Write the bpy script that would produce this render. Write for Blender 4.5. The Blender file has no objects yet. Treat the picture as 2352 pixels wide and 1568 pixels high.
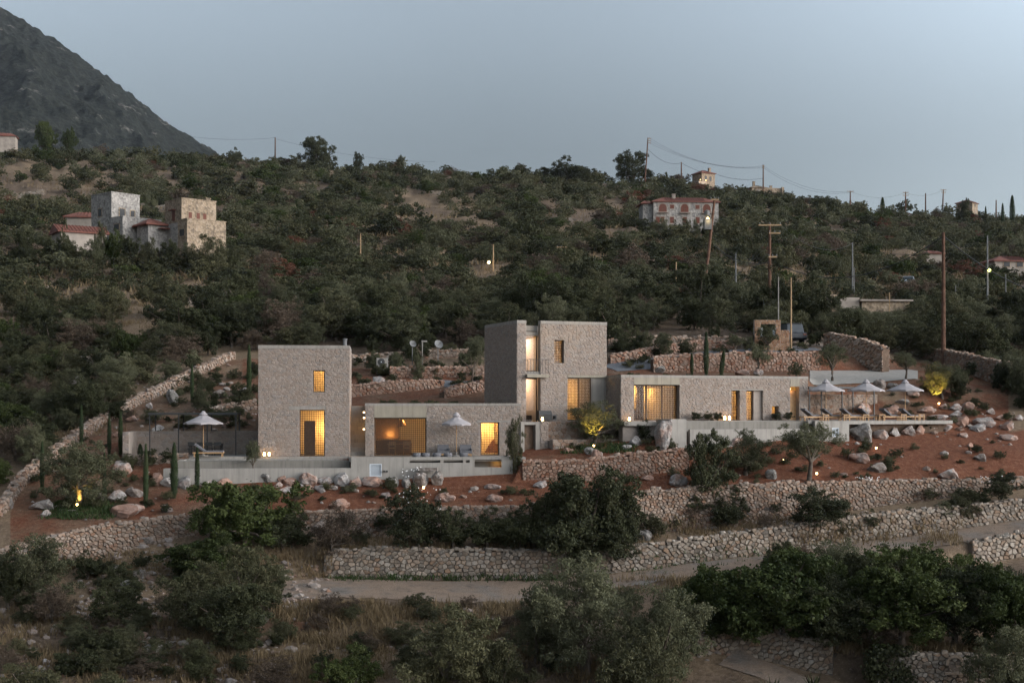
import bpy, math, random
import numpy as np
from mathutils import Vector, noise as mnoise

sc = bpy.context.scene
col = sc.collection
R = math.radians

# ------------------------------------------------------------------ camera, sky, sun, exposure
# units: 1 = 1 m, camera at the origin looking along +Y, level, shifted up.
F = 3266.0      # focal length in survey units (frame 2352 x 1568.5 units)
CX, HY = 1176.0, 937.0
cam_d = bpy.data.cameras.new('camera'); cam = bpy.data.objects.new('camera', cam_d); col.objects.link(cam)
cam.location = (0, 0, 0); cam.rotation_euler = (R(90), 0, 0)
cam_d.sensor_width = 36.0; cam_d.lens = 36.0 * F / 2352.0
cam_d.shift_y = (HY - 1568.5 / 2) / 2352.0
cam_d.clip_start = 0.5; cam_d.clip_end = 12000
sc.camera = cam

SUN_AZ = R(108)      # clockwise from +Y : to the right, a little behind the camera
SUN_EL = R(9.0)
SKY_H = (0.16, 0.32, 1.04, 2.05); SKY_S = (-0.35, 0.45, 0.9, 2.6); SKY_TINT = (1.0, 1.0, 1.0)
w = bpy.data.worlds.new('World'); sc.world = w; w.use_nodes = True
nt = w.node_tree; nt.nodes.clear()
sky = nt.nodes.new('ShaderNodeTexSky'); sky.sky_type = 'NISHITA'; sky.sun_disc = False
sky.sun_elevation = SUN_EL; sky.sun_rotation = SUN_AZ
sky.air_density = 1.0; sky.dust_density = 3.0; sky.ozone_density = 1.0
bg = nt.nodes.new('ShaderNodeBackground'); bg.inputs[1].default_value = 0.15
ow = nt.nodes.new('ShaderNodeOutputWorld')
# dusk: the sky brightens with height above the dim band on the horizon, and towards the sunset
tcw = nt.nodes.new('ShaderNodeTexCoord'); sep = nt.nodes.new('ShaderNodeSeparateXYZ'); nt.links.new(tcw.outputs['Generated'], sep.inputs[0])
def wmap(v, a, b, c, d):
    q = nt.nodes.new('ShaderNodeMapRange'); q.clamp = True; q.interpolation_type = 'SMOOTHSTEP'
    for i, x in enumerate((a, b, c, d)): q.inputs[1 + i].default_value = x
    nt.links.new(v, q.inputs[0]); return q.outputs[0]
dt = nt.nodes.new('ShaderNodeVectorMath'); dt.operation = 'DOT_PRODUCT'; nt.links.new(tcw.outputs['Generated'], dt.inputs[0])
dt.inputs[1].default_value = (math.sin(SUN_AZ), math.cos(SUN_AZ), 0)
gm = nt.nodes.new('ShaderNodeMath'); gm.operation = 'MULTIPLY'
nt.links.new(wmap(sep.outputs[2], *SKY_H), gm.inputs[0]); nt.links.new(wmap(dt.outputs['Value'], *SKY_S), gm.inputs[1])
tint = nt.nodes.new('ShaderNodeVectorMath'); tint.operation = 'MULTIPLY'; tint.inputs[1].default_value = SKY_TINT
bwn = nt.nodes.new('ShaderNodeRGBToBW'); nt.links.new(sky.outputs[0], bwn.inputs[0])
hz = nt.nodes.new('ShaderNodeVectorMath'); hz.operation = 'SCALE'; hz.inputs[0].default_value = (0.86, 1.0, 1.155); nt.links.new(bwn.outputs[0], hz.inputs['Scale'])
hm = nt.nodes.new('ShaderNodeMix'); hm.data_type = 'RGBA'; hm.inputs[0].default_value = 0.75     # thin high haze greys the blue
nt.links.new(sky.outputs[0], hm.inputs[6]); nt.links.new(hz.outputs[0], hm.inputs[7])
nt.links.new(hm.outputs[2], tint.inputs[0])
sg = nt.nodes.new('ShaderNodeVectorMath'); sg.operation = 'SCALE'; nt.links.new(tint.outputs[0], sg.inputs[0]); nt.links.new(gm.outputs[0], sg.inputs['Scale'])
nt.links.new(sg.outputs[0], bg.inputs[0]); nt.links.new(bg.outputs[0], ow.inputs[0])
sd = bpy.data.lights.new('sun', 'SUN'); so = bpy.data.objects.new('sun', sd); col.objects.link(so)
sd.energy = 0.58; sd.angle = R(80); sd.color = (1.0, 0.78, 0.63)
so.rotation_euler = Vector((-math.sin(SUN_AZ), -math.cos(SUN_AZ), -math.tan(R(24)))).to_track_quat('-Z', 'Y').to_euler()
sc.view_settings.view_transform = 'Standard'; sc.view_settings.look = 'None'
sc.view_settings.gamma = 1.0; sc.view_settings.exposure = 0.0
sc.render.engine = 'CYCLES'
sc.cycles.use_denoising = True; sc.cycles.use_adaptive_sampling = True; sc.cycles.adaptive_threshold = 0.03
sc.cycles.max_bounces = 4; sc.cycles.diffuse_bounces = 2; sc.cycles.glossy_bounces = 2
sc.cycles.transmission_bounces = 3; sc.cycles.transparent_max_bounces = 6; sc.cycles.volume_bounces = 0
sc.cycles.sample_clamp_indirect = 4.0
sc.cycles.caustics_reflective = False; sc.cycles.caustics_refractive = False

rnd = random.Random(7)
nrs = np.random.RandomState(7)

# ------------------------------------------------------------------ helpers
def P(u, y, d):
    return Vector(((u - CX) / F * d, d, (HY - y) / F * d))

def tag(o, label=None, cat=None, group=None, kind=None):
    if label: o['label'] = label
    if cat: o['category'] = cat
    if group: o['group'] = group
    if kind: o['kind'] = kind
    return o

def link(o, parent=None):
    col.objects.link(o)
    if parent is not None: o.parent = parent
    return o

def empty(name, loc=(0, 0, 0), rz=0.0, label=None, cat=None, group=None):
    o = bpy.data.objects.new(name, None); o.empty_display_size = 0.3
    o.location = loc; o.rotation_euler = (0, 0, rz); col.objects.link(o)
    return tag(o, label, cat, group)

def mesh_np(name, V, Fc, mat=None, rn=None, smooth=False):
    """V (n,3); Fc (m,k) all same size k"""
    me = bpy.data.meshes.new(name)
    V = np.asarray(V, np.float32); Fc = np.asarray(Fc, np.int32)
    m, k = Fc.shape
    me.vertices.add(len(V)); me.vertices.foreach_set('co', V.ravel())
    me.loops.add(m * k); me.loops.foreach_set('vertex_index', Fc.ravel())
    me.polygons.add(m); me.polygons.foreach_set('loop_start', np.arange(0, m * k, k, dtype=np.int32))
    try: me.polygons.foreach_set('loop_total', np.full(m, k, np.int32))
    except Exception: pass
    if smooth: me.polygons.foreach_set('use_smooth', np.ones(m, bool))
    if rn is not None:
        a = me.attributes.new('rnd', 'FLOAT', 'POINT'); a.data.foreach_set('value', np.asarray(rn, np.float32))
    if mat: me.materials.append(mat)
    me.update(); me.validate()
    return me

class MB:
    """collects simple shapes; build() links them as one mesh object"""
    def __init__(s): s.v = []; s.f = []; s.r = []
    def add(s, V, Fc, r=0.0):
        b = len(s.v); s.v += [tuple(p) for p in V]; s.f += [tuple(b + i for i in q) for q in Fc]; s.r += [r] * len(V); return s
    def box(s, x0, x1, y0, y1, z0, z1, r=0.0):
        V = [(x0,y0,z0),(x1,y0,z0),(x1,y1,z0),(x0,y1,z0),(x0,y0,z1),(x1,y0,z1),(x1,y1,z1),(x0,y1,z1)]
        return s.add(V, [(0,3,2,1),(4,5,6,7),(0,1,5,4),(1,2,6,5),(2,3,7,6),(3,0,4,7)], r)
    def cbox(s, c, sx, sy, sz, r=0.0):
        return s.box(c[0]-sx/2, c[0]+sx/2, c[1]-sy/2, c[1]+sy/2, c[2]-sz/2, c[2]+sz/2, r)
    def tube(s, pts, rad, n=6, cap=True):
        pts = [Vector(p) for p in pts]
        if not isinstance(rad, (list, tuple)): rad = [rad] * len(pts)
        b = len(s.v); up = Vector((0, 0, 1))
        for i, p in enumerate(pts):
            t = (pts[min(i+1, len(pts)-1)] - pts[max(i-1, 0)])
            if t.length < 1e-6: t = Vector((0,0,1))
            t.normalize(); a = t.cross(up)
            if a.length < 0.05: a = t.cross(Vector((1, 0, 0)))
            a.normalize(); c = t.cross(a)
            for k in range(n):
                q = p + (a * math.cos(2*math.pi*k/n) + c * math.sin(2*math.pi*k/n)) * rad[i]
                s.v.append(tuple(q)); s.r.append(0.0)
        for i in range(len(pts)-1):
            for k in range(n):
                k2 = (k+1) % n
                s.f.append((b+i*n+k, b+i*n+k2, b+(i+1)*n+k2, b+(i+1)*n+k))
        if cap:
            s.f.append(tuple(b+k for k in range(n))); s.f.append(tuple(b+(len(pts)-1)*n+k for k in reversed(range(n))))
        return s
    def lathe(s, prof, n=12, cx=0, cy=0):
        b = len(s.v)
        for r, z in prof:
            for k in range(n):
                a = 2*math.pi*k/n; s.v.append((cx+r*math.cos(a), cy+r*math.sin(a), z)); s.r.append(0.0)
        for i in range(len(prof)-1):
            for k in range(n):
                k2 = (k+1) % n; s.f.append((b+i*n+k, b+i*n+k2, b+(i+1)*n+k2, b+(i+1)*n+k))
        return s
    def prism(s, poly, z0, z1):
        n = len(poly); V = [(p[0],p[1],z0) for p in poly] + [(p[0],p[1],z1) for p in poly]
        return s.add(V, [tuple(reversed(range(n))), tuple(range(n,2*n))] + [(i,(i+1)%n,n+(i+1)%n,n+i) for i in range(n)])
    def mesh(s, name, mat, smooth=False):
        me = bpy.data.meshes.new(name); me.from_pydata(s.v, [], s.f)
        if any(s.r):
            a = me.attributes.new('rnd', 'FLOAT', 'POINT'); a.data.foreach_set('value', np.asarray(s.r, np.float32))
        if mat: me.materials.append(mat)
        if smooth:
            me.polygons.foreach_set('use_smooth', np.ones(len(me.polygons), bool))
        me.update(); return me
    def build(s, name, mat, parent=None, smooth=False, loc=None):
        o = bpy.data.objects.new(name, s.mesh(name, mat, smooth)); link(o, parent)
        if loc is not None: o.location = loc
        return o

def copy_tree(o, parent=None):
    c = o.copy(); col.objects.link(c); c.parent = parent
    for ch in list(o.children): copy_tree(ch, c)
    return c

# ------------------------------------------------------------------ materials
class N:
    def __init__(s, name, rough=0.9, spec=0.2):
        s.m = bpy.data.materials.new(name); s.m.use_nodes = True; s.t = s.m.node_tree
        s.b = s.t.nodes['Principled BSDF']; s.b.inputs['Roughness'].default_value = rough
        s.b.inputs['Specular IOR Level'].default_value = spec
    def n(s, typ, **kw):
        q = s.t.nodes.new(typ)
        for k, v in kw.items(): setattr(q, k, v)
        return q
    def l(s, a, b): s.t.links.new(a, b)
    def coord(s, kind='Object'):
        return s.n('ShaderNodeTexCoord').outputs[kind]
    def pos(s): return s.n('ShaderNodeNewGeometry').outputs['Position']
    def noise(s, scale, detail=3, vec=None, rough=0.55):
        q = s.n('ShaderNodeTexNoise'); q.inputs['Scale'].default_value = scale; q.inputs['Detail'].default_value = detail
        q.inputs['Roughness'].default_value = rough
        if vec is not None: s.l(vec, q.inputs['Vector'])
        return q.outputs['Fac']
    def ramp(s, fac, stops, interp='LINEAR'):
        q = s.n('ShaderNodeValToRGB'); e = q.color_ramp.elements; q.color_ramp.interpolation = interp
        while len(e) > 1: e.remove(e[-1])
        e[0].position = stops[0][0]; e[0].color = (*stops[0][1], 1)
        for p, c in stops[1:]:
            k = e.new(p); k.color = (*c, 1)
        s.l(fac, q.inputs['Fac']); return q.outputs['Color']
    def math(s, op, a, b=None, clamp=False):
        q = s.n('ShaderNodeMath', operation=op); q.use_clamp = clamp
        for i, v in enumerate((a, b)):
            if v is None: continue
            if isinstance(v, (int, float)): q.inputs[i].default_value = v
            else: s.l(v, q.inputs[i])
        return q.outputs[0]
    def mix(s, fac, a, b, typ='MIX'):
        q = s.n('ShaderNodeMix', data_type='RGBA', blend_type=typ)
        for sock, v in ((q.inputs[0], fac), (q.inputs[6], a), (q.inputs[7], b)):
            if isinstance(v, (int, float)): sock.default_value = v
            elif isinstance(v, tuple): sock.default_value = (*v, 1)
            else: s.l(v, sock)
        return q.outputs[2]
    def attr(s, name, out='Fac'):
        q = s.n('ShaderNodeAttribute'); q.attribute_name = name; return q.outputs[out]
    def rand(s):
        """per-object random plus the per-piece value of joined pieces"""
        q = s.n('ShaderNodeObjectInfo'); return s.math('FRACT', s.math('ADD', q.outputs['Random'], s.attr('rnd')))
    def base(s, c):
        if isinstance(c, tuple): s.b.inputs['Base Color'].default_value = (*c, 1)
        else: s.l(c, s.b.inputs['Base Color'])
    def bump(s, h, strength=0.4, dist=0.05):
        q = s.n('ShaderNodeBump'); q.inputs['Strength'].default_value = strength; q.inputs['Distance'].default_value = dist
        s.l(h, q.inputs['Height']); s.l(q.outputs[0], s.b.inputs['Normal'])

def m_plain(name, c, rough=0.8, spec=0.2, var=0.15, scale=3.0, metal=0.0, bump=0.0):
    k = N(name, rough, spec)
    nz = k.noise(scale, 4, k.coord())
    lo = tuple(x * (1 - var) for x in c); hi = tuple(min(1, x * (1 + var)) for x in c)
    k.base(k.ramp(nz, [(0.3, lo), (0.7, hi)])); k.b.inputs['Metallic'].default_value = metal
    if bump: k.bump(k.noise(scale * 6, 4, k.coord()), bump, 0.03)
    return k.m

def m_emit(name, c, s):
    k = N(name); k.base(c); k.b.inputs['Emission Color'].default_value = (*c, 1); k.b.inputs['Emission Strength'].default_value = s
    return k.m

def m_stones(name, stops, nscale=5.0, lich=(0.42, 0.4, 0.37), lamt=0.35, rough=0.92, mul=0.5):
    k = N(name, rough, 0.15)
    pos = k.pos()
    c = k.ramp(k.rand(), stops, 'LINEAR')
    c = k.mix(mul, c, k.ramp(k.noise(nscale * 1.6, 5, pos), [(0.28, (0.28, 0.26, 0.25)), (0.72, (0.9, 0.88, 0.86))]), 'MULTIPLY')
    c = k.mix(0.3, c, k.ramp(k.noise(nscale, 3, pos), [(0.3, (0.5, 0.42, 0.36)), (0.7, (0.5, 0.5, 0.5))]), 'OVERLAY')
    f = k.ramp(k.noise(nscale * 0.9, 6, pos, 0.7), [(0.55, (0, 0, 0)), (0.68, (lamt, lamt, lamt))])
    k.base(k.mix(f, c, lich))
    k.bump(k.noise(nscale * 5, 5, pos), 0.5, 0.04)
    return k.m

M = {}
M['facade_stone'] = m_stones('facade_stone', [(0.0, (0.245, 0.196, 0.164)), (0.3, (0.295, 0.245, 0.208)), (0.55, (0.268, 0.209, 0.170)), (0.8, (0.315, 0.268, 0.230)), (1.0, (0.232, 0.200, 0.180))], 4.0, (0.31, 0.27, 0.237), 0.25, mul=0.32)
M['mortar'] = m_plain('mortar', (0.25, 0.208, 0.176), 0.95, 0.1, 0.12, 4, bump=0.4)
M['gate_stone'] = m_stones('gate_stone', [(0.0, (0.30, 0.165, 0.095)), (0.3, (0.37, 0.24, 0.15)), (0.6, (0.27, 0.14, 0.08)), (1.0, (0.35, 0.21, 0.13))])
M['dry_stone'] = m_stones('dry_stone', [(0.0, (0.20, 0.155, 0.122)), (0.25, (0.315, 0.245, 0.195)), (0.45, (0.235, 0.135, 0.088)), (0.65, (0.345, 0.285, 0.235)), (0.85, (0.27, 0.175, 0.12)), (1.0, (0.18, 0.155, 0.135))])
M['red_stone'] = m_stones('red_stone', [(0.0, (0.25, 0.135, 0.088)), (0.25, (0.34, 0.245, 0.19)), (0.5, (0.23, 0.108, 0.066)), (0.75, (0.355, 0.27, 0.215)), (1.0, (0.265, 0.148, 0.10))])
M['road_stone'] = m_stones('road_stone', [(0.0, (0.18, 0.15, 0.122)), (0.2, (0.29, 0.252, 0.208)), (0.4, (0.22, 0.148, 0.10)), (0.6, (0.34, 0.30, 0.255)), (0.8, (0.25, 0.19, 0.14)), (1.0, (0.155, 0.135, 0.115))])
M['joint_dirt'] = m_plain('joint_dirt', (0.105, 0.072, 0.052), 1.0, 0.05, 0.3, 3)
M['joint_grey'] = m_plain('joint_grey', (0.125, 0.10, 0.08), 1.0, 0.05, 0.3, 3)
def m_concrete(name, c):
    k = N(name, 0.8, 0.25)
    tc = k.coord(); mp = k.n('ShaderNodeMapping'); mp.inputs['Scale'].default_value = (1.2, 1.2, 0.25); k.l(tc, mp.inputs[0])
    a = k.noise(1.6, 5, tc); b = k.noise(2.5, 4, mp.outputs[0])
    cc = k.ramp(k.math('ADD', k.math('MULTIPLY', a, 0.5), k.math('MULTIPLY', b, 0.5)), [(0.3, tuple(x*0.8 for x in c)), (0.52, c), (0.72, tuple(min(1, x*1.12) for x in c))])
    m2 = k.n('ShaderNodeMapping'); m2.inputs['Scale'].default_value = (5.0, 5.0, 0.22); k.l(tc, m2.inputs[0])
    stain = k.ramp(k.noise(1.0, 5, m2.outputs[0], 0.65), [(0.50, (1, 1, 1)), (0.72, (0.62, 0.60, 0.57))])
    cc = k.mix(0.75, cc, stain, 'MULTIPLY')
    sx_ = k.n('ShaderNodeSeparateXYZ'); k.l(tc, sx_.inputs[0])
    jn = k.math('LESS_THAN', k.math('FRACT', k.math('MULTIPLY', sx_.outputs[0], 0.55)), 0.016)
    cc = k.mix(k.math('MULTIPLY', jn, 0.35), cc, (0.10, 0.09, 0.08))
    k.base(cc); k.bump(k.noise(22, 4, tc), 0.15, 0.02); return k.m
M['concrete'] = m_concrete('concrete', (0.246, 0.217, 0.187))
M['concrete_warm'] = m_concrete('concrete_warm', (0.246, 0.212, 0.162))
M['concrete_pale'] = m_concrete('concrete_pale', (0.260, 0.235, 0.206))
M['concrete_wet'] = m_concrete('concrete_wet', (0.171, 0.153, 0.131))
M['plaster_in'] = m_plain('plaster_in', (0.78, 0.70, 0.56), 0.9, 0.1, 0.05, 2)
M['wood_dark'] = m_plain('wood_dark', (0.085, 0.048, 0.026), 0.6, 0.3, 0.3, 6)
M['lattice'] = m_plain('lattice', (0.075, 0.042, 0.022), 0.6, 0.3, 0.2, 6)
M['wood_tan'] = m_plain('wood_tan', (0.36, 0.21, 0.10), 0.6, 0.3, 0.2, 6)
M['metal_dark'] = m_plain('metal_dark', (0.03, 0.028, 0.026), 0.5, 0.4, 0.2, 6)
M['metal_grey'] = m_plain('metal_grey', (0.125, 0.122, 0.118), 0.7, 0.3, 0.15, 6)
M['metal_white'] = m_plain('metal_white', (0.46, 0.48, 0.50), 0.5, 0.4, 0.08, 4)
M['canvas'] = m_plain('canvas', (0.29, 0.262, 0.258), 0.9, 0.1, 0.05, 2)
M['cushion'] = m_plain('cushion', (0.13, 0.125, 0.13), 0.95, 0.1, 0.15, 8)
M['pole_wood'] = m_plain('pole_wood', (0.10, 0.055, 0.037), 0.9, 0.1, 0.35, 2.5)
M['pole_tan'] = m_plain('pole_tan', (0.30, 0.20, 0.115), 0.9, 0.1, 0.2, 2.5)
M['bark'] = m_plain('bark', (0.09, 0.07, 0.055), 0.95, 0.1, 0.35, 7, bump=0.5)
M['tile_red'] = m_plain('tile_red', (0.145, 0.058, 0.042), 0.85, 0.15, 0.3, 3)
M['shutter'] = m_plain('shutter', (0.10, 0.035, 0.022), 0.7, 0.2, 0.15, 4)
M['wire'] = m_plain('wire', (0.03, 0.03, 0.03), 0.6, 0.2, 0.1, 1)
k = N('far_stone_grey', 0.95, 0.1); vq = k.n('ShaderNodeTexVoronoi'); vq.inputs['Scale'].default_value = 3.6; k.l(k.coord(), vq.inputs['Vector'])
sp_ = k.n('ShaderNodeSeparateColor'); k.l(vq.outputs['Color'], sp_.inputs[0])
k.base(k.mix(0.45, k.ramp(sp_.outputs[0], [(0.0, (0.186, 0.171, 0.155)), (0.5, (0.3, 0.275, 0.25)), (1.0, (0.375, 0.344, 0.312))]), k.ramp(k.noise(0.9, 5, k.coord()), [(0.3, (0.3, 0.28, 0.26)), (0.7, (0.85, 0.83, 0.8))]), 'MULTIPLY')); k.bump(vq.outputs['Distance'], 0.6, 0.1); M['far_stone_grey'] = k.m
k = N('far_stone_tan', 0.95, 0.1); vq = k.n('ShaderNodeTexVoronoi'); vq.inputs['Scale'].default_value = 3.6; k.l(k.coord(), vq.inputs['Vector'])
sp_ = k.n('ShaderNodeSeparateColor'); k.l(vq.outputs['Color'], sp_.inputs[0])
k.base(k.mix(0.45, k.ramp(sp_.outputs[0], [(0.0, (0.167, 0.131, 0.098)), (0.5, (0.3, 0.225, 0.155)), (1.0, (0.337, 0.265, 0.197))]), k.ramp(k.noise(0.9, 5, k.coord()), [(0.3, (0.3, 0.28, 0.26)), (0.7, (0.85, 0.83, 0.8))]), 'MULTIPLY')); k.bump(vq.outputs['Distance'], 0.6, 0.1); M['far_stone_tan'] = k.m
M['far_plaster'] = m_plain('far_plaster', (0.25, 0.21, 0.175), 0.9, 0.1, 0.2, 1)
M['opening_dark'] = m_plain('opening_dark', (0.015, 0.014, 0.014), 0.5, 0.3, 0.1, 1)
M['car_dark'] = m_plain('car_dark', (0.012, 0.014, 0.018), 0.45, 0.3, 0.1, 1)
M['car_silver'] = m_plain('car_silver', (0.45, 0.50, 0.54), 0.3, 0.6, 0.1, 1)
M['car_glass'] = m_plain('car_glass', (0.02, 0.024, 0.028), 0.3, 0.4, 0.1, 1)
M['rubber'] = m_plain('rubber', (0.02, 0.02, 0.02), 0.9, 0.1, 0.1, 1)
M['bulb'] = m_emit('bulb', (1.0, 0.62, 0.25), 14.0)
M['bulb_soft'] = m_emit('bulb_soft', (1.0, 0.70, 0.38), 5.0)
M['bulb_street'] = m_emit('bulb_street', (1.0, 0.74, 0.32), 6.0)
M['bulb_green'] = m_emit('bulb_green', (0.85, 1.0, 0.25), 6.0)

k = N('glass', 0.05, 0.5)
tr = k.n('ShaderNodeBsdfTransparent'); gl = k.n('ShaderNodeBsdfGlossy'); gl.inputs['Roughness'].default_value = 0.03
fr = k.n('ShaderNodeFresnel'); fr.inputs['IOR'].default_value = 1.45
mx = k.n('ShaderNodeMixShader'); k.l(fr.outputs[0], mx.inputs[0]); k.l(tr.outputs[0], mx.inputs[1]); k.l(gl.outputs[0], mx.inputs[2])
k.l(mx.outputs[0], k.t.nodes['Material Output'].inputs['Surface']); M['glass'] = k.m
k = N('water', 0.06, 0.6); k.base((0.03, 0.045, 0.05)); k.bump(k.noise(3, 3, k.pos()), 0.08, 0.05); M['water'] = k.m

def m_leaf(name, c, c2, dry=(0.10, 0.07, 0.04), dryamt=0.15, trans=0.25):
    """c / c2 = the two ends of leaf colour; some leaves are dry"""
    k = N(name, 0.75, 0.18)
    oi = k.n('ShaderNodeObjectInfo').outputs['Random']
    per = k.attr('rnd')
    f = k.math('ADD', k.math('MULTIPLY', oi, 0.55), k.math('MULTIPLY', per, 0.45))
    cc = k.ramp(f, [(0.12, c), (0.85, c2)])
    big = k.noise(0.8, 3, k.pos())
    cc = k.mix(k.ramp(big, [(0.5, (0, 0, 0)), (0.75, (dryamt,) * 3)]), cc, dry)
    k.base(cc)
    d = k.n('ShaderNodeBsdfTranslucent'); k.l(cc, d.inputs['Color'])
    mx = k.n('ShaderNodeMixShader'); mx.inputs[0].default_value = trans
    k.l(k.b.outputs[0], mx.inputs[1]); k.l(d.outputs[0], mx.inputs[2])
    k.l(mx.outputs[0], k.t.nodes['Material Output'].inputs['Surface']); return k.m
M['olive'] = m_leaf('leaf_olive', (0.0460, 0.0478, 0.0230), (0.1030, 0.1012, 0.0552), trans=0.25)
M['green'] = m_leaf('leaf_green', (0.0213, 0.0306, 0.0076), (0.0527, 0.0646, 0.0170), trans=0.25)
M['dark'] = m_leaf('leaf_dark', (0.0218, 0.0252, 0.0109), (0.0487, 0.0504, 0.0218), trans=0.2)
M['scrub'] = m_leaf('leaf_scrub', (0.0387, 0.0387, 0.0180), (0.0846, 0.0792, 0.0387), trans=0.25)
M['brown'] = m_leaf('leaf_brown', (0.058, 0.042, 0.030), (0.100, 0.070, 0.048), dryamt=0.4)
M['rust'] = m_leaf('leaf_rust', (0.0840, 0.0315, 0.0175), (0.1120, 0.0490, 0.0280), dryamt=0.3)
M['grass_dry'] = m_leaf('grass_dry', (0.1240, 0.0837, 0.0434), (0.2108, 0.1519, 0.0837), dry=(0.12, 0.08, 0.05), dryamt=0.5)
M['grass_green'] = m_leaf('grass_green', (0.0280, 0.0480, 0.0144), (0.0560, 0.0800, 0.0240))
M['petal'] = m_plain('petal', (0.7, 0.68, 0.66), 0.8, 0.1, 0.05, 1)

def m_rock(name, a, b, red, ramt=0.6):
    k = N(name, 0.9, 0.15)
    tc = k.coord(); pos = k.pos()
    n1 = k.noise(1.1, 6, pos, 0.65); n2 = k.noise(4.5, 6, pos, 0.7)
    c = k.ramp(n2, [(0.25, tuple(x * 0.45 for x in a)), (0.48, a), (0.72, b)])
    oi = k.n('ShaderNodeObjectInfo').outputs['Random']
    f = k.ramp(k.math('ADD', n1, k.math('MULTIPLY', k.math('SUBTRACT', oi, 0.5), 0.35)), [(0.42, (0, 0, 0)), (0.62, (ramt,) * 3)])
    k.base(k.mix(f, c, red)); k.bump(n2, 0.9, 0.12); return k.m
M['boulder'] = m_rock('boulder', (0.25, 0.22, 0.20), (0.46, 0.43, 0.40), (0.27, 0.135, 0.085), 0.75)
M['grey_rock'] = m_rock('grey_rock', (0.15, 0.135, 0.12), (0.34, 0.31, 0.285), (0.24, 0.15, 0.11), 0.3)
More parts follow.
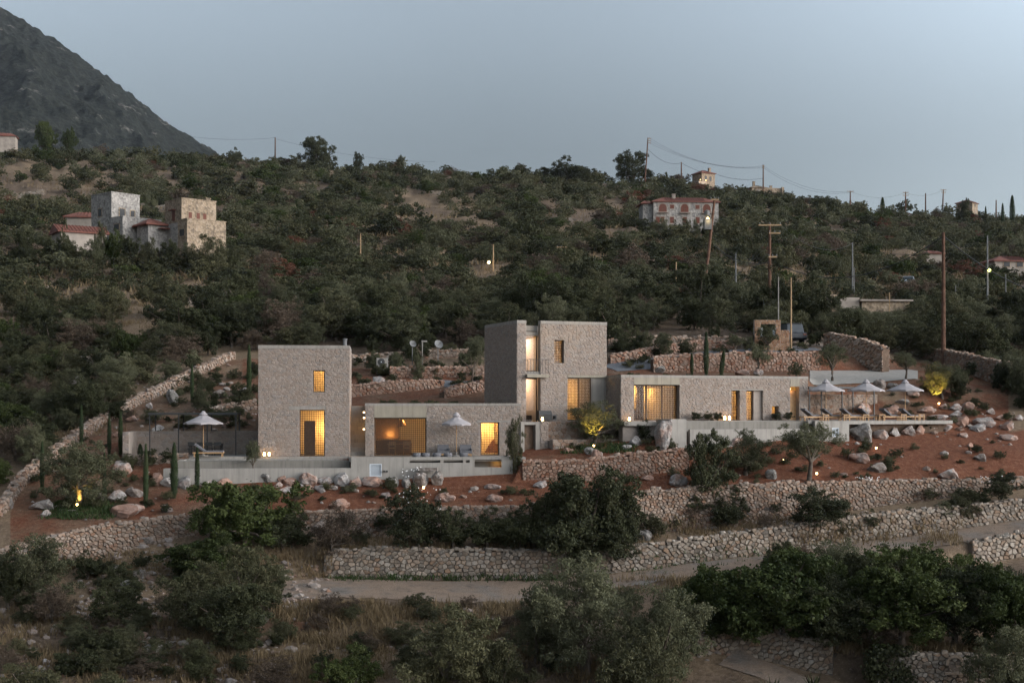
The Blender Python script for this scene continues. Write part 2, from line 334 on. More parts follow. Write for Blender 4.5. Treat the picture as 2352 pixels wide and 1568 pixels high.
# ------------------------------------------------------------------ terrain: rows of survey points from the foot of the slope to the ridge
# each row: name, roughness of the ground, [(u, y, distance)...]
ROWS = [
 ('front0', 0.25, [(-500,1760,56),(2852,1760,56)]),
 ('front1', 0.25, [(-500,1600,62.5),(1600,1600,62.5),(1900,1610,62),(2352,1640,61),(2852,1640,61)]),
 ('L1', 0.08, [(-500,1560,64.5),(1500,1530,65.5),(1640,1498,66.6),(1700,1502,66.5),(1910,1550,65.0),(1960,1575,64.2),(2010,1600,63.6),(2352,1610,63)]),
 ('L2', 0.10, [(-500,1545,65.2),(1500,1500,66.4),(1640,1438,67.0),(1700,1446,66.9),(1910,1477,65.5),(1915,1490,65.4),(2010,1500,64.2),(2352,1506,63.6)]),
 ('S1', 0.45, [(-500,1500,68),(300,1500,67.5),(640,1455,69),(900,1440,70),(1200,1450,70),(1500,1420,71),(1900,1400,71.5),(2352,1400,72)]),
 ('RF', 0.06, [(-500,1476,69.7),(300,1453,70.1),(600,1402,71.5),(800,1392,72.1),(1000,1401,72.0),(1200,1405,72.5),(1500,1353,74.7),(1700,1326,76.5),(2000,1289,79.4),(2150,1275,80.9),(2215,1282,81.9),(2240,1296,82.2),(2352,1276,83.7),(2852,1200,87.7)]),
 ('R1', 0.04, [(-500,1470,70),(300,1445,70.5),(600,1392,72),(800,1382,72.6),(1000,1392,72.5),(1200,1396,73),(1500,1345,75.2),(1700,1318,77),(2000,1280,80),(2150,1262,81.5),(2352,1226,84),(2852,1150,88)]),
 ('R2', 0.04, [(-500,1400,74),(300,1370,75),(600,1335,78),(750,1324,79.6),(1000,1332,79.6),(1250,1330,80),(1410,1316,80.6),(1600,1290,82),(1800,1268,83.5),(2000,1240,85),(2150,1222,86.3),(2352,1190,88),(2852,1115,92)]),
 ('W1', 0.05, [(-500,1385,75),(300,1350,76),(600,1318,78.4),(735,1300,79.8),(750,1266,80.0),(900,1262,80.05),(1100,1266,80.1),(1250,1268,80.5),(1410,1264,81.0),(1600,1238,82.4),(1800,1212,83.9),(2000,1184,85.4),(2150,1170,86.7),(2352,1150,88.4),(2852,1085,92.4)]),
 ('B1', 0.05, [(-500,1340,76.5),(-60,1320,77),(120,1300,78),(200,1292,79),(300,1262,80.2),(430,1228,82.1),(650,1228,82.6),(900,1232,83.0),(1100,1230,83.5),(1230,1232,83.6),(1400,1240,83.6),(1480,1222,84.6),(1600,1215,85.6),(1800,1195,87.0),(2000,1165,88.6),(2200,1140,90.1),(2352,1122,91.2),(2852,1080,95)]),
 ('W2', 0.03, [(-500,1330,77),(-60,1278,77.4),(20,1258,78.3),(110,1232,79.2),(250,1205,80.9),(420,1186,82.6),(650,1180,83.1),(900,1172,83.6),(1100,1168,84.1),(1230,1163,84.3),(1400,1150,84.7),(1470,1130,85.4),(1600,1122,86.3),(1800,1112,87.7),(2000,1108,89.2),(2200,1105,90.7),(2352,1102,91.8),(2852,1075,95.5)]),
 ('E1', 0.10, [(-500,1260,81),(0,1165,83.5),(200,1135,85),(400,1132,85.4),(650,1130,86),(900,1125,86.6),(1180,1112,87.0),(1300,1113,87.0),(1450,1106,87.6),(1600,1092,88.6),(1800,1080,90),(2000,1065,92),(2200,1050,94),(2352,1040,95.5),(2852,1020,99)]),
 ('G1', 0.04, [(-500,1230,82.5),(0,1145,84.6),(380,1108,86.9),(1175,1110,87.3),(1200,1101,87.9),(1340,1104,88.1),(1450,1095,88.7),(1590,1075,89.9),(1800,1055,91.5),(2000,1045,93.6),(2352,1025,97),(2852,1005,101)]),
 ('G2', 0.04, [(-500,1226,82.8),(0,1140,84.9),(380,1103,87.1),(1175,1108,87.5),(1200,1064,88.2),(1340,1061,88.5),(1450,1046,89.1),(1580,1033,90.2),(1600,1068,90.3),(1800,1045,92.2),(2000,1033,94.6),(2352,1012,98.5),(2852,995,102.5)]),
 ('H1', 0.02, [(-500,1180,85.5),(0,1105,87),(280,1080,89),(375,1096,87.6),(1180,1106,87.8),(1196,1058,89.3),(1400,1032,90.3),(1530,1016,91),(1560,1040,91.2),(1600,1045,91.6),(1800,1022,93.6),(1950,1012,96.0),(2190,985,100.0),(2352,968,103),(2852,960,108)]),
 ('H2', 0.0, [(-500,1160,87),(0,1090,88.3),(280,1062,90.6),(380,1053,90),(1182,1053,90),(1200,1042,91),(1400,1020,91.6),(1530,1010,92),(1556,976,92.6),(1857,973,96.3),(2000,972,98.0),(2190,969,100.6),(2230,955,103.5),(2352,948,105.5),(2852,940,110)]),
 ('H3', 0.0, [(-500,1090,93),(0,1040,93.5),(270,1010,95.6),(290,1046,96.6),(590,1044,97.2),(1100,1044,97.2),(1150,1046,96),(1196,1005,96.4),(1210,970,99.4),(1400,968,103),(1860,967,104.2),(2100,966,105),(2180,948,106),(2352,930,108),(2852,925,113)]),
 ('H4', 0.02, [(-500,1060,96),(0,1018,96.5),(280,985,98.6),(590,990,98.2),(606,935,98.2),(1100,932,98.2),(1150,955,98),(1205,950,100.4),(1216,905,102),(1400,868,104.4),(1845,868,106.2),(1868,934,105.2),(2000,932,106),(2100,905,107.5),(2200,900,108.5),(2352,910,110),(2852,905,115)]),
 ('J1', 0.02, [(-500,1040,98),(0,1002,99),(280,960,101.5),(590,955,102),(800,914,102.5),(1110,912,102.5),(1210,895,105),(1400,862,107),(1540,860,108.5),(1845,864,108),(1870,888,107),(2000,882,109),(2100,872,110),(2200,885,111),(2352,900,112),(2852,900,117)]),
 ('K1', 0.02, [(-500,1000,102),(0,960,104),(300,925,107),(590,888,110.5),(800,890,106.8),(1110,888,107.5),(1210,878,109),(1400,856,110.5),(1540,854,112.5),(1700,853,113.5),(1870,852,115),(2000,852,117.5),(2090,850,119),(2200,868,115),(2352,890,115),(2852,890,120)]),
 ('K2', 0.04, [(-500,960,107),(0,910,110),(300,885,112),(570,832,117),(800,868,110.5),(1110,868,111),(1210,855,112),(1400,838,113.5),(1540,822,114.5),(1700,815,115),(1880,812,116.5),(2000,825,119.5),(2100,842,121),(2200,850,119),(2352,870,118.5),(2852,875,124)]),
 ('K3', 0.15, [(-500,880,120),(0,820,125),(300,805,126),(600,805,124),(900,812,122),(1100,806,122.5),(1400,796,121.5),(1700,786,123.5),(1880,790,123.5),(2100,815,127),(2352,835,128),(2852,845,134)]),
 ('M1', 0.6, [(-500,735,150),(0,712,150),(600,715,150),(1200,712,150),(1700,722,150),(2000,742,152),(2352,752,152),(2852,760,155)]),
 ('M2', 0.9, [(-500,630,186),(0,618,186),(600,632,186),(1200,632,186),(1700,650,188),(2000,680,190),(2352,690,190),(2852,695,190)]),
 ('M3', 1.1, [(-500,548,236),(0,540,236),(600,556,236),(1200,556,236),(1700,572,236),(2000,606,238),(2352,625,238),(2852,630,238)]),
 ('M4', 1.3, [(-500,455,312),(0,450,312),(600,474,312),(1200,482,312),(1700,502,312),(2000,552,312),(2352,568,312),(2852,580,312)]),
 ('M5', 1.4, [(-500,348,405),(0,356,405),(480,372,405),(700,388,405),(1000,402,405),(1250,412,405),(1450,424,405),(1600,438,405),(1800,460,405),(2000,493,405),(2352,514,405),(2852,535,405)]),
 ('M6', 1.5, [(-500,400,460),(0,410,460),(1000,450,460),(2000,545,460),(2852,590,460)]),
 ('M7', 3.0, [(-500,640,900),(1000,720,900),(2852,800,900)]),
 ('far', 0.0, [(-500,800,2300),(2852,880,2300)]),
]
RI = {r[0]: i for i, r in enumerate(ROWS)}
UG = np.arange(-560, 2960, 5.0)
GY = np.array([np.interp(UG, [p[0] for p in r[2]], [p[1] for p in r[2]]) for r in ROWS])
GD = np.array([np.interp(UG, [p[0] for p in r[2]], [p[2] for p in r[2]]) for r in ROWS])
for i in range(1, len(ROWS)):
    bad = GD[i] < GD[i-1] + 0.03
    if bad.any():
        print('row order', ROWS[i][0], UG[bad][:4], (GD[i-1]-GD[i])[bad].max()); GD[i] = np.maximum(GD[i], GD[i-1] + 0.03)
GZ = (HY - GY) / F * GD
GA = np.array([r[1] for r in ROWS])

def fbm(x, y, s=1.0):
    return (mnoise.noise(Vector((x*s, y*s, 3.1))) + 0.5*mnoise.noise(Vector((x*s*2.1, y*s*2.1, 7.7))) + 0.25*mnoise.noise(Vector((x*s*4.3, y*s*4.3, 1.9))))

def gnoise(x, y, amp):
    if amp <= 0: return 0.0
    s = 0.45 if amp < 0.3 else 0.16
    return amp * fbm(x, y, s)

def col_at(u):
    k = (u - UG[0]) / 5.0; k = min(max(k, 0), len(UG) - 1.001); i = int(k); f = k - i
    return GD[:, i]*(1-f) + GD[:, i+1]*f, GZ[:, i]*(1-f) + GZ[:, i+1]*f

def ground_ud(u, d):
    D, Z = col_at(u)
    k = int(np.searchsorted(D, d)) - 1; k = min(max(k, 0), len(D) - 2)
    f = (d - D[k]) / (D[k+1] - D[k]); f = min(max(f, 0), 1)
    x = (u - CX) / F * d
    return Z[k]*(1-f) + Z[k+1]*f + gnoise(x, d, GA[k]*(1-f) + GA[k+1]*f)

def ground(x, y): return ground_ud(CX + F * x / y, y)

def at(u, y, dmin=0.0):
    """the first point of the ground, going up the slope, seen at (u, y)"""
    D, Z = col_at(u)
    for k in range(len(D) - 1):
        if D[k+1] < dmin: continue
        y1 = HY - Z[k+1] / D[k+1] * F; y0 = HY - Z[k] / D[k] * F
        if y1 <= y <= y0 or (k == 0 and y > y0):
            lo, hi = 0.0, 1.0
            for _ in range(24):
                m = (lo + hi) / 2; d = D[k] + (D[k+1]-D[k]) * m; z = Z[k] + (Z[k+1]-Z[k]) * m
                if HY - z / d * F > y: lo = m
                else: hi = m
            d = D[k] + (D[k+1]-D[k]) * lo
            return Vector(((u - CX) / F * d, d, ground_ud(u, d)))
    d = D[RI['M5']]
    return Vector(((u - CX) / F * d, d, ground_ud(u, d)))

def row_pt(name, u):
    i = RI[name]; D, Z = col_at(u)
    return Vector(((u - CX) / F * D[i], D[i], Z[i] + gnoise((u - CX) / F * D[i], D[i], GA[i])))

# boundary walls of the plot, which also part red garden soil from wild slope
LEFT_WALL = [(-30,1215),(20,1170),(60,1112),(110,1068),(180,1015),(250,968),(330,925),(400,890),(470,856),(540,824)]
RIGHT_WALL = [(2120,822),(2160,836),(2220,858),(2290,884),(2352,905),(2420,930)]
def nsub(dd): return max(1, min(14, int(math.ceil(dd / 0.8)))) if dd < 30 else (16 if dd < 200 else 10)
vs, red, dry, rocky = [], [], [], []
lines = []
for i in range(len(ROWS) - 1):
    n = nsub(float(np.median(GD[i+1] - GD[i])))
    for k in range(n): lines.append((i, k / n))
lines.append((len(ROWS) - 2, 1.0))
LWd = [(at(u, y).y, u) for u, y in LEFT_WALL[1:]]
def left_u(d): return np.interp(d, [p[0] for p in LWd], [p[1] for p in LWd])
for (i, f) in lines:
    D = GD[i]*(1-f) + GD[i+1]*f; Z = GZ[i]*(1-f) + GZ[i+1]*f; A = GA[i]*(1-f) + GA[i+1]*f
    name = ROWS[i][0]
    for j, u in enumerate(UG):
        d = D[j]; x = (u - CX) / F * d
        vs.append((x, d, Z[j] + gnoise(x, d, A)))
        r = 0.0
        if RI['W2'] <= i <= RI['K2']:
            r = 1.0 if left_u(d) < u < 2320 + (d < 100) * 400 else 0.0
            if i == RI['K2'] and f > 0.35: r *= 0.4
            if i >= RI['H3']: r *= 0.72
            if u < 560: r *= 0.68
            if u > 1400 and i < RI['H2']: r *= 1.35
        if i in (RI['B1'],): r = 0.45
        if RI['S1'] <= i <= RI['R1'] and 560 < u < 760: r = 0.5
        red.append(r)
        q = 0.5 + 0.5 * fbm(x, d, 0.045)
        if i < RI['R1']: q = 0.42 + 0.4 * fbm(x, d, 0.2) + (0.35 if 640 < u < 1250 and i >= RI['L2'] else 0)
        if i in (RI['W1'], RI['R2']): q = 0.7
        dry.append(min(max(q, 0), 1))
nr, nc = len(lines), len(UG)
idx = np.arange(nr * nc).reshape(nr, nc)
fc = np.stack([idx[:-1, :-1], idx[:-1, 1:], idx[1:, 1:], idx[1:, :-1]], -1).reshape(-1, 4)
k = N('ground_soil', 0.97, 0.08)
pos = k.pos()
n_big = k.noise(0.5, 5, pos); n_f = k.noise(3.5, 6, pos, 0.7)
soil = k.ramp(n_f, [(0.25, (0.055, 0.038, 0.027)), (0.5, (0.105, 0.073, 0.05)), (0.75, (0.17, 0.125, 0.092))])
tan = k.ramp(n_f, [(0.25, (0.10, 0.068, 0.043)), (0.55, (0.175, 0.122, 0.078)), (0.8, (0.25, 0.188, 0.126))])
rd = k.ramp(n_f, [(0.22, (0.066, 0.025, 0.014)), (0.5, (0.124, 0.048, 0.026)), (0.8, (0.195, 0.092, 0.057))])
fd = k.ramp(k.math('ADD', k.math('MULTIPLY', k.attr('dry'), 0.8), k.math('MULTIPLY', n_big, 0.45)), [(0.50, (0,)*3), (0.74, (1,)*3)])
fr_ = k.ramp(k.math('ADD', k.math('MULTIPLY', k.attr('red'), 0.8), k.math('MULTIPLY', k.math('SUBTRACT', k.noise(0.35, 6, pos, 0.65), 0.5), 1.3)), [(0.3, (0,)*3), (0.72, (1,)*3)])
c = k.mix(fr_, k.mix(fd, soil, tan), rd)
st = k.ramp(k.noise(9, 3, pos, 0.6), [(0.64, (0,)*3), (0.7, (0.7,)*3)])
k.base(k.mix(k.math('MULTIPLY', st, 0.55), c, (0.36, 0.30, 0.26)))
k.bump(k.math('ADD', n_f, k.noise(14, 4, pos)), 0.6, 0.12)
M['ground'] = k.m
me = mesh_np('ground', vs, fc, M['ground'], smooth=True)
for nm, arr in (('red', red), ('dry', dry)):
    a = me.attributes.new(nm, 'FLOAT', 'POINT'); a.data.foreach_set('value', np.asarray(arr, np.float32))
gobj = tag(link(bpy.data.objects.new('ground', me)), 'terraced hillside of red earth and dry scrub rising to a ridge', kind='structure')

# ------------------------------------------------------------------ mountain far behind, on the left
def mountain():
    ridge = [(-900,-420),(-500,-250),(-200,-80),(-60,-18),(0,17),(60,52),(100,78),(160,116),(220,158),(280,203),(330,240),(400,292),(440,318),(480,340),(520,372),(620,420),(800,470)]
    us = np.arange(-900, 800, 4.0); ry = np.interp(us, [p[0] for p in ridge], [p[1] for p in ridge])
    rows = []; V = []
    T = np.linspace(0, 1, 130)
    for t in T:
        for u, y in zip(us, ry):
            dr = 1650.0 + 0.25 * (480 - u); d = 800 + (dr - 800) * t
            zt = (HY - y) / F * dr; zb = (HY - 470) / F * 800 - 60
            z = zb + (zt - zb) * (t ** 1.12)
            x = (u - CX) / F * d
            a = 30 * min(1, 4 * (1 - t) + 0.06) * min(1, t * 5)
            s_ = u * 0.02 + t * 1.5
            z += a * (0.5 - abs(fbm(x*0.9 + d*0.25, d*0.35, 0.011))) + 9 * fbm(x + 50, d, 0.03) * min(1, 4*(1-t)+.15) + 4.5 * fbm(x, d, 0.09) * min(1, 3*(1-t) + 0.8)
            V.append((x, d, z))
    for u, y in zip(us, ry):
        d = 2400; V.append(((u - CX) / F * d, d, (HY - y) / F * 1650 - 300))
    nr_, nc_ = len(T) + 1, len(us)
    ix = np.arange(nr_ * nc_).reshape(nr_, nc_)
    fcs = np.stack([ix[:-1, :-1], ix[:-1, 1:], ix[1:, 1:], ix[1:, :-1]], -1).reshape(-1, 4)
    k = N('mountain_scrub', 0.97, 0.05); pos = k.pos()
    mp = k.n('ShaderNodeMapping'); mp.inputs['Rotation'].default_value = (0, 0.6, 0.0); mp.inputs['Scale'].default_value = (0.8, 0.5, 2.6); k.l(pos, mp.inputs[0])
    n1 = k.noise(0.16, 6, pos, 0.7); n2 = k.noise(0.012, 6, mp.outputs[0], 0.62); n3 = k.noise(0.05, 6, pos, 0.7)
    g = k.ramp(n1, [(0.3, (0.007, 0.009, 0.008)), (0.5, (0.018, 0.020, 0.016)), (0.7, (0.042, 0.041, 0.033))])
    bare = k.ramp(n1, [(0.3, (0.16, 0.13, 0.10)), (0.6, (0.30, 0.27, 0.24)), (0.8, (0.45, 0.43, 0.41))])
    f = k.ramp(k.math('ADD', k.math('MULTIPLY', n2, 0.55), k.math('MULTIPLY', n3, 0.45)), [(0.572, (0,)*3), (0.635, (0.65,)*3)])
    k.base(k.mix(f, g, bare)); k.bump(n1, 1.0, 6.0)
    me = mesh_np('mountain', V, fcs, k.m, smooth=True)
    tag(link(bpy.data.objects.new('mountain', me)), 'dark scrubby mountain flank with pale rock outcrops', kind='structure')
mountain()
# ------------------------------------------------------------------ masonry: every stone its own piece
def clip(poly, nx, ny, c):
    """keep the part of poly with nx*x + ny*y <= c"""
    out = []; n = len(poly)
    for i in range(n):
        a, b = poly[i], poly[(i+1) % n]
        da = nx*a[0] + ny*a[1] - c; db = nx*b[0] + ny*b[1] - c
        if da <= 0: out.append(a)
        if (da < 0 < db) or (db < 0 < da):
            t = da / (da - db); out.append((a[0] + (b[0]-a[0])*t, a[1] + (b[1]-a[1])*t))
    return out

def area_c(poly):
    A = cx = cy = 0.0
    for i in range(len(poly)):
        x0, y0 = poly[i]; x1, y1 = poly[(i+1) % len(poly)]; k = x0*y1 - x1*y0
        A += k; cx += (x0+x1)*k; cy += (y0+y1)*k
    if abs(A) < 1e-9: return 0.0, poly[0]
    return abs(A)/2, (cx/(3*A), cy/(3*A))

def cells(L, H, cw, ch, seed, jx=0.48, jy=0.40, hmin=0.05):
    """irregular stone outlines filling 0..L x 0..H(s); courses run roughly level"""
    rg = random.Random(seed); Hf = H if callable(H) else (lambda s: H)
    hm = max(Hf(L*i/20.0) for i in range(21))
    nx = max(1, int(round(L/cw))); ny = max(1, int(round(hm/ch))); cw = L/nx; ch2 = hm/ny
    S = {}
    for j in range(-2, ny+2):
        off = (j % 2) * 0.5 + rg.uniform(-0.15, 0.15)
        for i in range(-2, nx+3):
            S[i, j] = ((i + off + rg.uniform(-jx, jx)) * cw, (j + 0.5 + rg.uniform(-jy, jy)) * ch2)
    ax = ch2 / cw * 1.15      # stretch so that stones lie flat
    out = []
    for j in range(-1, ny+1):
        for i in range(-1, nx+2):
            x, y = S[i, j]
            r = 1.6
            p = [(x-cw*r, y-ch2*r), (x+cw*r, y-ch2*r), (x+cw*r, y+ch2*r), (x-cw*r, y+ch2*r)]
            for dj in (-2, -1, 0, 1, 2):
                for di in (-2, -1, 0, 1, 2):
                    q = S.get((i+di, j+dj))
                    if q is None or (di == 0 and dj == 0): continue
                    vx, vy = (q[0]-x) * ax * ax, q[1]-y
                    p = clip(p, vx, vy, vx*(x+q[0])/2 + vy*(y+q[1])/2)
                    if len(p) < 3: break
                if len(p) < 3: break
            if len(p) < 3: continue
            p = clip(p, -1, 0, 0); p = clip(p, 1, 0, L) if len(p) > 2 else p
            p = clip(p, 0, -1, 0) if len(p) > 2 else p
            if len(p) < 3: continue
            hs = Hf(min(max(x, 0), L)); p = clip(p, 0, 1, hs)
            if len(p) < 3: continue
            A, c = area_c(p)
            if A < 0.12*cw*ch2: continue
            out.append((p, A, c))
    return out

def cut_holes(cl, holes):
    res = []
    for p, A, c in cl:
        for (x0, x1, y0, y1) in holes:
            if x0 < c[0] < x1 and y0 < c[1] < y1: p = None; break
            if max(q[0] for q in p) > x0 and min(q[0] for q in p) < x1 and max(q[1] for q in p) > y0 and min(q[1] for q in p) < y1:
                # cut along the side of the hole the stone leans on
                opts = [(x0-c[0], (1, 0, x0)), (c[0]-x1, (-1, 0, -x1)), (y0-c[1], (0, 1, y0)), (c[1]-y1, (0, -1, -y1))]
                m, (a, b, k_) = max(opts)
                p = clip(p, a, b, k_)
                if len(p) < 3: p = None; break
        if p is None: continue
        A2, c2 = area_c(p)
        if A2 > 0.004: res.append((p, A2, c2))
    return res

def stone_geo(poly, c, depth, gap, rg):
    """a stone with a worn edge: outer ring, shoulder, face"""
    A, _ = area_c(poly); sz = math.sqrt(A)
    k1 = max(0.6, 1 - gap / sz); k2 = k1 * rg.uniform(0.74, 0.86); dd = depth * rg.uniform(0.45, 1.6)
    tx, ty = rg.uniform(-.25, .25) * depth / sz, rg.uniform(-.25, .25) * depth / sz
    rings = []
    for kk, nn in ((k1, -0.04), (k1, dd * 0.45), (k2, dd)):
        rings.append([(c[0] + (q[0]-c[0])*kk, c[1] + (q[1]-c[1])*kk, nn + (0 if nn < dd else (q[0]-c[0])*tx*2 + (q[1]-c[1])*ty*2)) for q in poly])
    n = len(poly); V = [v for r_ in rings for v in r_]; Fc = []
    for r_ in range(2):
        for i in range(n):
            i2 = (i+1) % n; Fc.append((r_*n+i, r_*n+i2, (r_+1)*n+i2, (r_+1)*n+i))
    Fc.append(tuple(2*n+i for i in range(n)))
    return V, Fc

def lay_stones(parent, cl, frame, mat, depth, gap, seed, limit=300, name='stone', rest='small_stones', score=None):
    """the `limit` largest stones become pieces of their own, the rest one joined part"""
    rg = random.Random(seed)
    sc_ = score or (lambda c, A: A)
    order = sorted(range(len(cl)), key=lambda i: -sc_(cl[i][2], cl[i][1]))
    own = set(order[:limit]); mb = MB()
    for i, (p, A, c) in enumerate(cl):
        V, Fc = stone_geo(p, c, depth, gap, rg)
        o, T, U, Nn = frame(c[0], c[1])       # origin of the tangent frame at the stone's centre
        if i in own:
            me = bpy.data.meshes.new(name)
            me.from_pydata([tuple(T*(v[0]-c[0]) + U*(v[1]-c[1]) + Nn*v[2]) for v in V], [], Fc)
            me.materials.append(mat)
            ob = bpy.data.objects.new(name, me); ob.location = o; link(ob, parent)
        else:
            mb.add([o + T*(v[0]-c[0]) + U*(v[1]-c[1]) + Nn*v[2] for v in V], Fc, rg.uniform(0.01, 0.99))
    if mb.v:
        ob = mb.build(rest, mat, parent); ob['kind'] = 'stuff'

def flat_frame(O, T, U, Nn):
    O, T, U, Nn = Vector(O), Vector(T), Vector(U), Vector(Nn)
    return lambda s, t: (O + T*s + U*t, T, U, Nn)

def resample(pts, step=0.4):
    """pts: list of (Vector base, ztop)"""
    out = [pts[0]]; 
    for (a, za), (b, zb) in zip(pts[:-1], pts[1:]):
        l = (b-a).length; n = max(1, int(l/step))
        for i in range(1, n+1):
            f = i/n; out.append((a.lerp(b, f), za + (zb-za)*f))
    return out

def dry_wall(name, pts, mat, joint, label, cell=(0.34, 0.24), thick=0.45, depth=0.07, seed=1, limit=300, group=None, cap=True, both=False, flip=False, proud=0.0, end=False):
    """retaining or free-standing rubble wall: pts = [(foot Vector, top z)], seen from -normal side"""
    pts = resample(pts)
    root = empty(name, pts[len(pts)//2][0], 0, label, 'stone wall', group)
    O = Vector(pts[len(pts)//2][0])
    base = [p[0] - O for p in pts]; top = [p[1] - O.z for p in pts]
    s = [0.0]
    for a, b in zip(base[:-1], base[1:]): s.append(s[-1] + math.hypot(b.x-a.x, b.y-a.y))
    L = s[-1]
    # smoothed tangents
    def at_s(q):
        q = min(max(q, 0), L - 1e-6); i = int(np.searchsorted(s, q)) - 1; i = min(max(i, 0), len(base)-2)
        f = (q - s[i]) / max(1e-6, s[i+1]-s[i]); p = base[i].lerp(base[i+1], f)
        a, b = base[max(0, i-1)], base[min(len(base)-1, i+2)]
        T = Vector((b.x-a.x, b.y-a.y, 0)).normalized()
        return p, T, top[i] + (top[i+1]-top[i])*f
    sg = -1 if flip else 1
    def Hf(q):
        p, T, z = at_s(q); return max(0.1, z - p.z + 0.15)
    def frame(side):
        def fr(q, t):
            p, T, z = at_s(q); Nn = Vector((T.y, -T.x, 0)) * sg * side
            off = 0.0 if side > 0 else thick
            bat = -0.06 * t
            return Vector((p.x, p.y, p.z - 0.15 + t)) + Vector((T.y, -T.x, 0)) * sg * (-off) + Nn * (bat * 0 + proud), T * (1 if side*sg > 0 else -1), Vector((0, 0, 1)), Nn
        return fr
    def jit(q): return 0.10 * (mnoise.noise(Vector((q*2.3, seed*3.7, 0))) + mnoise.noise(Vector((q*5.1, seed*3.7, 4))))
    H2 = lambda q: Hf(q) + jit(q)
    cl = cells(L, H2, cell[0], cell[1], seed)
    rj = random.Random(seed+91); cl = [x_ for x_ in cl if not (x_[2][1] > H2(x_[2][0]) - cell[1]*0.8 and rj.random() < 0.22)]
    # core
    b = MB(); n = len(base); V = []
    for i in range(n):
        p, T, z = at_s(s[i]); Nn = Vector((T.y, -T.x, 0)) * sg
        f0 = p - Nn*0.01; bk = p - Nn*(thick-0.01)
        V += [(f0.x, f0.y, p.z-0.5), (f0.x, f0.y, z-0.14), (bk.x, bk.y, z-0.14), (bk.x, bk.y, p.z-0.5)]
    Fc = []
    for i in range(n-1):
        for k_ in range(4):
            k2 = (k_+1) % 4; Fc.append((i*4+k_, i*4+k2, i*4+4+k2, i*4+4+k_))
    Fc += [(0, 3, 2, 1), (n*4-4, n*4-3, n*4-2, n*4-1)]
    b.add(V, Fc); b.build('core', joint, root)
    lay_stones(root, cl, frame(1), mat, depth, 0.024, seed+11, limit if not cap else int(limit*0.8))
    if both:
        cl2 = cells(L, H2, cell[0]*1.2, cell[1]*1.2, seed+5); lay_stones(root, cl2, frame(-1), mat, depth, 0.03, seed+13, 60, rest='rear_stones')
    if cap:
        capc = cells(L, thick+0.12, 0.34, (thick+0.12)/1.6, seed+3, 0.3, 0.2)
        def cf(q, t):
            p, T, z = at_s(q); Nn = Vector((T.y, -T.x, 0)) * sg
            z2 = at_s(min(L, q+0.4))[2]; z1 = at_s(max(0, q-0.4))[2]
            sl = (z2 - z1) / 0.8 if 0.4 < q < L-0.4 else 0
            Ts = (T + Vector((0, 0, sl))).normalized()
            back = -Nn
            return Vector((p.x, p.y, z - 0.04 + jit(q))) + Nn*0.06 - Nn*t, Ts, back, Ts.cross(back).normalized() * (1 if Ts.cross(back).z > 0 else -1)
        lay_stones(root, capc, cf, mat, 0.09, 0.03, seed+17, limit - int(limit*0.8), rest='cap_stones')
    return root

def rows_wall(lo, hi, us):
    """wall between two rows of the ground: its foot on row lo, its head level with row hi"""
    r_ = []
    for u in us:
        a, b = row_pt(lo, u), row_pt(hi, u)
        r_.append((Vector((a.x, a.y - 0.05, a.z - 0.05)), b.z + 0.12))
    return r_

def surf_wall(uy, h, dz=0.0):
    """free-standing wall along ground points, h tall (number or list)"""
    r_ = []
    for i, (u, y) in enumerate(uy):
        p = at(u, y); hh = h[i] if isinstance(h, (list, tuple)) else h
        r_.append((p + Vector((0, 0, dz)), p.z + hh))
    return r_

US = lambda a, b, n: [a + (b-a)*i/(n-1) for i in range(n)]
dry_wall('roadside_wall', rows_wall('R2', 'W1', US(745, 1396, 36)), M['road_stone'], M['joint_grey'], 'pale rubble retaining wall behind the gravel road, below the oleanders', (0.31, 0.21), depth=0.08, seed=21, limit=300)
dry_wall('roadside_wall', rows_wall('R2', 'W1', US(1392, 2420, 50)), M['road_stone'], M['joint_grey'], 'long pale rubble retaining wall climbing beside the road on the right', (0.31, 0.21), depth=0.08, seed=22, limit=300)
dry_wall('roadside_wall', rows_wall('RF', 'R1', US(2232, 2440, 12)), M['road_stone'], M['joint_grey'], 'short pale rubble wall holding up the near side of the road at the right edge', (0.36, 0.25), depth=0.09, seed=20, limit=200)
dry_wall('terrace_wall', rows_wall('B1', 'W2', US(-70, 598, 40)), M['dry_stone'], M['joint_dirt'], 'curved tan dry-stone wall below the largest red-streaked boulder', (0.25, 0.16), seed=23, limit=300)
dry_wall('terrace_wall', rows_wall('B1', 'W2', US(600, 1436, 48)), M['dry_stone'], M['joint_dirt'], 'dry-stone terrace wall half hidden by shrubs below the left house', (0.25, 0.16), seed=24, limit=300)
dry_wall('terrace_wall', rows_wall('B1', 'W2', US(1440, 2420, 56)), M['dry_stone'], M['joint_dirt'], 'long tan dry-stone terrace wall edging the red slope below the right house', (0.25, 0.16), seed=25, limit=300)
dry_wall('garden_wall', rows_wall('G1', 'G2', US(1200, 1582, 22)), M['red_stone'], M['joint_dirt'], 'curved reddish dry-stone wall below the lit olive tree', (0.25, 0.17), seed=26, limit=300)
dry_wall('lower_wall', rows_wall('L1', 'L2', US(1600, 1912, 20)), M['road_stone'], M['joint_grey'], 'grey rubble wall behind the lower path, stepping down to the right', (0.28, 0.19), seed=27, limit=300)
dry_wall('lower_wall', rows_wall('L1', 'L2', US(2008, 2400, 18)), M['road_stone'], M['joint_grey'], 'grey rubble wall with ivy end and arched niche by the lower right edge', (0.26, 0.18), seed=28, limit=300)
dry_wall('boundary_wall', surf_wall(LEFT_WALL, 0.62), M['dry_stone'], M['joint_dirt'], 'long free-standing stone wall running uphill along the left edge of the garden', (0.27, 0.19), thick=0.5, seed=29, limit=300, both=True)
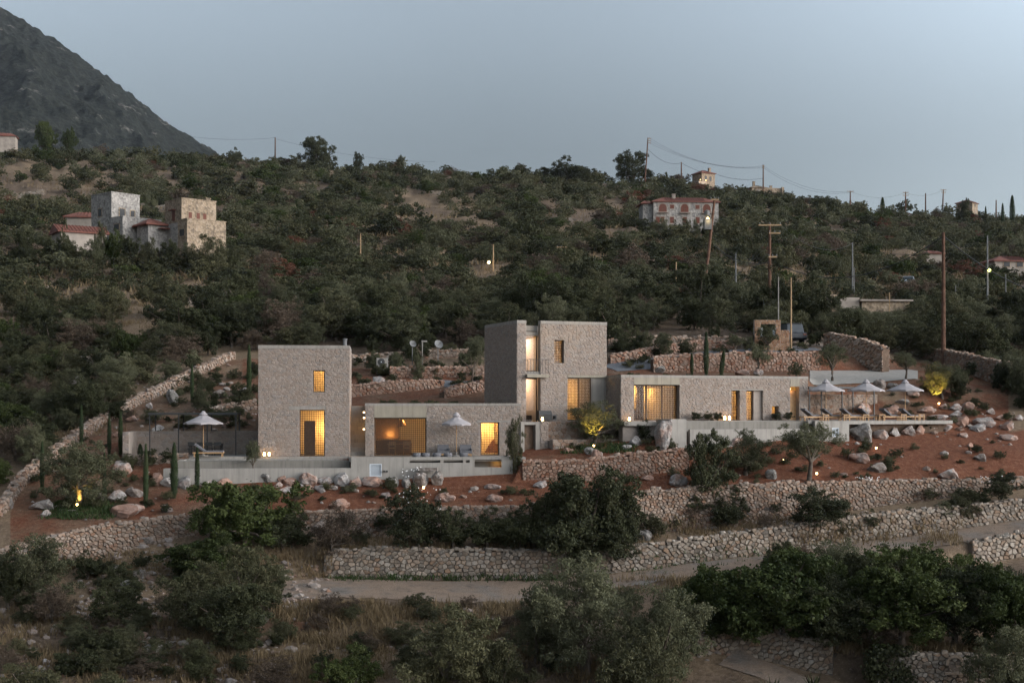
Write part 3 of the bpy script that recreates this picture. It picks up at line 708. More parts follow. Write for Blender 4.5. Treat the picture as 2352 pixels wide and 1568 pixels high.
dry_wall('boundary_wall', surf_wall(RIGHT_WALL, [0.9, 1.2, 1.6, 1.9, 2.0, 2.0]), M['dry_stone'], M['joint_dirt'], 'dark stone boundary wall sloping down towards the right edge', (0.27, 0.19), thick=0.6, seed=30, limit=300, both=True)
dry_wall('entrance_wall', surf_wall([(1892, 800), (1930, 812), (1975, 832), (2028, 856)], [1.3, 1.6, 1.9, 2.1]), M['dry_stone'], M['joint_dirt'], 'thick brown stone wall descending from the driveway with a pale end pier', (0.3, 0.22), thick=0.8, seed=31, limit=260, both=True)
dry_wall('driveway_wall', rows_wall('K1', 'K2', US(1500, 1885, 24)), M['red_stone'], M['joint_dirt'], 'reddish dry-stone retaining wall below the driveway behind the right house', (0.3, 0.22), seed=32, limit=300)
dry_wall('garden_wall', surf_wall([(1402, 836), (1470, 826), (1540, 812), (1610, 802), (1690, 800)], [0.7, 0.8, 0.8, 0.75, 0.6]), M['red_stone'], M['joint_dirt'], 'low red stone wall along the upper side of the grey drive behind the square tower', (0.3, 0.22), seed=33, limit=200)
dry_wall('garden_wall', surf_wall([(1396, 806), (1440, 803), (1510, 797), (1580, 793)], [0.9, 0.9, 0.85, 0.8]), M['dry_stone'], M['joint_dirt'], 'topmost pale stone terrace wall right of the square tower, under the trees', (0.3, 0.22), seed=34, limit=200)
dry_wall('garden_wall', surf_wall([(1560, 800), (1600, 798), (1680, 797), (1725, 800)], [0.8, 0.9, 0.9, 0.6]), M['dry_stone'], M['joint_dirt'], 'short stone terrace wall between the tall cypress and the gate pillar', (0.3, 0.22), seed=35, limit=160)
dry_wall('garden_wall', surf_wall([(806, 912), (860, 906), (930, 899), (990, 893), (1020, 888)], [0.8, 0.85, 0.8, 0.7, 0.4]), M['red_stone'], M['joint_dirt'], 'reddish stone wall tapering along the grey drive behind the left house', (0.3, 0.22), seed=36, limit=200)
dry_wall('garden_wall', surf_wall([(895, 868), (960, 867), (1040, 866), (1112, 866)], 0.8), M['red_stone'], M['joint_dirt'], 'straight stone wall above the bend of the drive, left of the square tower', (0.3, 0.22), seed=37, limit=200)
dry_wall('garden_wall', surf_wall([(806, 836), (870, 832), (950, 826), (1112, 820)], 0.7), M['dry_stone'], M['joint_grey'], 'uppermost dark stone wall at the edge of the woods behind the left house', (0.34, 0.24), seed=38, limit=150)
dry_wall('garden_wall', surf_wall([(1020, 914), (1060, 906), (1116, 899)], [0.5, 0.7, 0.8]), M['red_stone'], M['joint_dirt'], 'low reddish stone wall under the lone dark tree by the square tower', (0.3, 0.22), seed=39, limit=120)
dry_wall('garden_wall', surf_wall([(470, 955), (520, 947), (590, 940)], [0.4, 0.6, 0.7]), M['dry_stone'], M['joint_dirt'], 'low stone terrace wall behind the left patio, meeting the tall left tower', (0.3, 0.22), seed=40, limit=120)
dry_wall('garden_wall', surf_wall([(310, 1068), (345, 1068), (432, 1064)], [0.5, 0.6, 0.6]), M['dry_stone'], M['joint_dirt'], 'small reddish stone wall below the left patio among the cypresses', (0.3, 0.22), seed=41, limit=120)

# ------------------------------------------------------------------ roads
def ribbon(name, lo, hi, u0, u1, mat, label, lift=0.03, f0=0.0, f1=1.0, nv=6):
    us = np.arange(u0, u1 + 1, 8.0); V = []
    i0, i1 = RI[lo], RI[hi]
    for u in us:
        D, Z = col_at(u)
        for k_ in range(nv + 1):
            e0 = f0 + 0.10*mnoise.noise(Vector((u*.03, 1, 0))) + 0.06*mnoise.noise(Vector((u*.11, 5, 0))); e1 = f1 - 0.06*abs(mnoise.noise(Vector((u*.05, 9, 0))))
            f = (e0 if name == 'gravel_road' else f0) + ((e1-e0) if name == 'gravel_road' else (f1-f0)) * k_ / nv; d = D[i0] + (D[i1]-D[i0]) * f
            x = (u-CX)/F*d; V.append((x, d, ground_ud(u, d) + lift))
    ix = np.arange(len(us)*(nv+1)).reshape(len(us), nv+1)
    fcs = np.stack([ix[:-1, :-1], ix[1:, :-1], ix[1:, 1:], ix[:-1, 1:]], -1).reshape(-1, 4)
    return tag(link(bpy.data.objects.new(name, mesh_np(name, V, fcs, mat, smooth=True))), label, kind='structure')

def path_strip(name, uy, width, mat, label, lift=0.04):
    P_ = [at(u, y) for u, y in uy]; pts = []
    for a, b in zip(P_[:-1], P_[1:]):
        n = max(1, int((b-a).length / 0.6))
        for i in range(n): pts.append(a.lerp(b, i/n))
    pts.append(P_[-1]); V = []
    for i, p in enumerate(pts):
        t = (pts[min(i+1, len(pts)-1)] - pts[max(0, i-1)]); n = Vector((t.y, -t.x, 0)).normalized()
        for k_ in range(5):
            q = p + n * width * (k_/4 - 0.5); V.append((q.x, q.y, ground(q.x, q.y) + lift))
    ix = np.arange(len(pts)*5).reshape(-1, 5)
    fcs = np.stack([ix[:-1, :-1], ix[:-1, 1:], ix[1:, 1:], ix[1:, :-1]], -1).reshape(-1, 4)
    return tag(link(bpy.data.objects.new(name, mesh_np(name, V, fcs, mat, smooth=True))), label, kind='structure')

k = N('gravel_road', 0.95, 0.1); pos = k.pos()
a_ = k.noise(0.35, 5, pos); b_ = k.noise(12, 4, pos, 0.7)
c = k.mix(k.ramp(a_, [(0.34, (0,)*3), (0.52, (1,)*3)]), k.ramp(b_, [(0.3, (0.125, 0.105, 0.09)), (0.7, (0.215, 0.185, 0.16))]), k.ramp(b_, [(0.3, (0.16, 0.11, 0.078)), (0.7, (0.27, 0.20, 0.15))]))
c = k.mix(k.ramp(k.noise(1.6, 6, pos, 0.7), [(0.52, (0,)*3), (0.66, (0.7,)*3)]), c, (0.10, 0.085, 0.07)); k.base(c); k.bump(k.math('ADD', b_, k.noise(2.2, 5, pos)), 0.8, 0.1); M['gravel'] = k.m
k = N('drive_asphalt', 0.85, 0.2); pos = k.pos()
k.base(k.ramp(k.noise(5, 5, pos, 0.7), [(0.3, (0.085, 0.085, 0.09)), (0.7, (0.14, 0.14, 0.145))])); M['drive'] = k.m
ribbon('gravel_road', 'R1', 'R2', 620, 2480, M['gravel'], 'unpaved gravel road crossing the slope below the walls', f0=0.16, f1=0.93)
path_strip('footpath', [(1668, 1512), (1720, 1528), (1790, 1552), (1880, 1590)], 1.7, M['gravel'], 'pale earth path below the grey rubble wall')
ribbon('parking', 'J1', 'K1', 1860, 2112, M['concrete_pale'], 'pale concrete parking apron behind the right house', lift=0.05, f0=0.05)
path_strip('driveway', [(1115, 882), (1060, 884), (1000, 880), (960, 880)], 2.6, M['drive'], 'grey driveway bending behind the left house')
path_strip('driveway', [(1398, 846), (1450, 838), (1520, 827), (1600, 815), (1700, 808), (1790, 806), (1870, 800)], 2.6, M['drive'], 'grey driveway climbing to the gate')
path_strip('driveway', [(1865, 803), (1855, 792), (1848, 780)], 3.4, M['gravel'], 'gravel forecourt by the parked dark car')
path_strip('track', [(2150, 712), (2230, 706), (2330, 700), (2420, 696)], 3.2, M['gravel'], 'narrow road across the hillside on the right')
# ------------------------------------------------------------------ the two houses
class Plane:
    """a vertical facade plane: origin on the ground plan, direction by rotation"""
    def __init__(s, u, d, rot): s.O = Vector(((u-CX)/F*d, d, 0)); s.rot = R(rot); s.D = Vector((math.cos(s.rot), math.sin(s.rot), 0))
    def sx(s, u):
        k_ = (u-CX)/F; return (k_*s.O.y - s.O.x) / (s.D.x - k_*s.D.y)
    def z(s, u, y):
        t = s.sx(u); p = s.O + s.D*t; return (HY-y)/F*p.y
    def rect(s, u0, u1, yt, yb):
        m = (u0+u1)/2; return (s.sx(u0), s.sx(u1), s.z(m, yb), s.z(m, yt))
    def off(s, back):     # same frame, moved along the inward normal
        q = Plane(CX, 1, 0); q.rot = s.rot; q.D = s.D; q.O = s.O + Vector((-s.D.y, s.D.x, 0))*back; return q

def wall_boxes(mb, x0, x1, z0, z1, holes, y0, y1):
    """wall x0..x1 z0..z1 of thickness y0..y1 with rectangular holes, as butted boxes"""
    xs = sorted({x0, x1, *[min(max(h[0], x0), x1) for h in holes], *[min(max(h[1], x0), x1) for h in holes]})
    for a, b in zip(xs[:-1], xs[1:]):
        if b-a < 1e-4: continue
        m = (a+b)/2; hs = sorted([(h[2], h[3]) for h in holes if h[0] < m < h[1]]); z = z0
        for (p, q) in hs:
            if p > z+1e-4: mb.box(a, b, y0, y1, z, min(p, z1))
            z = max(z, q)
        if z < z1-1e-4: mb.box(a, b, y0, y1, z, z1)

def lattice_window(parent, name, x0, x1, z0, z1, yf, cell=0.11, bar=0.027, depth=0.16, lat=True, mull=0, frame=0.06, fmat='wood_dark'):
    """frame, glass and wooden lattice screen set back in the reveal at depth yf"""
    f = MB(); w_ = frame
    f.box(x0+.002, x0+w_, yf, yf+0.09, z0, z1); f.box(x1-w_, x1-.002, yf, yf+0.09, z0, z1)
    f.box(x0+w_, x1-w_, yf+.002, yf+0.088, z1-w_, z1-.002); f.box(x0+w_, x1-w_, yf+.002, yf+0.088, z0+.002, z0+w_)
    for i in range(mull):
        xm = x0 + (x1-x0)*(i+1)/(mull+1); f.box(xm-w_/2, xm+w_/2, yf+.003, yf+.087, z0+w_, z1-w_)
    fo = f.build(name, M[fmat], parent)
    g = MB(); g.box(x0+w_, x1-w_, yf+0.06, yf+0.066, z0+w_, z1-w_); g.build('pane', M['glass'], fo)
    if lat:
        l = MB(); n = max(2, int(round((x1-x0-2*w_)/cell))); c = (x1-x0-2*w_)/n
        for i in range(1, n):
            x = x0+w_+c*i; l.box(x-bar/2, x+bar/2, yf+0.022, yf+0.044, z0+w_, z1-w_)
        m = max(2, int(round((z1-z0-2*w_)/cell))); c = (z1-z0-2*w_)/m
        for i in range(1, m):
            z = z0+w_+c*i; l.box(x0+w_, x1-w_, yf+0.018, yf+0.040, z-bar/2, z+bar/2)
        l.build('lattice', M['lattice'], fo)
    return fo

ROOM = 2.3
def lamp(parent, loc, power, color=(1.0, 0.52, 0.14), r=0.12, name='room_light'):
    ld = bpy.data.lights.new(name, 'POINT'); ld.energy = power * (ROOM if name == 'room_light' else 1.0); ld.color = color; ld.shadow_soft_size = r
    o = bpy.data.objects.new(name, ld); o.location = loc; link(o, parent); return o

def shell(root, x0, x1, z0, z1, depth, holes, t=0.42, mats='mortar', slabs=(), parapet=0.0):
    """hollow building: front wall with openings, sides, back, floor, roof"""
    b = MB(); wall_boxes(b, x0, x1, z0, z1, holes, 0, t)
    b.build('front_wall', M[mats], root)
    s = MB(); s.box(x0, x0+t, t, depth, z0, z1); s.box(x1-t, x1, t, depth, z0, z1); s.box(x0+t, x1-t, depth-t, depth, z0, z1)
    s.build('wall', M[mats], root)
    f = MB(); f.box(x0+t, x1-t, t, depth-t, z0-0.3, z0+0.02); f.build('floor_slab', M['concrete'], root)
    r_ = MB(); zr = z1 - 0.32 - parapet
    r_.box(x0+t, x1-t, t, depth-t, zr, zr+0.25); r_.build('roof_slab', M['concrete'], root)
    for z in slabs:
        q = MB(); q.box(x0+t, x1-t, t, depth-t, z, z+0.25); q.build('floor_slab', M['concrete'], root)
    i_ = MB(); e = 0.02
    i_.box(x0+t, x0+t+e, t, depth-t, z0, zr); i_.box(x1-t-e, x1-t, t, depth-t, z0, zr); i_.box(x0+t, x1-t, depth-t-e, depth-t, z0, zr)
    i_.build('inner_lining', M['plaster_in'], root)

def facade(root, x0, x1, z0, z1, holes, seed, cell=(0.25, 0.135), limit=300, mat='facade_stone'):
    cl = cells(x1-x0, z1-z0, cell[0], cell[1], seed, 0.40, 0.24)
    cl = cut_holes(cl, [(h[0]-x0, h[1]-x0, h[2]-z0, h[3]-z0) for h in holes])
    lay_stones(root, cl, flat_frame((x0, 0, z0), (1, 0, 0), (0, 0, 1), (0, -1, 0)), M[mat], 0.022, 0.015, seed+7, limit)

def side_stones(root, x, y0, y1, z0, z1, sign, seed, limit=150, cell=(0.25, 0.135)):
    cl = cells(y1-y0, z1-z0, cell[0], cell[1], seed, 0.40, 0.24)
    fr_ = flat_frame((x, y1, z0), (0, -1, 0), (0, 0, 1), (-1, 0, 0)) if sign < 0 else flat_frame((x, y0, z0), (0, 1, 0), (0, 0, 1), (1, 0, 0))
    lay_stones(root, cl, fr_, M['facade_stone'], 0.022, 0.015, seed+7, limit, rest='side_stones')

def furn_table(name, parent_loc, rz, label, w_=1.6, d_=0.8, h=0.74, mat='wood_tan', cat='table'):
    t = empty(name, parent_loc, rz, label, cat)
    m = MB(); m.box(-w_/2, w_/2, -d_/2, d_/2, h-0.05, h); m.build('tabletop', M[mat], t)
    for sx in (-1, 1):
        for sy in (-1, 1):
            m = MB(); m.tube([(sx*(w_/2-.1), sy*(d_/2-.1), 0), (sx*(w_/2-.08), sy*(d_/2-.08), h-0.05)], [0.025, 0.035], 6); m.build('leg', M[mat], t)
    return t

def furn_chair(name, loc, rz, label, group=None, mat='wood_tan'):
    t = empty(name, loc, rz, label, 'chair', group)
    m = MB(); m.box(-.22, .22, -.22, .22, .42, .46); m.build('seat', M[mat], t)
    m = MB(); m.box(-.22, .22, .19, .22, .62, .86); m.build('backrest', M[mat], t)
    for sx in (-1, 1):
        for sy in (-1, 1):
            m = MB(); m.tube([(sx*.2, sy*.2, 0), (sx*.2, sy*.2, .86 if sy > 0 else .42)], .018, 5); m.build('leg', M[mat], t)
    return t

# ---- left house ------------------------------------------------------------
LP = Plane(593, 90.0, 5.5)
ZF = LP.z(700, 1048)                          # terrace level
def lp_root(name, label, cat='house'):
    return empty(name, LP.O + Vector((0, 0, 0)), LP.rot, label, cat)
def lw(x, y, z):                              # left-house local to world
    return LP.O + LP.D*x + Vector((-LP.D.y, LP.D.x, 0))*y + Vector((0, 0, z))

# tower
T1 = lp_root('tower_house', 'tall left stone tower with one narrow lattice door and a small window above')
x1 = LP.sx(803); zt = LP.z(700, 793)
door = LP.rect(688, 746, 941, 1049); door = (door[0], door[1], ZF, door[3])
win = LP.rect(719, 746, 850.5, 900.5)
lint = LP.rect(664, 748, 933, 941); lint = (lint[0], lint[1], door[3]+.001, lint[3])
cop = 0.22
shell(T1, 0, x1, ZF, zt-cop-.002, 6.2, [door, win], slabs=(door[3]+0.25,), parapet=0.3)
c_ = MB(); c_.box(-.01, x1+.01, -.035, .42, zt-cop, zt); c_.box(-.01, .42, .42, 6.2, zt-cop, zt); c_.box(x1-.42, x1+.01, .42, 6.2, zt-cop, zt); c_.box(.42, x1-.42, 5.78, 6.2, zt-cop, zt)
c_.build('coping', M['concrete'], T1)
l_ = MB(); l_.box(lint[0], lint[1], -.032, .1, lint[2], lint[3]); l_.build('lintel', M['concrete'], T1)
facade(T1, 0, x1, ZF, zt-cop, [door, win, lint], 51)
side_stones(T1, x1, 0, 6.2, ZF, zt-cop, 1, 52, 60)
lattice_window(T1, 'door', *door, 0.12, depth=.12)
lattice_window(T1, 'window', *win, 0.14)
lamp(T1, (door[1]-.1, 4.9, ZF+1.75), 70); lamp(T1, (door[0]+.9, 3.6, ZF+.6), 14); lamp(T1, (win[1]+.3, 4.6, win[3]+.1), 75)
m = MB(); m.box(door[0]+.22, door[0]+.92, 1.5, 2.1, ZF+.02, ZF+2.25); m.build('wardrobe_panel', M['wood_dark'], T1)
m = MB(); m.tube([(2.6, 3.0, zt-.3), (2.6, 3.0, zt-.3), (2.6, 5.4, zt-.31)], .02, 5)
m = MB(); m.lathe([(.13, zt-.5), (.13, zt+.62), (.16, zt+.62), (.16, zt+.68), (.02, zt+.7)], 10, LP.sx(781)+.2, 5.2); m.build('chimney', M['metal_grey'], T1)

# low wing
W1_ = lp_root('house_wing', 'low left stone wing with a wide lattice kitchen window and a green roof')
xa, xb = LP.sx(838.5), LP.sx(1197); zt1 = LP.z(1000, 926)
bw = LP.rect(859.5, 979.6, 959, 1049); bw = (bw[0], bw[1], ZF, bw[3])
nw = LP.rect(1103.6, 1146, 969.5, 1047.5); nw = (nw[0], nw[1], ZF+.03, nw[3])
pan = (bw[0], bw[1], bw[3]+.001, LP.z(900, 931))
ln2 = LP.rect(1096, 1172, 964.5, 969); ln2 = (ln2[0], ln2[1], nw[3]+.001, nw[3]+.12)
cz = zt1-0.17
shell(W1_, xa, xb, ZF, cz-.002, 6.0, [bw, nw], parapet=0.12)
c_ = MB(); c_.box(xa-.01, xb+.01, -.035, .42, cz, zt1); c_.box(xa-.01, xa+.42, .42, 6.0, cz, zt1); c_.box(xb-.42, xb+.01, .42, 6.0, cz, zt1); c_.box(xa+.42, xb-.42, 5.58, 6.0, cz, zt1)
c_.build('coping', M['concrete'], W1_)
p_ = MB(); p_.box(pan[0], pan[1], -.03, .12, pan[2], cz-.002); p_.build('lintel', M['concrete_warm'], W1_)
p_ = MB(); p_.box(ln2[0], ln2[1], -.03, .12, ln2[2], ln2[3]); p_.build('lintel', M['concrete'], W1_)
facade(W1_, xa, xb, ZF, cz, [bw, nw, pan, ln2], 53)
s_ = MB(); s_.box(xa+.42, xb-.42, .42, 5.58, cz-.18, cz-.02); s_.build('roof_soil', M['joint_dirt'], W1_)
lattice_window(W1_, 'window', *bw, 0.12, cell=.12, bar=.022, frame=.08)
lattice_window(W1_, 'window', *nw, 0.12, frame=.07)
lamp(W1_, ((bw[0]+bw[1])/2+.3, 2.2, ZF+2.2), 45); lamp(W1_, ((bw[0]+bw[1])/2-.6, 4.6, ZF+1.3), 30); lamp(W1_, ((nw[0]+nw[1])/2+.1, 4.6, ZF+1.9), 110)
pa = MB(); pa.box(bw[1]+1.1, bw[1]+1.22, .44, 5.5, ZF+.02, cz-.5); pa.build('partition', M['plaster_in'], W1_)
# kitchen inside the wide window
k1 = MB(); k1.box(bw[0]+.1, bw[1]-.9, 4.2, 4.8, ZF+.02, ZF+.92); k1.build('kitchen_counter', M['wood_dark'], W1_)
k1 = MB(); k1.box(bw[0]-.1, bw[0]+1.7, 4.9, 5.5, ZF+1.0, ZF+2.4); k1.build('kitchen_cabinet', M['wood_dark'], W1_)
k1 = MB(); k1.box(bw[0]+.1, bw[1]-.9, 4.16, 4.2, ZF+.92, ZF+.98); k1.build('counter_edge', M['wood_tan'], W1_)
pl = MB(); pl.lathe([(.03, ZF+2.35), (.10, ZF+2.3), (.36, ZF+1.88), (.35, ZF+1.86), (.08, ZF+2.26)], 14, (bw[0]+bw[1])/2+.1, 2.2); po = pl.build('pendant_lamp', M['wood_tan'], W1_)
pb = MB(); pb.lathe([(.01, ZF+2.08), (.09, ZF+2.0), (.10, ZF+1.94), (.01, ZF+1.88)], 10, (bw[0]+bw[1])/2+.1, 2.2); pb.build('bulb', M['bulb'], po)
furn_table('dining_table', lw((bw[0]+bw[1])/2, 2.2, ZF+.02), LP.rot, 'wooden dining table seen through the wide kitchen lattice window')
for i, (dx, dy, a) in enumerate(((-.5, -.65, 180), (.45, -.65, 180), (-.5, .65, 0), (.45, .65, 0))):
    furn_chair('dining_chair', lw((bw[0]+bw[1])/2+dx, 2.2+dy, ZF+.02), LP.rot+R(a), 'wooden dining chair at the table behind the kitchen window', 'chairs at the kitchen table')

# stair passage between tower and wing
SP = lp_root('outdoor_stair', 'lit concrete stair rising in the gap between tower and low wing', 'stair')
n_ = 12
for i in range(n_):
    h = (LP.z(820, 932)-ZF)*(i+1)/n_
    m = MB(); m.box(x1+.02, xa-.02, .7+i*.34, .7+(i+1)*.34-.002 if i < n_-1 else 6.2, ZF-.1, ZF+h); m.build('step', M['concrete'], SP)
for (yy, dy) in ((947, 1.2), (960, 2.0), (986, .6)):
    zz = LP.z(831, yy); m = MB(); m.box(xa-.14, xa-.021, dy, dy+.12, zz-.05, zz+.05); lo = m.build('wall_light', M['bulb_soft'], SP)
    lamp(SP, (xa-.3, dy+.06, zz), 14, r=.05, name='stair_light')

# platform: pool on the left, terrace wall on the right
PT = lp_root('pool_terrace', 'long pale concrete pool terrace in front of the left house', 'terrace')
zc = LP.z(700, 1053)
FP = LP.off(-2.0); FQ = LP.off(-3.0)
xl = FP.sx(408); xm = FP.sx(803); xl2 = FQ.sx(375); xr = FQ.sx(1178); xm2 = FQ.sx(806)
zb = -5.6
m = MB(); m.box(xl, xm, -2.0, -1.62, zb, zc-.06); m.build('pool_wall', M['concrete_wet'], PT)
m = MB(); m.box(xl, xl+.35, -1.62, -.3, zb, zc-.002); m.box(xl+.35, xm, -.6, -.02, zb, zc+.01); m.build('pool_rim', M['concrete_pale'], PT)
m = MB(); m.box(xl+.35, xm, -1.62, -.6, zc-1.2, zc-.055); m.build('water', M['water'], PT)
zl = FQ.z(600, 1075.5)
m = MB(); m.box(xl2, xm2, -3.0, -2.75, zb, zl); m.box(xl2, xl2+.3, -2.75, -2.0, zb, zl-.002); m.box(xl2+.3, xm2, -2.75, -2.002, zb, zl-.3); m.build('overflow_basin', M['concrete_pale'], PT)
m = MB(); m.box(xl+.2, x1-.0, -.02, 6.0, ZF-.25, ZF-.005); m.box(x1, xb, -2.75, 6.0, ZF-.25, ZF-.006); m.build('paving', M['concrete_pale'], PT)
m = MB(); m.box(FP.sx(300), xl+.2, 1.0, 6.0, ZF-.25, ZF-.007); m.build('paving', M['concrete_pale'], PT)
# right part of the wall with slots
slotA = FQ.rect(941, 1079, 1056.5, 1062.5); slotB = FQ.rect(1090, 1152, 1055, 1073)
lou = FQ.rect(849, 876.5, 1065, 1094)
b = MB(); wall_boxes(b, xm2, xr, zb, ZF+.04, [slotA, slotB, lou], -3.0, -2.75); b.build('terrace_wall_panel', M['concrete_pale'], PT)
b = MB(); b.box(xr-.25, xr, -2.75, 1.5, zb, ZF+.038); b.build('terrace_wall_panel', M['concrete_pale'], PT)
b = MB(); b.box(xm2, xm2+.25, -2.75, -.7, zb, ZF+.037); b.build('terrace_wall_panel', M['concrete_pale'], PT)
b = MB(); b.box(slotA[0]-.2, slotB[1]+.2, -2.2, -2.1, slotB[2]-.3, slotB[3]+.1); b.build('slot_back', M['concrete_wet'], PT)
b = MB(); b.box(slotB[0], slotB[1], -2.6, -2.2, slotB[2]-.1, slotB[2]); b.build('slot_shelf', M['concrete_pale'], PT)
lamp(PT, (slotB[1]-.25, -2.5, slotB[2]+.25), 6, r=.04, name='slot_light')
b = MB(); b.box(slotA[0]+1.9, slotA[0]+2.1, -2.99, -2.4, slotA[2]-.02, slotA[3]+.02); b.build('slot_pier', M['concrete'], PT)
b = MB(); b.box(slotA[0]+3.3, slotA[0]+3.5, -2.99, -2.4, slotA[2]-.02, slotA[3]+.02); b.build('slot_pier', M['concrete'], PT)
def louvre(parent, r_, y, n=9):
    b = MB(); x0, x1_, z0, z1 = r_; w_ = .05
    b.box(x0, x0+w_, y-.04, y+.1, z0, z1); b.box(x1_-w_, x1_, y-.04, y+.1, z0, z1); b.box(x0+w_, x1_-w_, y-.04, y+.1, z1-w_, z1); b.box(x0+w_, x1_-w_, y-.04, y+.1, z0, z0+w_)
    o = b.build('louvre_door', M['metal_white'], parent)
    for i in range(n):
        z = z0+w_+(z1-z0-2*w_)*(i+.5)/n; h = (z1-z0-2*w_)/n*.42
        b = MB(); b.add([(x0+w_, y+.06, z+h), (x1_-w_, y+.06, z+h), (x1_-w_, y-.02, z-h), (x0+w_, y-.02, z-h), (x0+w_, y+.075, z+h), (x1_-w_, y+.075, z+h), (x1_-w_, y-.005, z-h), (x0+w_, y-.005, z-h)], [(0, 1, 2, 3), (7, 6, 5, 4), (0, 4, 5, 1), (3, 2, 6, 7)])
        b.build('slat', M['metal_white'], o)
    return o
louvre(PT, lou, -2.96)
for u in (882, 889):
    t_ = FQ.sx(u); z_ = FQ.z(u, 1082); b = MB(); b.tube([(t_, -2.9, z_), (t_, -3.12, z_)], .06, 8); b.build('pipe', M['metal_dark'], PT)

# patio wall and pergola left of the tower
PW = lp_root('patio_wall', 'pale stone wall closing the patio left of the tower', 'stone wall')
PP = LP.off(4.6); pxa, pxb = PP.sx(300), 0.0; pz = LP.z(450, 990)*1.05
b = MB(); b.box(pxa, pxb, 4.6, 5.0, ZF-.4, pz); b.box(pxa, pxa+.4, 1.6, 4.6, ZF-1.2, pz-.002); b.build('core', M['mortar'], PW)
cl = cells(pxb-pxa, pz-ZF, .36, .19, 61); lay_stones(PW, cl, flat_frame((pxa, 4.6, ZF), (1, 0, 0), (0, 0, 1), (0, -1, 0)), M['facade_stone'], .03, .022, 62, 250)
cl = cells(.4, pz-ZF+1.2, .36, .19, 63); lay_stones(PW, cl, flat_frame((pxa, 1.6, ZF-1.2), (1, 0, 0), (0, 0, 1), (0, -1, 0)), M['facade_stone'], .03, .022, 64, 50, rest='end_stones')
def pergola(name, plane, u0, u1, y_, zt, zb, back, label, nposts=4, dep=2.6):
    pr = empty(name, plane.O, plane.rot, label, 'pergola'); a, b_ = plane.sx(u0), plane.sx(u1)
    m = MB(); m.box(a, b_, y_, y_+dep, zt-.13, zt); m.build('roof', M['metal_dark'], pr)
    for i in range(nposts):
        x = a+.1+(b_-a-.2)*i/(nposts-1)
        m = MB(); m.box(x-.035, x+.035, y_+.05, y_+.12, zb, zt-.13); m.build('post', M['metal_dark'], pr)
        m = MB(); m.box(x-.035, x+.035, y_+dep-.12, y_+dep-.05, zb, zt-.13); m.build('post', M['metal_dark'], pr)
    return pr
PQ = LP.off(3.0)
pergola('pergola', PQ, 340, 545, 0.0, PQ.z(450, 948), ZF, 0, 'thin dark flat-roofed pergola over the left patio')
tb = furn_table('patio_table', lw(PP.sx(478), 3.6, ZF), LP.rot, 'dark dining table under the left pergola', 2.2, .9, .75, 'metal_dark')
for i in range(4):
    furn_chair('patio_chair', lw(PP.sx(478)-.85+i*.56, 2.85, ZF), LP.rot+R(180), 'dark chair along the near side of the patio table', 'chairs at the patio table', 'metal_dark')

# ---- right house -------------------------------------------------------------
RP = Plane(1187.3, 93.0, 21.0)
ZR = RP.z(1300, 966)
def rw(x, y, z, pl_=None):
    pl_ = pl_ or RP
    return pl_.O + pl_.D*x + Vector((-pl_.D.y, pl_.D.x, 0))*y + Vector((0, 0, z))
T2 = empty('tower_house', RP.O, RP.rot, 'square right stone tower with a tall glazed slot and thin iron balcony', 'house')
xe = RP.sx(1393.5); ztt = RP.z(1300, 738)
slot = (RP.sx(1208.6), RP.sx(1241.3), ZR-.3, ztt+.1)
sw = RP.rect(1273.6, 1295.5, 781, 834)
dr = RP.rect(1303.5, 1395, 867.3, 969); dr = (dr[0], xe, ZR, dr[3])
ln = (RP.sx(1303), xe, dr[3]+.001, dr[3]+.16)
cz2 = ztt-.2
shell(T2, 0, xe, ZR-.3, cz2-.002, 6.2, [slot, sw, (dr[0], dr[1]-.001, dr[2], dr[3])], slabs=(RP.z(1230, 862)-.12,), parapet=.45)
c_ = MB(); c_.box(-.01, slot[0], -.035, .42, cz2, ztt); c_.box(slot[1], xe+.01, -.035, .42, cz2, ztt); c_.box(-.01, .42, .42, 6.2, cz2, ztt); c_.box(xe-.42, xe+.01, .42, 6.2, cz2, ztt); c_.box(.42, xe-.42, 5.78, 6.2, cz2, ztt)
c_.build('coping', M['concrete'], T2)
c_ = MB(); c_.box(ln[0], ln[1], -.033, .12, ln[2], ln[3]); c_.build('lintel', M['concrete_warm'], T2)
facade(T2, 0, xe, ZR-.3, cz2, [slot, sw, dr, ln], 71)
side_stones(T2, 0, 0, 6.2, ZR-1.0, cz2, -1, 72, 150)
b = MB(); b.box(0.001, .42, .3, 6.2, ZR-1.6, ZR-.3); b.build('wall', M['mortar'], T2)
# glazed slot: recess 0.55 deep, upper and lower panes, balcony
g1 = RP.rect(1208.6, 1241.3, 759.5, 853); g2 = RP.rect(1208.6, 1241.3, 868, 966)
hd = MB(); hd.box(slot[0]+.001, slot[1]-.001, .5, .8, g1[3], g1[3]+.36); hd.build('beam', M['concrete'], T2)
hd = MB(); hd.box(slot[0]+.001, slot[1]-.001, .12, .9, g2[3], g1[2]); hd.build('beam', M['concrete'], T2)
lattice_window(T2, 'window', slot[0], slot[1], g1[2], g1[3], .55, lat=False, frame=.07)
lattice_window(T2, 'door', slot[0], slot[1], ZR-.28, g2[3], .55, lat=False, frame=.07)
bl = MB(); bl.box(slot[0]-.08, slot[1]+.45, -.42, .118, g2[3]+.03, g2[3]+.22); bo = bl.build('balcony', M['concrete_warm'], T2)
rz0, rz1 = g2[3]+.22, g2[3]+.22+1.0
rl = MB(); rl.box(slot[0]-.06, slot[1]+.43, -.40, -.37, rz1-.03, rz1); rl.box(slot[0]-.06, slot[1]+.43, -.40, -.37, rz0+.08, rz0+.1); rl.box(slot[0]-.06, slot[0]-.035, -.37, .1, rz1-.03, rz1); rl.box(slot[1]+.405, slot[1]+.43, -.37, .1, rz1-.03, rz1)
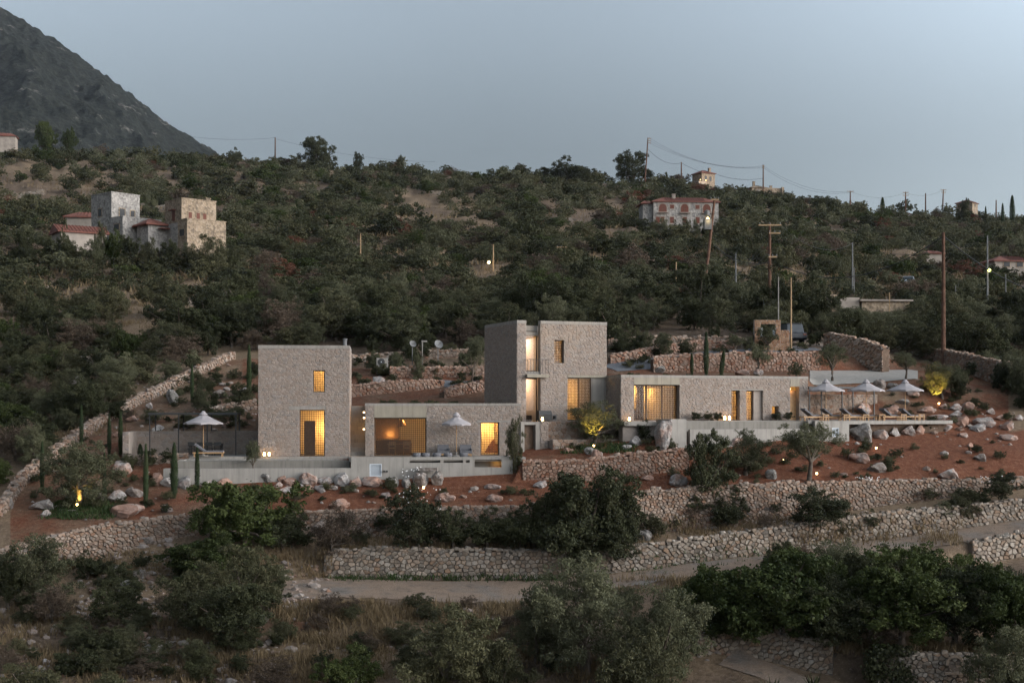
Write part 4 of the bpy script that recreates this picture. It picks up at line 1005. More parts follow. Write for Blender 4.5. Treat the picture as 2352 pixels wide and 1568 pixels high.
ro = rl.build('railing', M['metal_dark'], bo)
for i in range(8):
    x = slot[0]-.05+(slot[1]-slot[0]+.46)*i/7; q = MB(); q.box(x-.009, x+.009, -.394, -.376, rz0+.1, rz1-.03); q.build('baluster', M['metal_dark'], bo)
lattice_window(T2, 'window', *sw, .24)
# dark lattice door and concrete panel
dx1 = RP.sx(1359.5)
lattice_window(T2, 'door', dr[0], dx1, ZR, dr[3], .14, cell=.10, frame=.07, mull=1)
cp = MB(); cp.box(dx1+.001, xe-.002, .1, .4, ZR, dr[3]); cp.build('concrete_panel', M['concrete'], T2)
lamp(T2, (1.0, 2.6, ZR+2.6), 34, (1.0, .62, .40)); lamp(T2, (1.0, 2.6, g1[2]+2.0), 36, (1.0, .66, .46)); lamp(T2, (4.9, 4.8, ZR+1.9), 42); lamp(T2, (3.4, 3.0, g1[2]+2.0), 70)
w_ = MB(); w_.box(1.75, 1.87, .43, 5.7, ZR, cz2-.9); w_.build('partition', M['plaster_in'], T2)
w_ = MB(); w_.box(dr[0]+.15, dr[0]+.75, 2.4, 3.0, ZR, ZR+2.1); w_.build('wardrobe_panel', M['wood_dark'], T2)
w_ = MB(); w_.box(.55, 1.6, 1.4, 2.1, ZR-.26, ZR+.35); w_.build('sideboard_panel', M['wood_dark'], T2)

# long low house
RQ = Plane(1426, 93.25, 21.0)
LH = empty('long_house', RQ.O, RQ.rot, 'long low right stone house with a wide lattice window and narrow slots', 'house')
xw = RQ.sx(1855.7); zt3 = RQ.z(1640, 862.5); cz3 = zt3-.18
bw2 = RQ.rect(1455.7, 1560.7, 883.5, 965); bw2 = (bw2[0], bw2[1], ZR+.0, bw2[3])
s1 = RQ.rect(1680, 1699, 896.5, 966.5); s1 = (s1[0], s1[1], ZR, s1[3])
s2 = RQ.rect(1714.5, 1752, 896.5, 966.5); s2 = (s2[0], s2[1], ZR, s1[3])
sq = RQ.rect(1773, 1788.5, 932.8, 950.3)
s3 = RQ.rect(1815, 1835.7, 888, 967); s3 = (s3[0], s3[1], ZR, s3[3])
p1 = (bw2[0], bw2[1], bw2[3]+.001, cz3-.002); p3 = (s3[0], s3[1], s3[3]+.001, cz3-.002)
ln3 = (s1[0], s2[1], s1[3]+.001, s1[3]+.07)
hl = [bw2, s1, s2, sq, s3]
shell(LH, 0, xw, ZR-.3, cz3-.002, 6.5, hl, parapet=.12, t=.5)
c_ = MB(); c_.box(-.01, xw+.01, -.035, .5, cz3, zt3); c_.box(-.01, .5, .5, 6.5, cz3, zt3); c_.box(xw-.5, xw+.01, .5, 6.5, cz3, zt3); c_.box(.5, xw-.5, 6.0, 6.5, cz3, zt3); c_.build('coping', M['concrete'], LH)
for pp, mm in ((p1, 'concrete_warm'), (p3, 'concrete_warm'), (ln3, 'concrete')):
    q = MB(); q.box(pp[0], pp[1], -.03, .12, pp[2], pp[3]); q.build('lintel', M[mm], LH)
facade(LH, 0, xw, ZR-.3, cz3, hl+[p1, p3, ln3], 73)
side_stones(LH, 0, 0, 2.4, ZR-.3, cz3, -1, 74, 60)
s_ = MB(); s_.box(.5, xw-.5, .5, 6.0, cz3-.18, cz3-.02); s_.build('roof_soil', M['joint_dirt'], LH)
lattice_window(LH, 'window', *bw2, .36, cell=.12, bar=.026, frame=.08, mull=2)
lattice_window(LH, 'window', *s1, .34, frame=.05)
sm = RQ.sx(1733.5); lattice_window(LH, 'window', s2[0], sm, s2[2], s2[3], .34, frame=.05)
q = MB(); q.box(sm+.001, s2[1]-.001, .16, .48, s2[2], s2[3]); q.build('shutter_panel', M['mortar'], LH)
lattice_window(LH, 'window', *sq, .36, lat=False, frame=.04)
q = MB(); q.box(s3[0]+.001, s3[1]-.001, .40, .46, ZR, ZR+2.05); q.build('door', M['wood_tan'], LH)
b = MB(); b.box(s3[0]+.05, s3[0]+.15, .2, .28, s3[3]-.22, s3[3]-.1); b.build('wall_light', M['bulb_soft'], LH); lamp(LH, (s3[0]+.25, .25, s3[3]-.3), 3.5, r=.03, name='porch_light')
for (x, y, z, pw) in ((bw2[0]+.7, 2.9, ZR+1.6, 16), (bw2[1]-1.35, 5.4, ZR+1.95, 26), (bw2[1]-.15, 5.4, ZR+1.95, 26), ((s1[0]+s2[0])/2, 3.0, ZR+2.1, 130), ((sq[0]+sq[1])/2, 3.0, ZR+1.6, 60)): lamp(LH, (x, y, z), pw)
for x in (bw2[1]+.5, s2[1]+.35): q = MB(); q.box(x, x+.12, .5, 6.0, ZR, cz3-.6); q.build('partition', M['plaster_in'], LH)
q = MB(); q.box(bw2[0]+1.25, bw2[0]+1.5, 1.6, 2.2, ZR, ZR+2.35); q.build('inner_column', M['wood_dark'], LH)
q = MB(); q.box(bw2[1]-1.05, bw2[1]-.75, 5.4, 5.5, ZR+.7, ZR+1.75); q.build('hanging_picture', M['wood_dark'], LH)
for i, x in enumerate((bw2[0]+.5, bw2[0]+.85)):
    q = MB(); q.lathe([(.02, ZR+2.0), (.05, ZR+1.9), (.14, ZR+1.66), (.02, ZR+1.68)], 10, x, 2.4); po = q.build('pendant_lamp', M['bulb_soft'], LH)
sf = MB(); sf.box(bw2[0]+1.7, bw2[1]-.9, 3.6, 4.4, ZR+.02, ZR+.42); sf.box(bw2[0]+1.7, bw2[1]-.9, 4.2, 4.4, ZR+.42, ZR+.8); sf.build('sofa_panel', M['cushion'], LH)
furn_table('dining_table', rw(bw2[0]+.9, 2.6, ZR+.02, RQ), RQ.rot, 'wooden table seen through the wide window of the long low house')
for dx in (-.4, .4): furn_chair('dining_chair', rw(bw2[0]+.9+dx, 1.9, ZR+.02, RQ), RQ.rot+R(180), 'wooden chair at the table behind the wide window of the long house', 'chairs in the long house')

# right terrace
RT = empty('pool_terrace', RQ.O, RQ.rot, 'pale concrete pool terrace in front of the long right house', 'terrace')
QF = RQ.off(-2.3); QG = RQ.off(-3.1)
za = ZR-.02
m = MB(); m.box(QF.sx(1575), QF.sx(1880), -2.3, -1.95, -3.2, za-.02); m.build('pool_wall', M['concrete_wet'], RT)
m = MB(); m.box(QF.sx(1575), QF.sx(1880), -1.95, -1.0, za-1.2, za-.05); m.build('water', M['water'], RT)
m = MB(); m.box(QF.sx(1560), xw+.3, -1.0, -.04, -2.2, za); m.build('paving', M['concrete_pale'], RT)
m = MB(); m.box(QG.sx(1585), QG.sx(1872), -3.1, -2.85, -3.4, QG.z(1700, 985.5)); m.box(QG.sx(1585), QG.sx(1872), -2.85, -2.302, -3.4, QG.z(1700, 990)); m.build('overflow_basin', M['concrete_pale'], RT)
m = MB(); m.box(QG.sx(1541), QG.sx(1576), -3.15, -1.0, -3.4, QG.z(1555, 962.5)); m.build('end_block', M['concrete_pale'], RT)
lv = QG.rect(1911, 1927, 982, 1003)
m = MB(); wall_boxes(m, QG.sx(1872), QG.sx(1950), -3.6, za, [lv], -3.12, -2.8); m.box(QG.sx(1950)-.3, QG.sx(1950), -2.8, -.3, -3.6, za-.002); m.build('end_block', M['concrete_pale'], RT)
louvre(RT, lv, -3.06, 7)
m = MB(); m.box(QG.sx(1862), QG.sx(1950), -2.8, 4.5, za-.2, za-.004); m.box(QG.sx(1950)+.002, QG.sx(2188), -3.12, 4.5, za-.24, za-.003); m.build('deck', M['concrete_pale'], RT)
# ledge below the wide window, left of the end block
m = MB(); m.box(-.3, QG.sx(1541)-.002, -1.2, -.04, ZR-.32, ZR-.05); m.build('ledge', M['concrete'], RT)
m = MB(); m.box(-.29, QG.sx(1541)-.004, -.9, -.3, -3.2, ZR-.32); m.build('ledge_base', M['mortar'], RT)
m = MB(); m.box(QG.sx(1950)+.004, QG.sx(2185), -2.6, 4.4, -3.4, za-.242); m.build('deck_base', M['joint_dirt'], RT)
# stone wall behind the deck
DW = empty('deck_wall', RQ.O, RQ.rot, 'low stone wall behind the deck loungers, under the pergola', 'stone wall')
wx0, wx1 = xw+.1, RQ.off(5.0).sx(2015); wz = RQ.off(5).z(1940, 906)
m = MB(); m.box(wx0, wx1, 5.0, 5.4, ZR-.4, wz); m.build('core', M['mortar'], DW)
cl = cells(wx1-wx0, wz-ZR, .34, .2, 81); lay_stones(DW, cl, flat_frame((wx0, 5.0, ZR), (1, 0, 0), (0, 0, 1), (0, -1, 0)), M['dry_stone'], .03, .022, 82, 200)
RX = RQ.off(2.0)
pergola('pergola', RX, 1858, 2012, 0.0, RX.z(1930, 888), ZR, 0, 'thin dark flat-roofed pergola beside the deck loungers', 3, 2.8)

# walls and gate between the houses
GW = empty('passage_wall', RP.O, RP.rot, 'stone retaining wall with pier and dark gateway between the two houses', 'stone wall')
GP = RP.off(-1.6); ga, gb = GP.sx(1240.6), GP.sx(1259.7); zu = GP.z(1250, 968)
m = MB(); m.box(ga, gb, -1.6, -1.0, -3.7, zu); m.build('pier', M['mortar'], GW)
cl = cells(gb-ga, zu+3.3, .3, .19, 83); lay_stones(GW, cl, flat_frame((ga, -1.6, -3.3), (1, 0, 0), (0, 0, 1), (0, -1, 0)), M['facade_stone'], .028, .022, 84, 80)
jx = GP.sx(1230.7); dx0 = GP.sx(1206.6)
m = MB(); m.box(jx, ga-.002, -1.58, -.3, -3.7, zu-.01); m.box(dx0-.3, jx-.002, -1.58, -.3, GP.z(1215, 975.5), GP.z(1215, 969)); m.box(dx0-.3, dx0-.05, -1.58, -.3, -3.7, GP.z(1215, 975.6)); m.build('door_surround', M['concrete'], GW)
m = MB(); m.box(dx0-.05, jx-.003, -1.2, -1.12, -3.5, GP.z(1215, 975.7)); m.build('gate_leaf', M['wood_dark'], GW)
e1 = GP.sx(1432)
m = MB(); m.box(gb+.002, e1, -1.2, -.05, -3.6, zu-.015); m.build('core', M['mortar'], GW)
cl = cells(e1-gb, zu+3.0, .34, .22, 85); lay_stones(GW, cl, flat_frame((gb, -1.2, -3.0), (1, 0, 0), (0, 0, 1), (0, -1, 0)), M['dry_stone'], .04, .025, 86, 120, rest='wall_stones')
zlw = GP.off(-.8).z(1340, 1009)
m = MB(); m.box(gb+.004, e1-.3, -2.3, -1.95, -3.7, zlw); m.box(gb+.004, e1-.3, -1.95, -1.202, -3.7, zlw-.06); m.build('low_wall', M['mortar'], GW)
cl = cells(e1-.3-gb, zlw+3.3, .34, .2, 87); lay_stones(GW, cl, flat_frame((gb+.004, -2.3, -3.3), (1, 0, 0), (0, 0, 1), (0, -1, 0)), M['dry_stone'], .04, .025, 88, 90, rest='low_wall_stones')
m = MB(); m.box(dx0-.3, gb, -.3, -.05, -3.7, zu-.02); m.box(0.0, gb, -.998, -.302, zu-.3, zu-.03); m.build('landing', M['concrete'], GW)
# ------------------------------------------------------------------ plants
def leaf_cloud(seed, lobes, n, leaf, aspect=0.42, out=0.55, droop=0.0):
    """n leaf-sized faces spread through the volume of overlapping lobes [(centre, radii)]"""
    rs = np.random.RandomState(seed)
    C = np.array([l[0] for l in lobes], float); Rr = np.array([l[1] for l in lobes], float)
    wgt = np.prod(Rr, 1) ** (2/3); wgt /= wgt.sum()
    k_ = rs.choice(len(lobes), n, p=wgt)
    d = rs.normal(size=(n, 3)); d /= np.linalg.norm(d, axis=1)[:, None]
    r_ = rs.uniform(0, 1, n) ** 0.30 * (1 + 0.10 * rs.normal(size=n))
    p = C[k_] + d * r_[:, None] * Rr[k_]
    nrm = d * out + rs.normal(size=(n, 3)) * (1 - out) * 0.8; nrm /= np.linalg.norm(nrm, axis=1)[:, None]
    t = rs.normal(size=(n, 3)) + np.array([0, 0, 0.5 - droop]); t -= nrm * (t * nrm).sum(1)[:, None]; t /= np.linalg.norm(t, axis=1)[:, None] + 1e-9
    b = np.cross(nrm, t)
    L = leaf * rs.uniform(0.6, 1.4, n)[:, None]; W = L * aspect
    V = np.empty((n, 4, 3)); V[:, 0] = p - t*L*0.5; V[:, 1] = p + b*W*0.5; V[:, 2] = p + t*L*0.5; V[:, 3] = p - b*W*0.5
    tone = np.clip(rs.uniform(0, 1, n) * 0.6 + rs.uniform(0, 1, len(lobes))[k_] * 0.4, 0, 1)
    return V.reshape(-1, 3), np.repeat(tone, 4)

def crown_mesh(name, seed, mat, rx, rz, n, leaf, nl=14, cz=None, lob=(0.30, 0.5), flat=0.85, aspect=0.42, low=-0.55, ns=12):
    rg = random.Random(seed); cz = rz if cz is None else cz; lobes = []
    for i in range(nl):
        a = rg.uniform(0, 2*math.pi); e = math.asin(rg.uniform(low, 1.0)); q = rg.uniform(0.40, 0.98)
        c = (rx*q*math.cos(a)*math.cos(e), rx*q*math.sin(a)*math.cos(e), cz + rz*q*math.sin(e)*0.95)
        k_ = rg.uniform(*lob) * (1.25 - 0.55*q); lobes.append((c, (rx*k_*rg.uniform(.8, 1.25), rx*k_*rg.uniform(.8, 1.25), rz*k_*flat*rg.uniform(.75, 1.2))))
    lobes.append(((0, 0, cz*0.95), (rx*0.55, rx*0.55, rz*0.55)))
    sub = []
    for (c, r_) in lobes:
        for _ in range(ns):
            v = Vector((rg.gauss(0, 1), rg.gauss(0, 1), rg.gauss(0.25, 1))).normalized(); q = rg.uniform(0.55, 1.02); k_ = rg.uniform(0.22, 0.46)
            sub.append(((c[0]+v.x*r_[0]*q, c[1]+v.y*r_[1]*q, c[2]+v.z*r_[2]*q), (r_[0]*k_, r_[1]*k_, r_[2]*k_*rg.uniform(.8, 1.3))))
    V, tone = leaf_cloud(seed, sub + lobes[-1:], n, leaf, aspect)
    if cz <= rz*1.01: V[:, 2] = np.where(V[:, 2] < 0.02, 0.02 + np.abs(V[:, 2])*0.15, V[:, 2])
    Fc = np.arange(len(V)).reshape(-1, 4)
    return mesh_np(name, V, Fc, mat, tone), lobes

def trunk_mesh(name, seed, h, r, lobes, nb=6, lean=0.15, mat='bark'):
    rg = random.Random(seed); b = MB()
    p = Vector((0, 0, -0.25)); tip = Vector((rg.uniform(-lean, lean)*h, rg.uniform(-lean, lean)*h, h)); mid = tip*0.5 + Vector((rg.uniform(-.1, .1)*h, rg.uniform(-.1, .1)*h, 0))
    b.tube([p, mid*0.5, mid, tip], [r*1.35, r*1.05, r*0.9, r*0.7], 7)
    for i in range(min(nb, len(lobes))):
        c = Vector(lobes[i][0]); s = mid.lerp(tip, rg.uniform(0.3, 1.0)); m_ = s.lerp(c, 0.5) + Vector((rg.uniform(-.1, .1), rg.uniform(-.1, .1), 0.1))*r*4
        b.tube([s, m_, s.lerp(c, 0.95)], [r*0.55, r*0.38, r*0.14], 5)
    return b.mesh(name, M[mat], True)

PROTO = {}; PTOP = {}
def proto(key, mat, seed, rx, rz, n, leaf, cz, th, tr, **kw):
    cm, lobes = crown_mesh('crown', seed, M[mat], rx, rz, n, leaf, cz=cz, **kw)
    PTOP[key] = max(v.co.z for v in cm.vertices) * 0.97
    PROTO[key] = (cm, trunk_mesh('trunk', seed, th, tr, lobes))
# unit trees: crown radius 1 (scaled at planting)
for i in range(4): proto(('olivet', i), 'olive', 400+i, 1.0, 0.85, 14000, 0.056, 1.25, 0.75, 0.075, nl=22, lob=(0.22, 0.42), aspect=0.34)
for i in range(4): proto(('olive', i), 'olive', 100+i, 1.0, 0.92, 20000, 0.054, 0.86, 0.5, 0.07, nl=30, lob=(0.20, 0.40), aspect=0.34, low=-0.95)
for i in range(3): proto(('green', i), 'green', 120+i, 1.0, 0.95, 18000, 0.056, 0.88, 0.5, 0.07, nl=34, lob=(0.17, 0.36), aspect=0.6, low=-0.95)
for i in range(4): proto(('dark', i), 'dark', 140+i, 1.0, 1.0, 18000, 0.056, 0.92, 0.5, 0.07, nl=30, lob=(0.18, 0.40), aspect=0.55, low=-0.95)
for i in range(3): proto(('scrub', i), 'scrub', 160+i, 1.0, 0.85, 15000, 0.056, 0.76, 0.4, 0.06, nl=28, lob=(0.18, 0.40), low=-0.95)
for i in range(2): proto(('brown', i), 'brown', 180+i, 1.0, 0.8, 9000, 0.06, 0.72, 0.4, 0.05, nl=24, lob=(0.18, 0.40), aspect=0.3, low=-0.95)
# lighter versions for the hillside
for key, mat, sd, asp in (('olive', 'olive', 200, .4), ('green', 'green', 220, .6), ('dark', 'dark', 240, .55), ('scrub', 'scrub', 260, .5), ('brown', 'brown', 280, .4), ('rust', 'rust', 300, .5)):
    for i in range(3 if key not in ('brown', 'rust', 'green') else 2):
        proto((key+'_far', i), mat, sd+i, 1.0, 0.8, 3000, 0.105, 0.66, 0.5, 0.06, nl=22, lob=(0.22, 0.44), aspect=asp, low=-0.8, ns=7)

def plant(kind, i, loc, r, hscale=1.0, rz=None, label=None, cat='tree', group=None, name='tree', trunk=True, w=1.0, lift=0.0):
    cm, tm = PROTO[(kind, i)]
    rz = rnd.uniform(0, 6.28) if rz is None else rz
    if trunk:
        t = empty(name, loc, rz, label, cat, group)
        c = bpy.data.objects.new('crown', cm); c.scale = (r*w*rnd.uniform(.88, 1.15), r*w*rnd.uniform(.88, 1.15), r*hscale); c.rotation_euler = (rnd.uniform(-.08, .08), rnd.uniform(-.08, .08), 0); c.location = (0, 0, lift); link(c, t)
        q = bpy.data.objects.new('trunk', tm); q.scale = (r, r, r*hscale + lift); link(q, t)
        return t
    c = bpy.data.objects.new(name, cm); c.scale = (r*w, r*w, r*hscale); c.location = loc; c.rotation_euler = (0, 0, rz); link(c)
    return tag(c, label, cat, group)

def plant_px(kind, i, u, yb, yt, wu, label, cat='tree', group=None, name='tree', d=None, dmin=0, trunk=True, lift=0.0):
    """a plant whose foot stands at (u, yb), whose top reaches yt and which is wu wide"""
    p = at(u, yb, dmin) if d is None else Vector(((u-CX)/F*d, d, ground_ud(u, d)))
    s = F / p.y; r_ = wu / s / 2; 
    ytop_z = (HY - yt) / s; h = max(0.5, ytop_z - p.z)
    cm, tm = PROTO[(kind, i)]
    top = PTOP[(kind, i)]
    return plant(kind, i, p, r_, h/top/r_, None, label, cat, group, name, trunk)

# ---- foreground -----------------------------------------------------------------
FG = [
 ('green', 0, 565, 1275, 1100, 235, 'bright green leafy tree, the greenest, in front of the left house', 'tree', 'leafy_tree'),
 ('green', 1, 480, 1345, 1222, 190, 'bright green bushy tree on the slope just below the greenest tree', 'tree', 'leafy_tree'),
 ('scrub', 0, 560, 1420, 1250, 190, 'grey-green feathery bush beside the left end of the gravel road', 'bush', 'bush'),
 ('scrub', 1, 440, 1460, 1290, 170, 'dull green bush low on the rocky slope at the left', 'bush', 'bush'),
 ('dark', 0, 545, 1490, 1335, 180, 'dark rounded bush low on the slope below the bright green trees', 'bush', 'bush'),
 ('olive', 0, 85, 1395, 1228, 190, 'grey-green olive tree below the wall end at the left edge', 'tree', 'olive_tree'),
 ('dark', 1, 20, 1400, 1250, 110, 'dark bush cut by the left edge below the curved wall', 'bush', 'bush'),
 ('brown', 0, 120, 1430, 1340, 130, 'bare brown twiggy shrub under the olive tree at the left edge', 'shrub', 'shrub'),
 ('dark', 2, 650, 1265, 1170, 110, 'dark shrub right of the greenest tree, against the terrace wall', 'bush', 'bush'),
 ('brown', 1, 762, 1275, 1152, 120, 'brown-green drooping shrub hanging over the terrace wall', 'shrub', 'shrub'),
 ('dark', 3, 960, 1262, 1110, 140, 'dark oleander with white flowers in front of the stone bench', 'shrub', 'oleander'),
 ('dark', 0, 1040, 1262, 1165, 100, 'dark shrub right of the white-flowered oleander', 'shrub', 'shrub'),
 ('dark', 1, 1120, 1258, 1162, 120, 'dark ivy-green shrub against the middle of the terrace wall', 'shrub', 'shrub'),
 ('dark', 2, 1195, 1262, 1172, 90, 'small dark shrub left of the big dark tree', 'shrub', 'shrub'),
 ('dark', 2, 1345, 1300, 1068, 235, 'big near-black leafy tree rising in front of the reddish curved wall', 'tree', 'evergreen_tree'),
 ('dark', 0, 1292, 1292, 1105, 150, 'dark leafy bush on the left flank of the big near-black tree', 'bush', 'bush'),
 ('dark', 3, 1398, 1285, 1090, 140, 'dark leafy tree crowding the big near-black tree from the right', 'tree', 'evergreen_tree'),
 ('dark', 1, 1340, 1300, 1180, 170, 'dark bush at the foot of the big near-black tree', 'bush', 'bush'),
 ('dark', 3, 1425, 1290, 1150, 110, 'dark bush on the right flank of the big near-black tree', 'bush', 'bush'),
 ('dark', 0, 1622, 1170, 985, 110, 'tall ivy-clad dark green tree in front of the right terrace', 'tree', 'ivy_tree'),
 ('olive', 1, 1712, 1090, 985, 125, 'olive tree right of the ivy-clad tree, below the right pool wall', 'tree', 'olive_tree'),
 ('olivet', 2, 1858, 1108, 970, 135, 'olive tree with a bare forked trunk on the red slope', 'tree', 'olive_tree'),
 ('dark', 1, 1672, 1212, 1130, 90, 'dark shrub at the foot of the ivy-clad tree', 'shrub', 'shrub'),
 ('dark', 3, 1880, 1212, 1118, 135, 'dark shrub leaning on the long terrace wall at the right', 'shrub', 'shrub'),
 ('scrub', 1, 1500, 1235, 1180, 80, 'dull shrub in front of the left end of the long terrace wall', 'shrub', 'shrub'),
 ('dark', 0, 2300, 1150, 1085, 90, 'dark flowering shrub on the terrace wall near the right edge', 'shrub', 'shrub'),
 ('olive', 0, 1345, 1550, 1275, 300, 'large smoky-grey olive tree in the foreground, right of centre', 'tree', 'olive_tree'),
 ('olive', 1, 1230, 1520, 1345, 130, 'grey-green olive bush at the edge of the gravel road in the foreground', 'bush', 'olive_bush'),
 ('olive', 3, 1520, 1590, 1340, 230, 'wide grey olive tree beside the lower path in the foreground', 'tree', 'olive_tree'),
 ('scrub', 2, 1450, 1640, 1430, 250, 'yellow-green olive tree cut by the bottom edge, right of centre', 'tree', 'olive_tree'),
 ('scrub', 0, 1030, 1620, 1392, 290, 'green olive tree cut by the bottom edge, left of centre', 'tree', 'olive_tree'),
 ('green', 2, 800, 1630, 1480, 150, 'yellow-green bush by the bottom edge, below the dry grass bank', 'bush', 'bush'),
 ('scrub', 1, 1150, 1620, 1470, 140, 'dull bush by the bottom edge between the two foreground olives', 'bush', 'bush'),
 ('green', 1, 1660, 1480, 1300, 210, 'dense green tree at the left end of the thicket below the road', 'tree', 'leafy_tree'),
 ('green', 0, 1785, 1490, 1275, 250, 'dense green tree with yellowish tips above the lower grey wall', 'tree', 'leafy_tree'),
 ('olive', 2, 1915, 1420, 1235, 170, 'grey olive tree half hidden in the thicket below the road', 'tree', 'olive_tree'),
 ('dark', 3, 1920, 1490, 1320, 190, 'dark green tree in the middle of the right thicket', 'tree', 'evergreen_tree'),
 ('green', 2, 2070, 1490, 1260, 240, 'tall green tree in the right thicket, below the road bend', 'tree', 'leafy_tree'),
 ('dark', 0, 2190, 1490, 1300, 210, 'broad dark tree in the right thicket above the niche wall', 'tree', 'evergreen_tree'),
 ('green', 1, 2300, 1500, 1285, 200, 'green tree at the right end of the thicket', 'tree', 'leafy_tree'),
 ('dark', 1, 2390, 1500, 1310, 160, 'dark tree cut by the right edge in the thicket', 'tree', 'evergreen_tree'),
 ('brown', 0, 2025, 1500, 1400, 95, 'dry reddish-brown shrub in front of the right thicket', 'shrub', 'shrub'),
 ('green', 2, 1600, 1440, 1318, 130, 'green bush at the left tip of the thicket, beside the grey olive', 'bush', 'bush'),
 ('green', 0, 1850, 1440, 1262, 170, 'leafy tree in the back row of the thicket, left of its middle', 'tree', 'leafy_tree'),
 ('dark', 2, 2000, 1430, 1250, 170, 'dark tree in the back row of the thicket below the road', 'tree', 'evergreen_tree'),
 ('green', 1, 2130, 1440, 1248, 180, 'tall leafy tree in the back row of the thicket under the road bend', 'tree', 'leafy_tree'),
 ('green', 2, 2240, 1440, 1272, 160, 'leafy tree in the back row of the thicket near the right edge', 'tree', 'leafy_tree'),
 ('dark', 3, 2345, 1440, 1300, 130, 'dark leafy tree under the short road wall at the right edge', 'tree', 'evergreen_tree'),
 ('scrub', 0, 1790, 1325, 1275, 90, 'dull bush on the verge of the road above the thicket', 'bush', 'bush'),
 ('olive', 3, 2320, 1640, 1430, 170, 'silvery olive tree in the bottom right corner', 'tree', 'olive_tree'),
 ('dark', 2, 270, 1440, 1330, 120, 'dark low bush on the rock outcrop at the left', 'bush', 'bush'),
 ('dark', 1, 200, 1330, 1262, 70, 'small dark bush against the curved tan wall', 'bush', 'bush'),
 ('brown', 1, 330, 1560, 1490, 110, 'greyish-brown low shrub near the bottom left rocks', 'shrub', 'shrub'),
 ('scrub', 2, 60, 1620, 1520, 150, 'dull green scrub in the bottom left corner', 'bush', 'bush'),
 ('scrub', 0, 230, 1620, 1545, 130, 'grey-green scrub by the bottom edge at the left', 'bush', 'bush'),
 ('brown', 0, 620, 1590, 1500, 120, 'brown dry scrub by the bottom edge below the dark bush', 'shrub', 'shrub'),
 ('brown', 1, 1420, 1235, 1170, 90, 'brownish shrub between the terrace wall ends', 'shrub', 'shrub'),
]
for (kd, i, u, yb, yt, wu, lab, cat, nm) in FG: plant_px(kd, i, u, yb, yt, wu*1.12, lab, cat, None, nm)

# ---- garden trees ------------------------------------------------------------------
GT = [
 ('olive', 0, 182, 1158, 1012, 195, 'round olive tree in the left garden with an uplight at its foot', 'tree', 'olive_tree'),
 ('olive', 3, 1365, 1020, 918, 150, 'olive tree glowing from the yellow uplight below the square tower', 'tree', 'olive_tree'),
 ('olivet', 0, 1084, 895, 772, 62, 'slim dark tree left of the square tower, trunk bare', 'tree', 'evergreen_tree'),
 ('olivet', 1, 1912, 876, 782, 78, 'olive tree with two trunks standing before the pale parking apron', 'tree', 'olive_tree'),
 ('olivet', 2, 2080, 872, 808, 66, 'flat-topped small dark tree on the parking apron', 'tree', 'evergreen_tree'),
 ('olive', 2, 2165, 915, 828, 95, 'olive tree lit yellow from below at the far right of the deck', 'tree', 'olive_tree'),
 ('olivet', 3, 1742, 860, 790, 70, 'leaning olive tree above the roof of the long house', 'tree', 'olive_tree'),
 ('olivet', 0, 1765, 812, 748, 56, 'small olive tree in front of the gate pillar', 'tree', 'olive_tree'),
 ('olivet', 1, 1690, 812, 765, 52, 'small grey olive left of the gate pillar', 'tree', 'olive_tree'),
 ('scrub', 0, 1830, 866, 830, 42, 'leafy shrub on the roof edge of the long house', 'shrub', 'shrub'),
 ('scrub', 1, 1162, 930, 893, 36, 'small yellowish shrub on the green roof beside the square tower', 'shrub', 'shrub'),
 ('scrub', 2, 1183, 1085, 952, 44, 'tall slender climbing shrub at the right end of the left house', 'shrub', 'shrub'),
 ('dark', 0, 1436, 1000, 955, 44, 'dark shrub under the wide window of the long house', 'shrub', 'shrub'),
 ('dark', 3, 1478, 1010, 962, 50, 'dark shrub left of the tall standing stone', 'shrub', 'shrub'),
 ('scrub', 1, 1275, 1005, 970, 36, 'climbing shrub on the low wall beside the stone pier', 'shrub', 'shrub'),
 ('dark', 2, 345, 1065, 1030, 44, 'low green shrub in front of the patio wall', 'shrub', 'shrub'),
 ('dark', 1, 385, 1062, 1028, 40, 'rounded green shrub beside the patio dining table', 'shrub', 'shrub'),
 ('scrub', 0, 468, 895, 868, 46, 'bush beside the boulder under the left boundary wall', 'bush', 'bush'),
 ('olive', 2, 350, 975, 938, 60, 'grey shrub behind the left pergola', 'bush', 'bush'),
 ('olive', 1, 430, 985, 950, 64, 'grey-blue shrub behind the left umbrella', 'bush', 'bush'),
 ('olive', 0, 530, 975, 935, 66, 'grey shrub between the left umbrella and the tall tower', 'bush', 'bush'),
]
for (kd, i, u, yb, yt, wu, lab, cat, nm) in GT: plant_px(kd, i, u, yb, yt, wu, lab, cat, None, nm)
p = at(583, 1100)
plant_px('olivet', 2, 583, 1100, 1012, 38, 'young slender tree with bare stem at the left corner of the tall tower', 'tree', None, 'young_tree')
rgs = random.Random(61)
for (u0, u1, y0, y1, n, wh) in ((815, 1108, 806, 872, 30, 'on the terraces behind the low left wing'), (1402, 1720, 790, 822, 22, 'on the terraces right of the square tower'), (400, 585, 850, 950, 14, 'on the slope left of the tall tower'), (1720, 1880, 795, 812, 6, 'beside the gate pillar'), (2130, 2340, 868, 935, 10, 'under the right boundary wall')):
    for j in range(n):
        p = at(rgs.uniform(u0, u1), rgs.uniform(y0, y1)); kd = rgs.choice(('scrub', 'dark', 'olive', 'dark'))
        plant(kd, rgs.randrange(2), p, rgs.uniform(.35, .85), rgs.uniform(.8, 1.5), None, '%s shrub %s' % ({'scrub': 'dull green', 'dark': 'dark green', 'olive': 'silvery'}[kd], wh), 'shrub', 'garden shrubs ' + wh, 'garden_shrub', trunk=False)
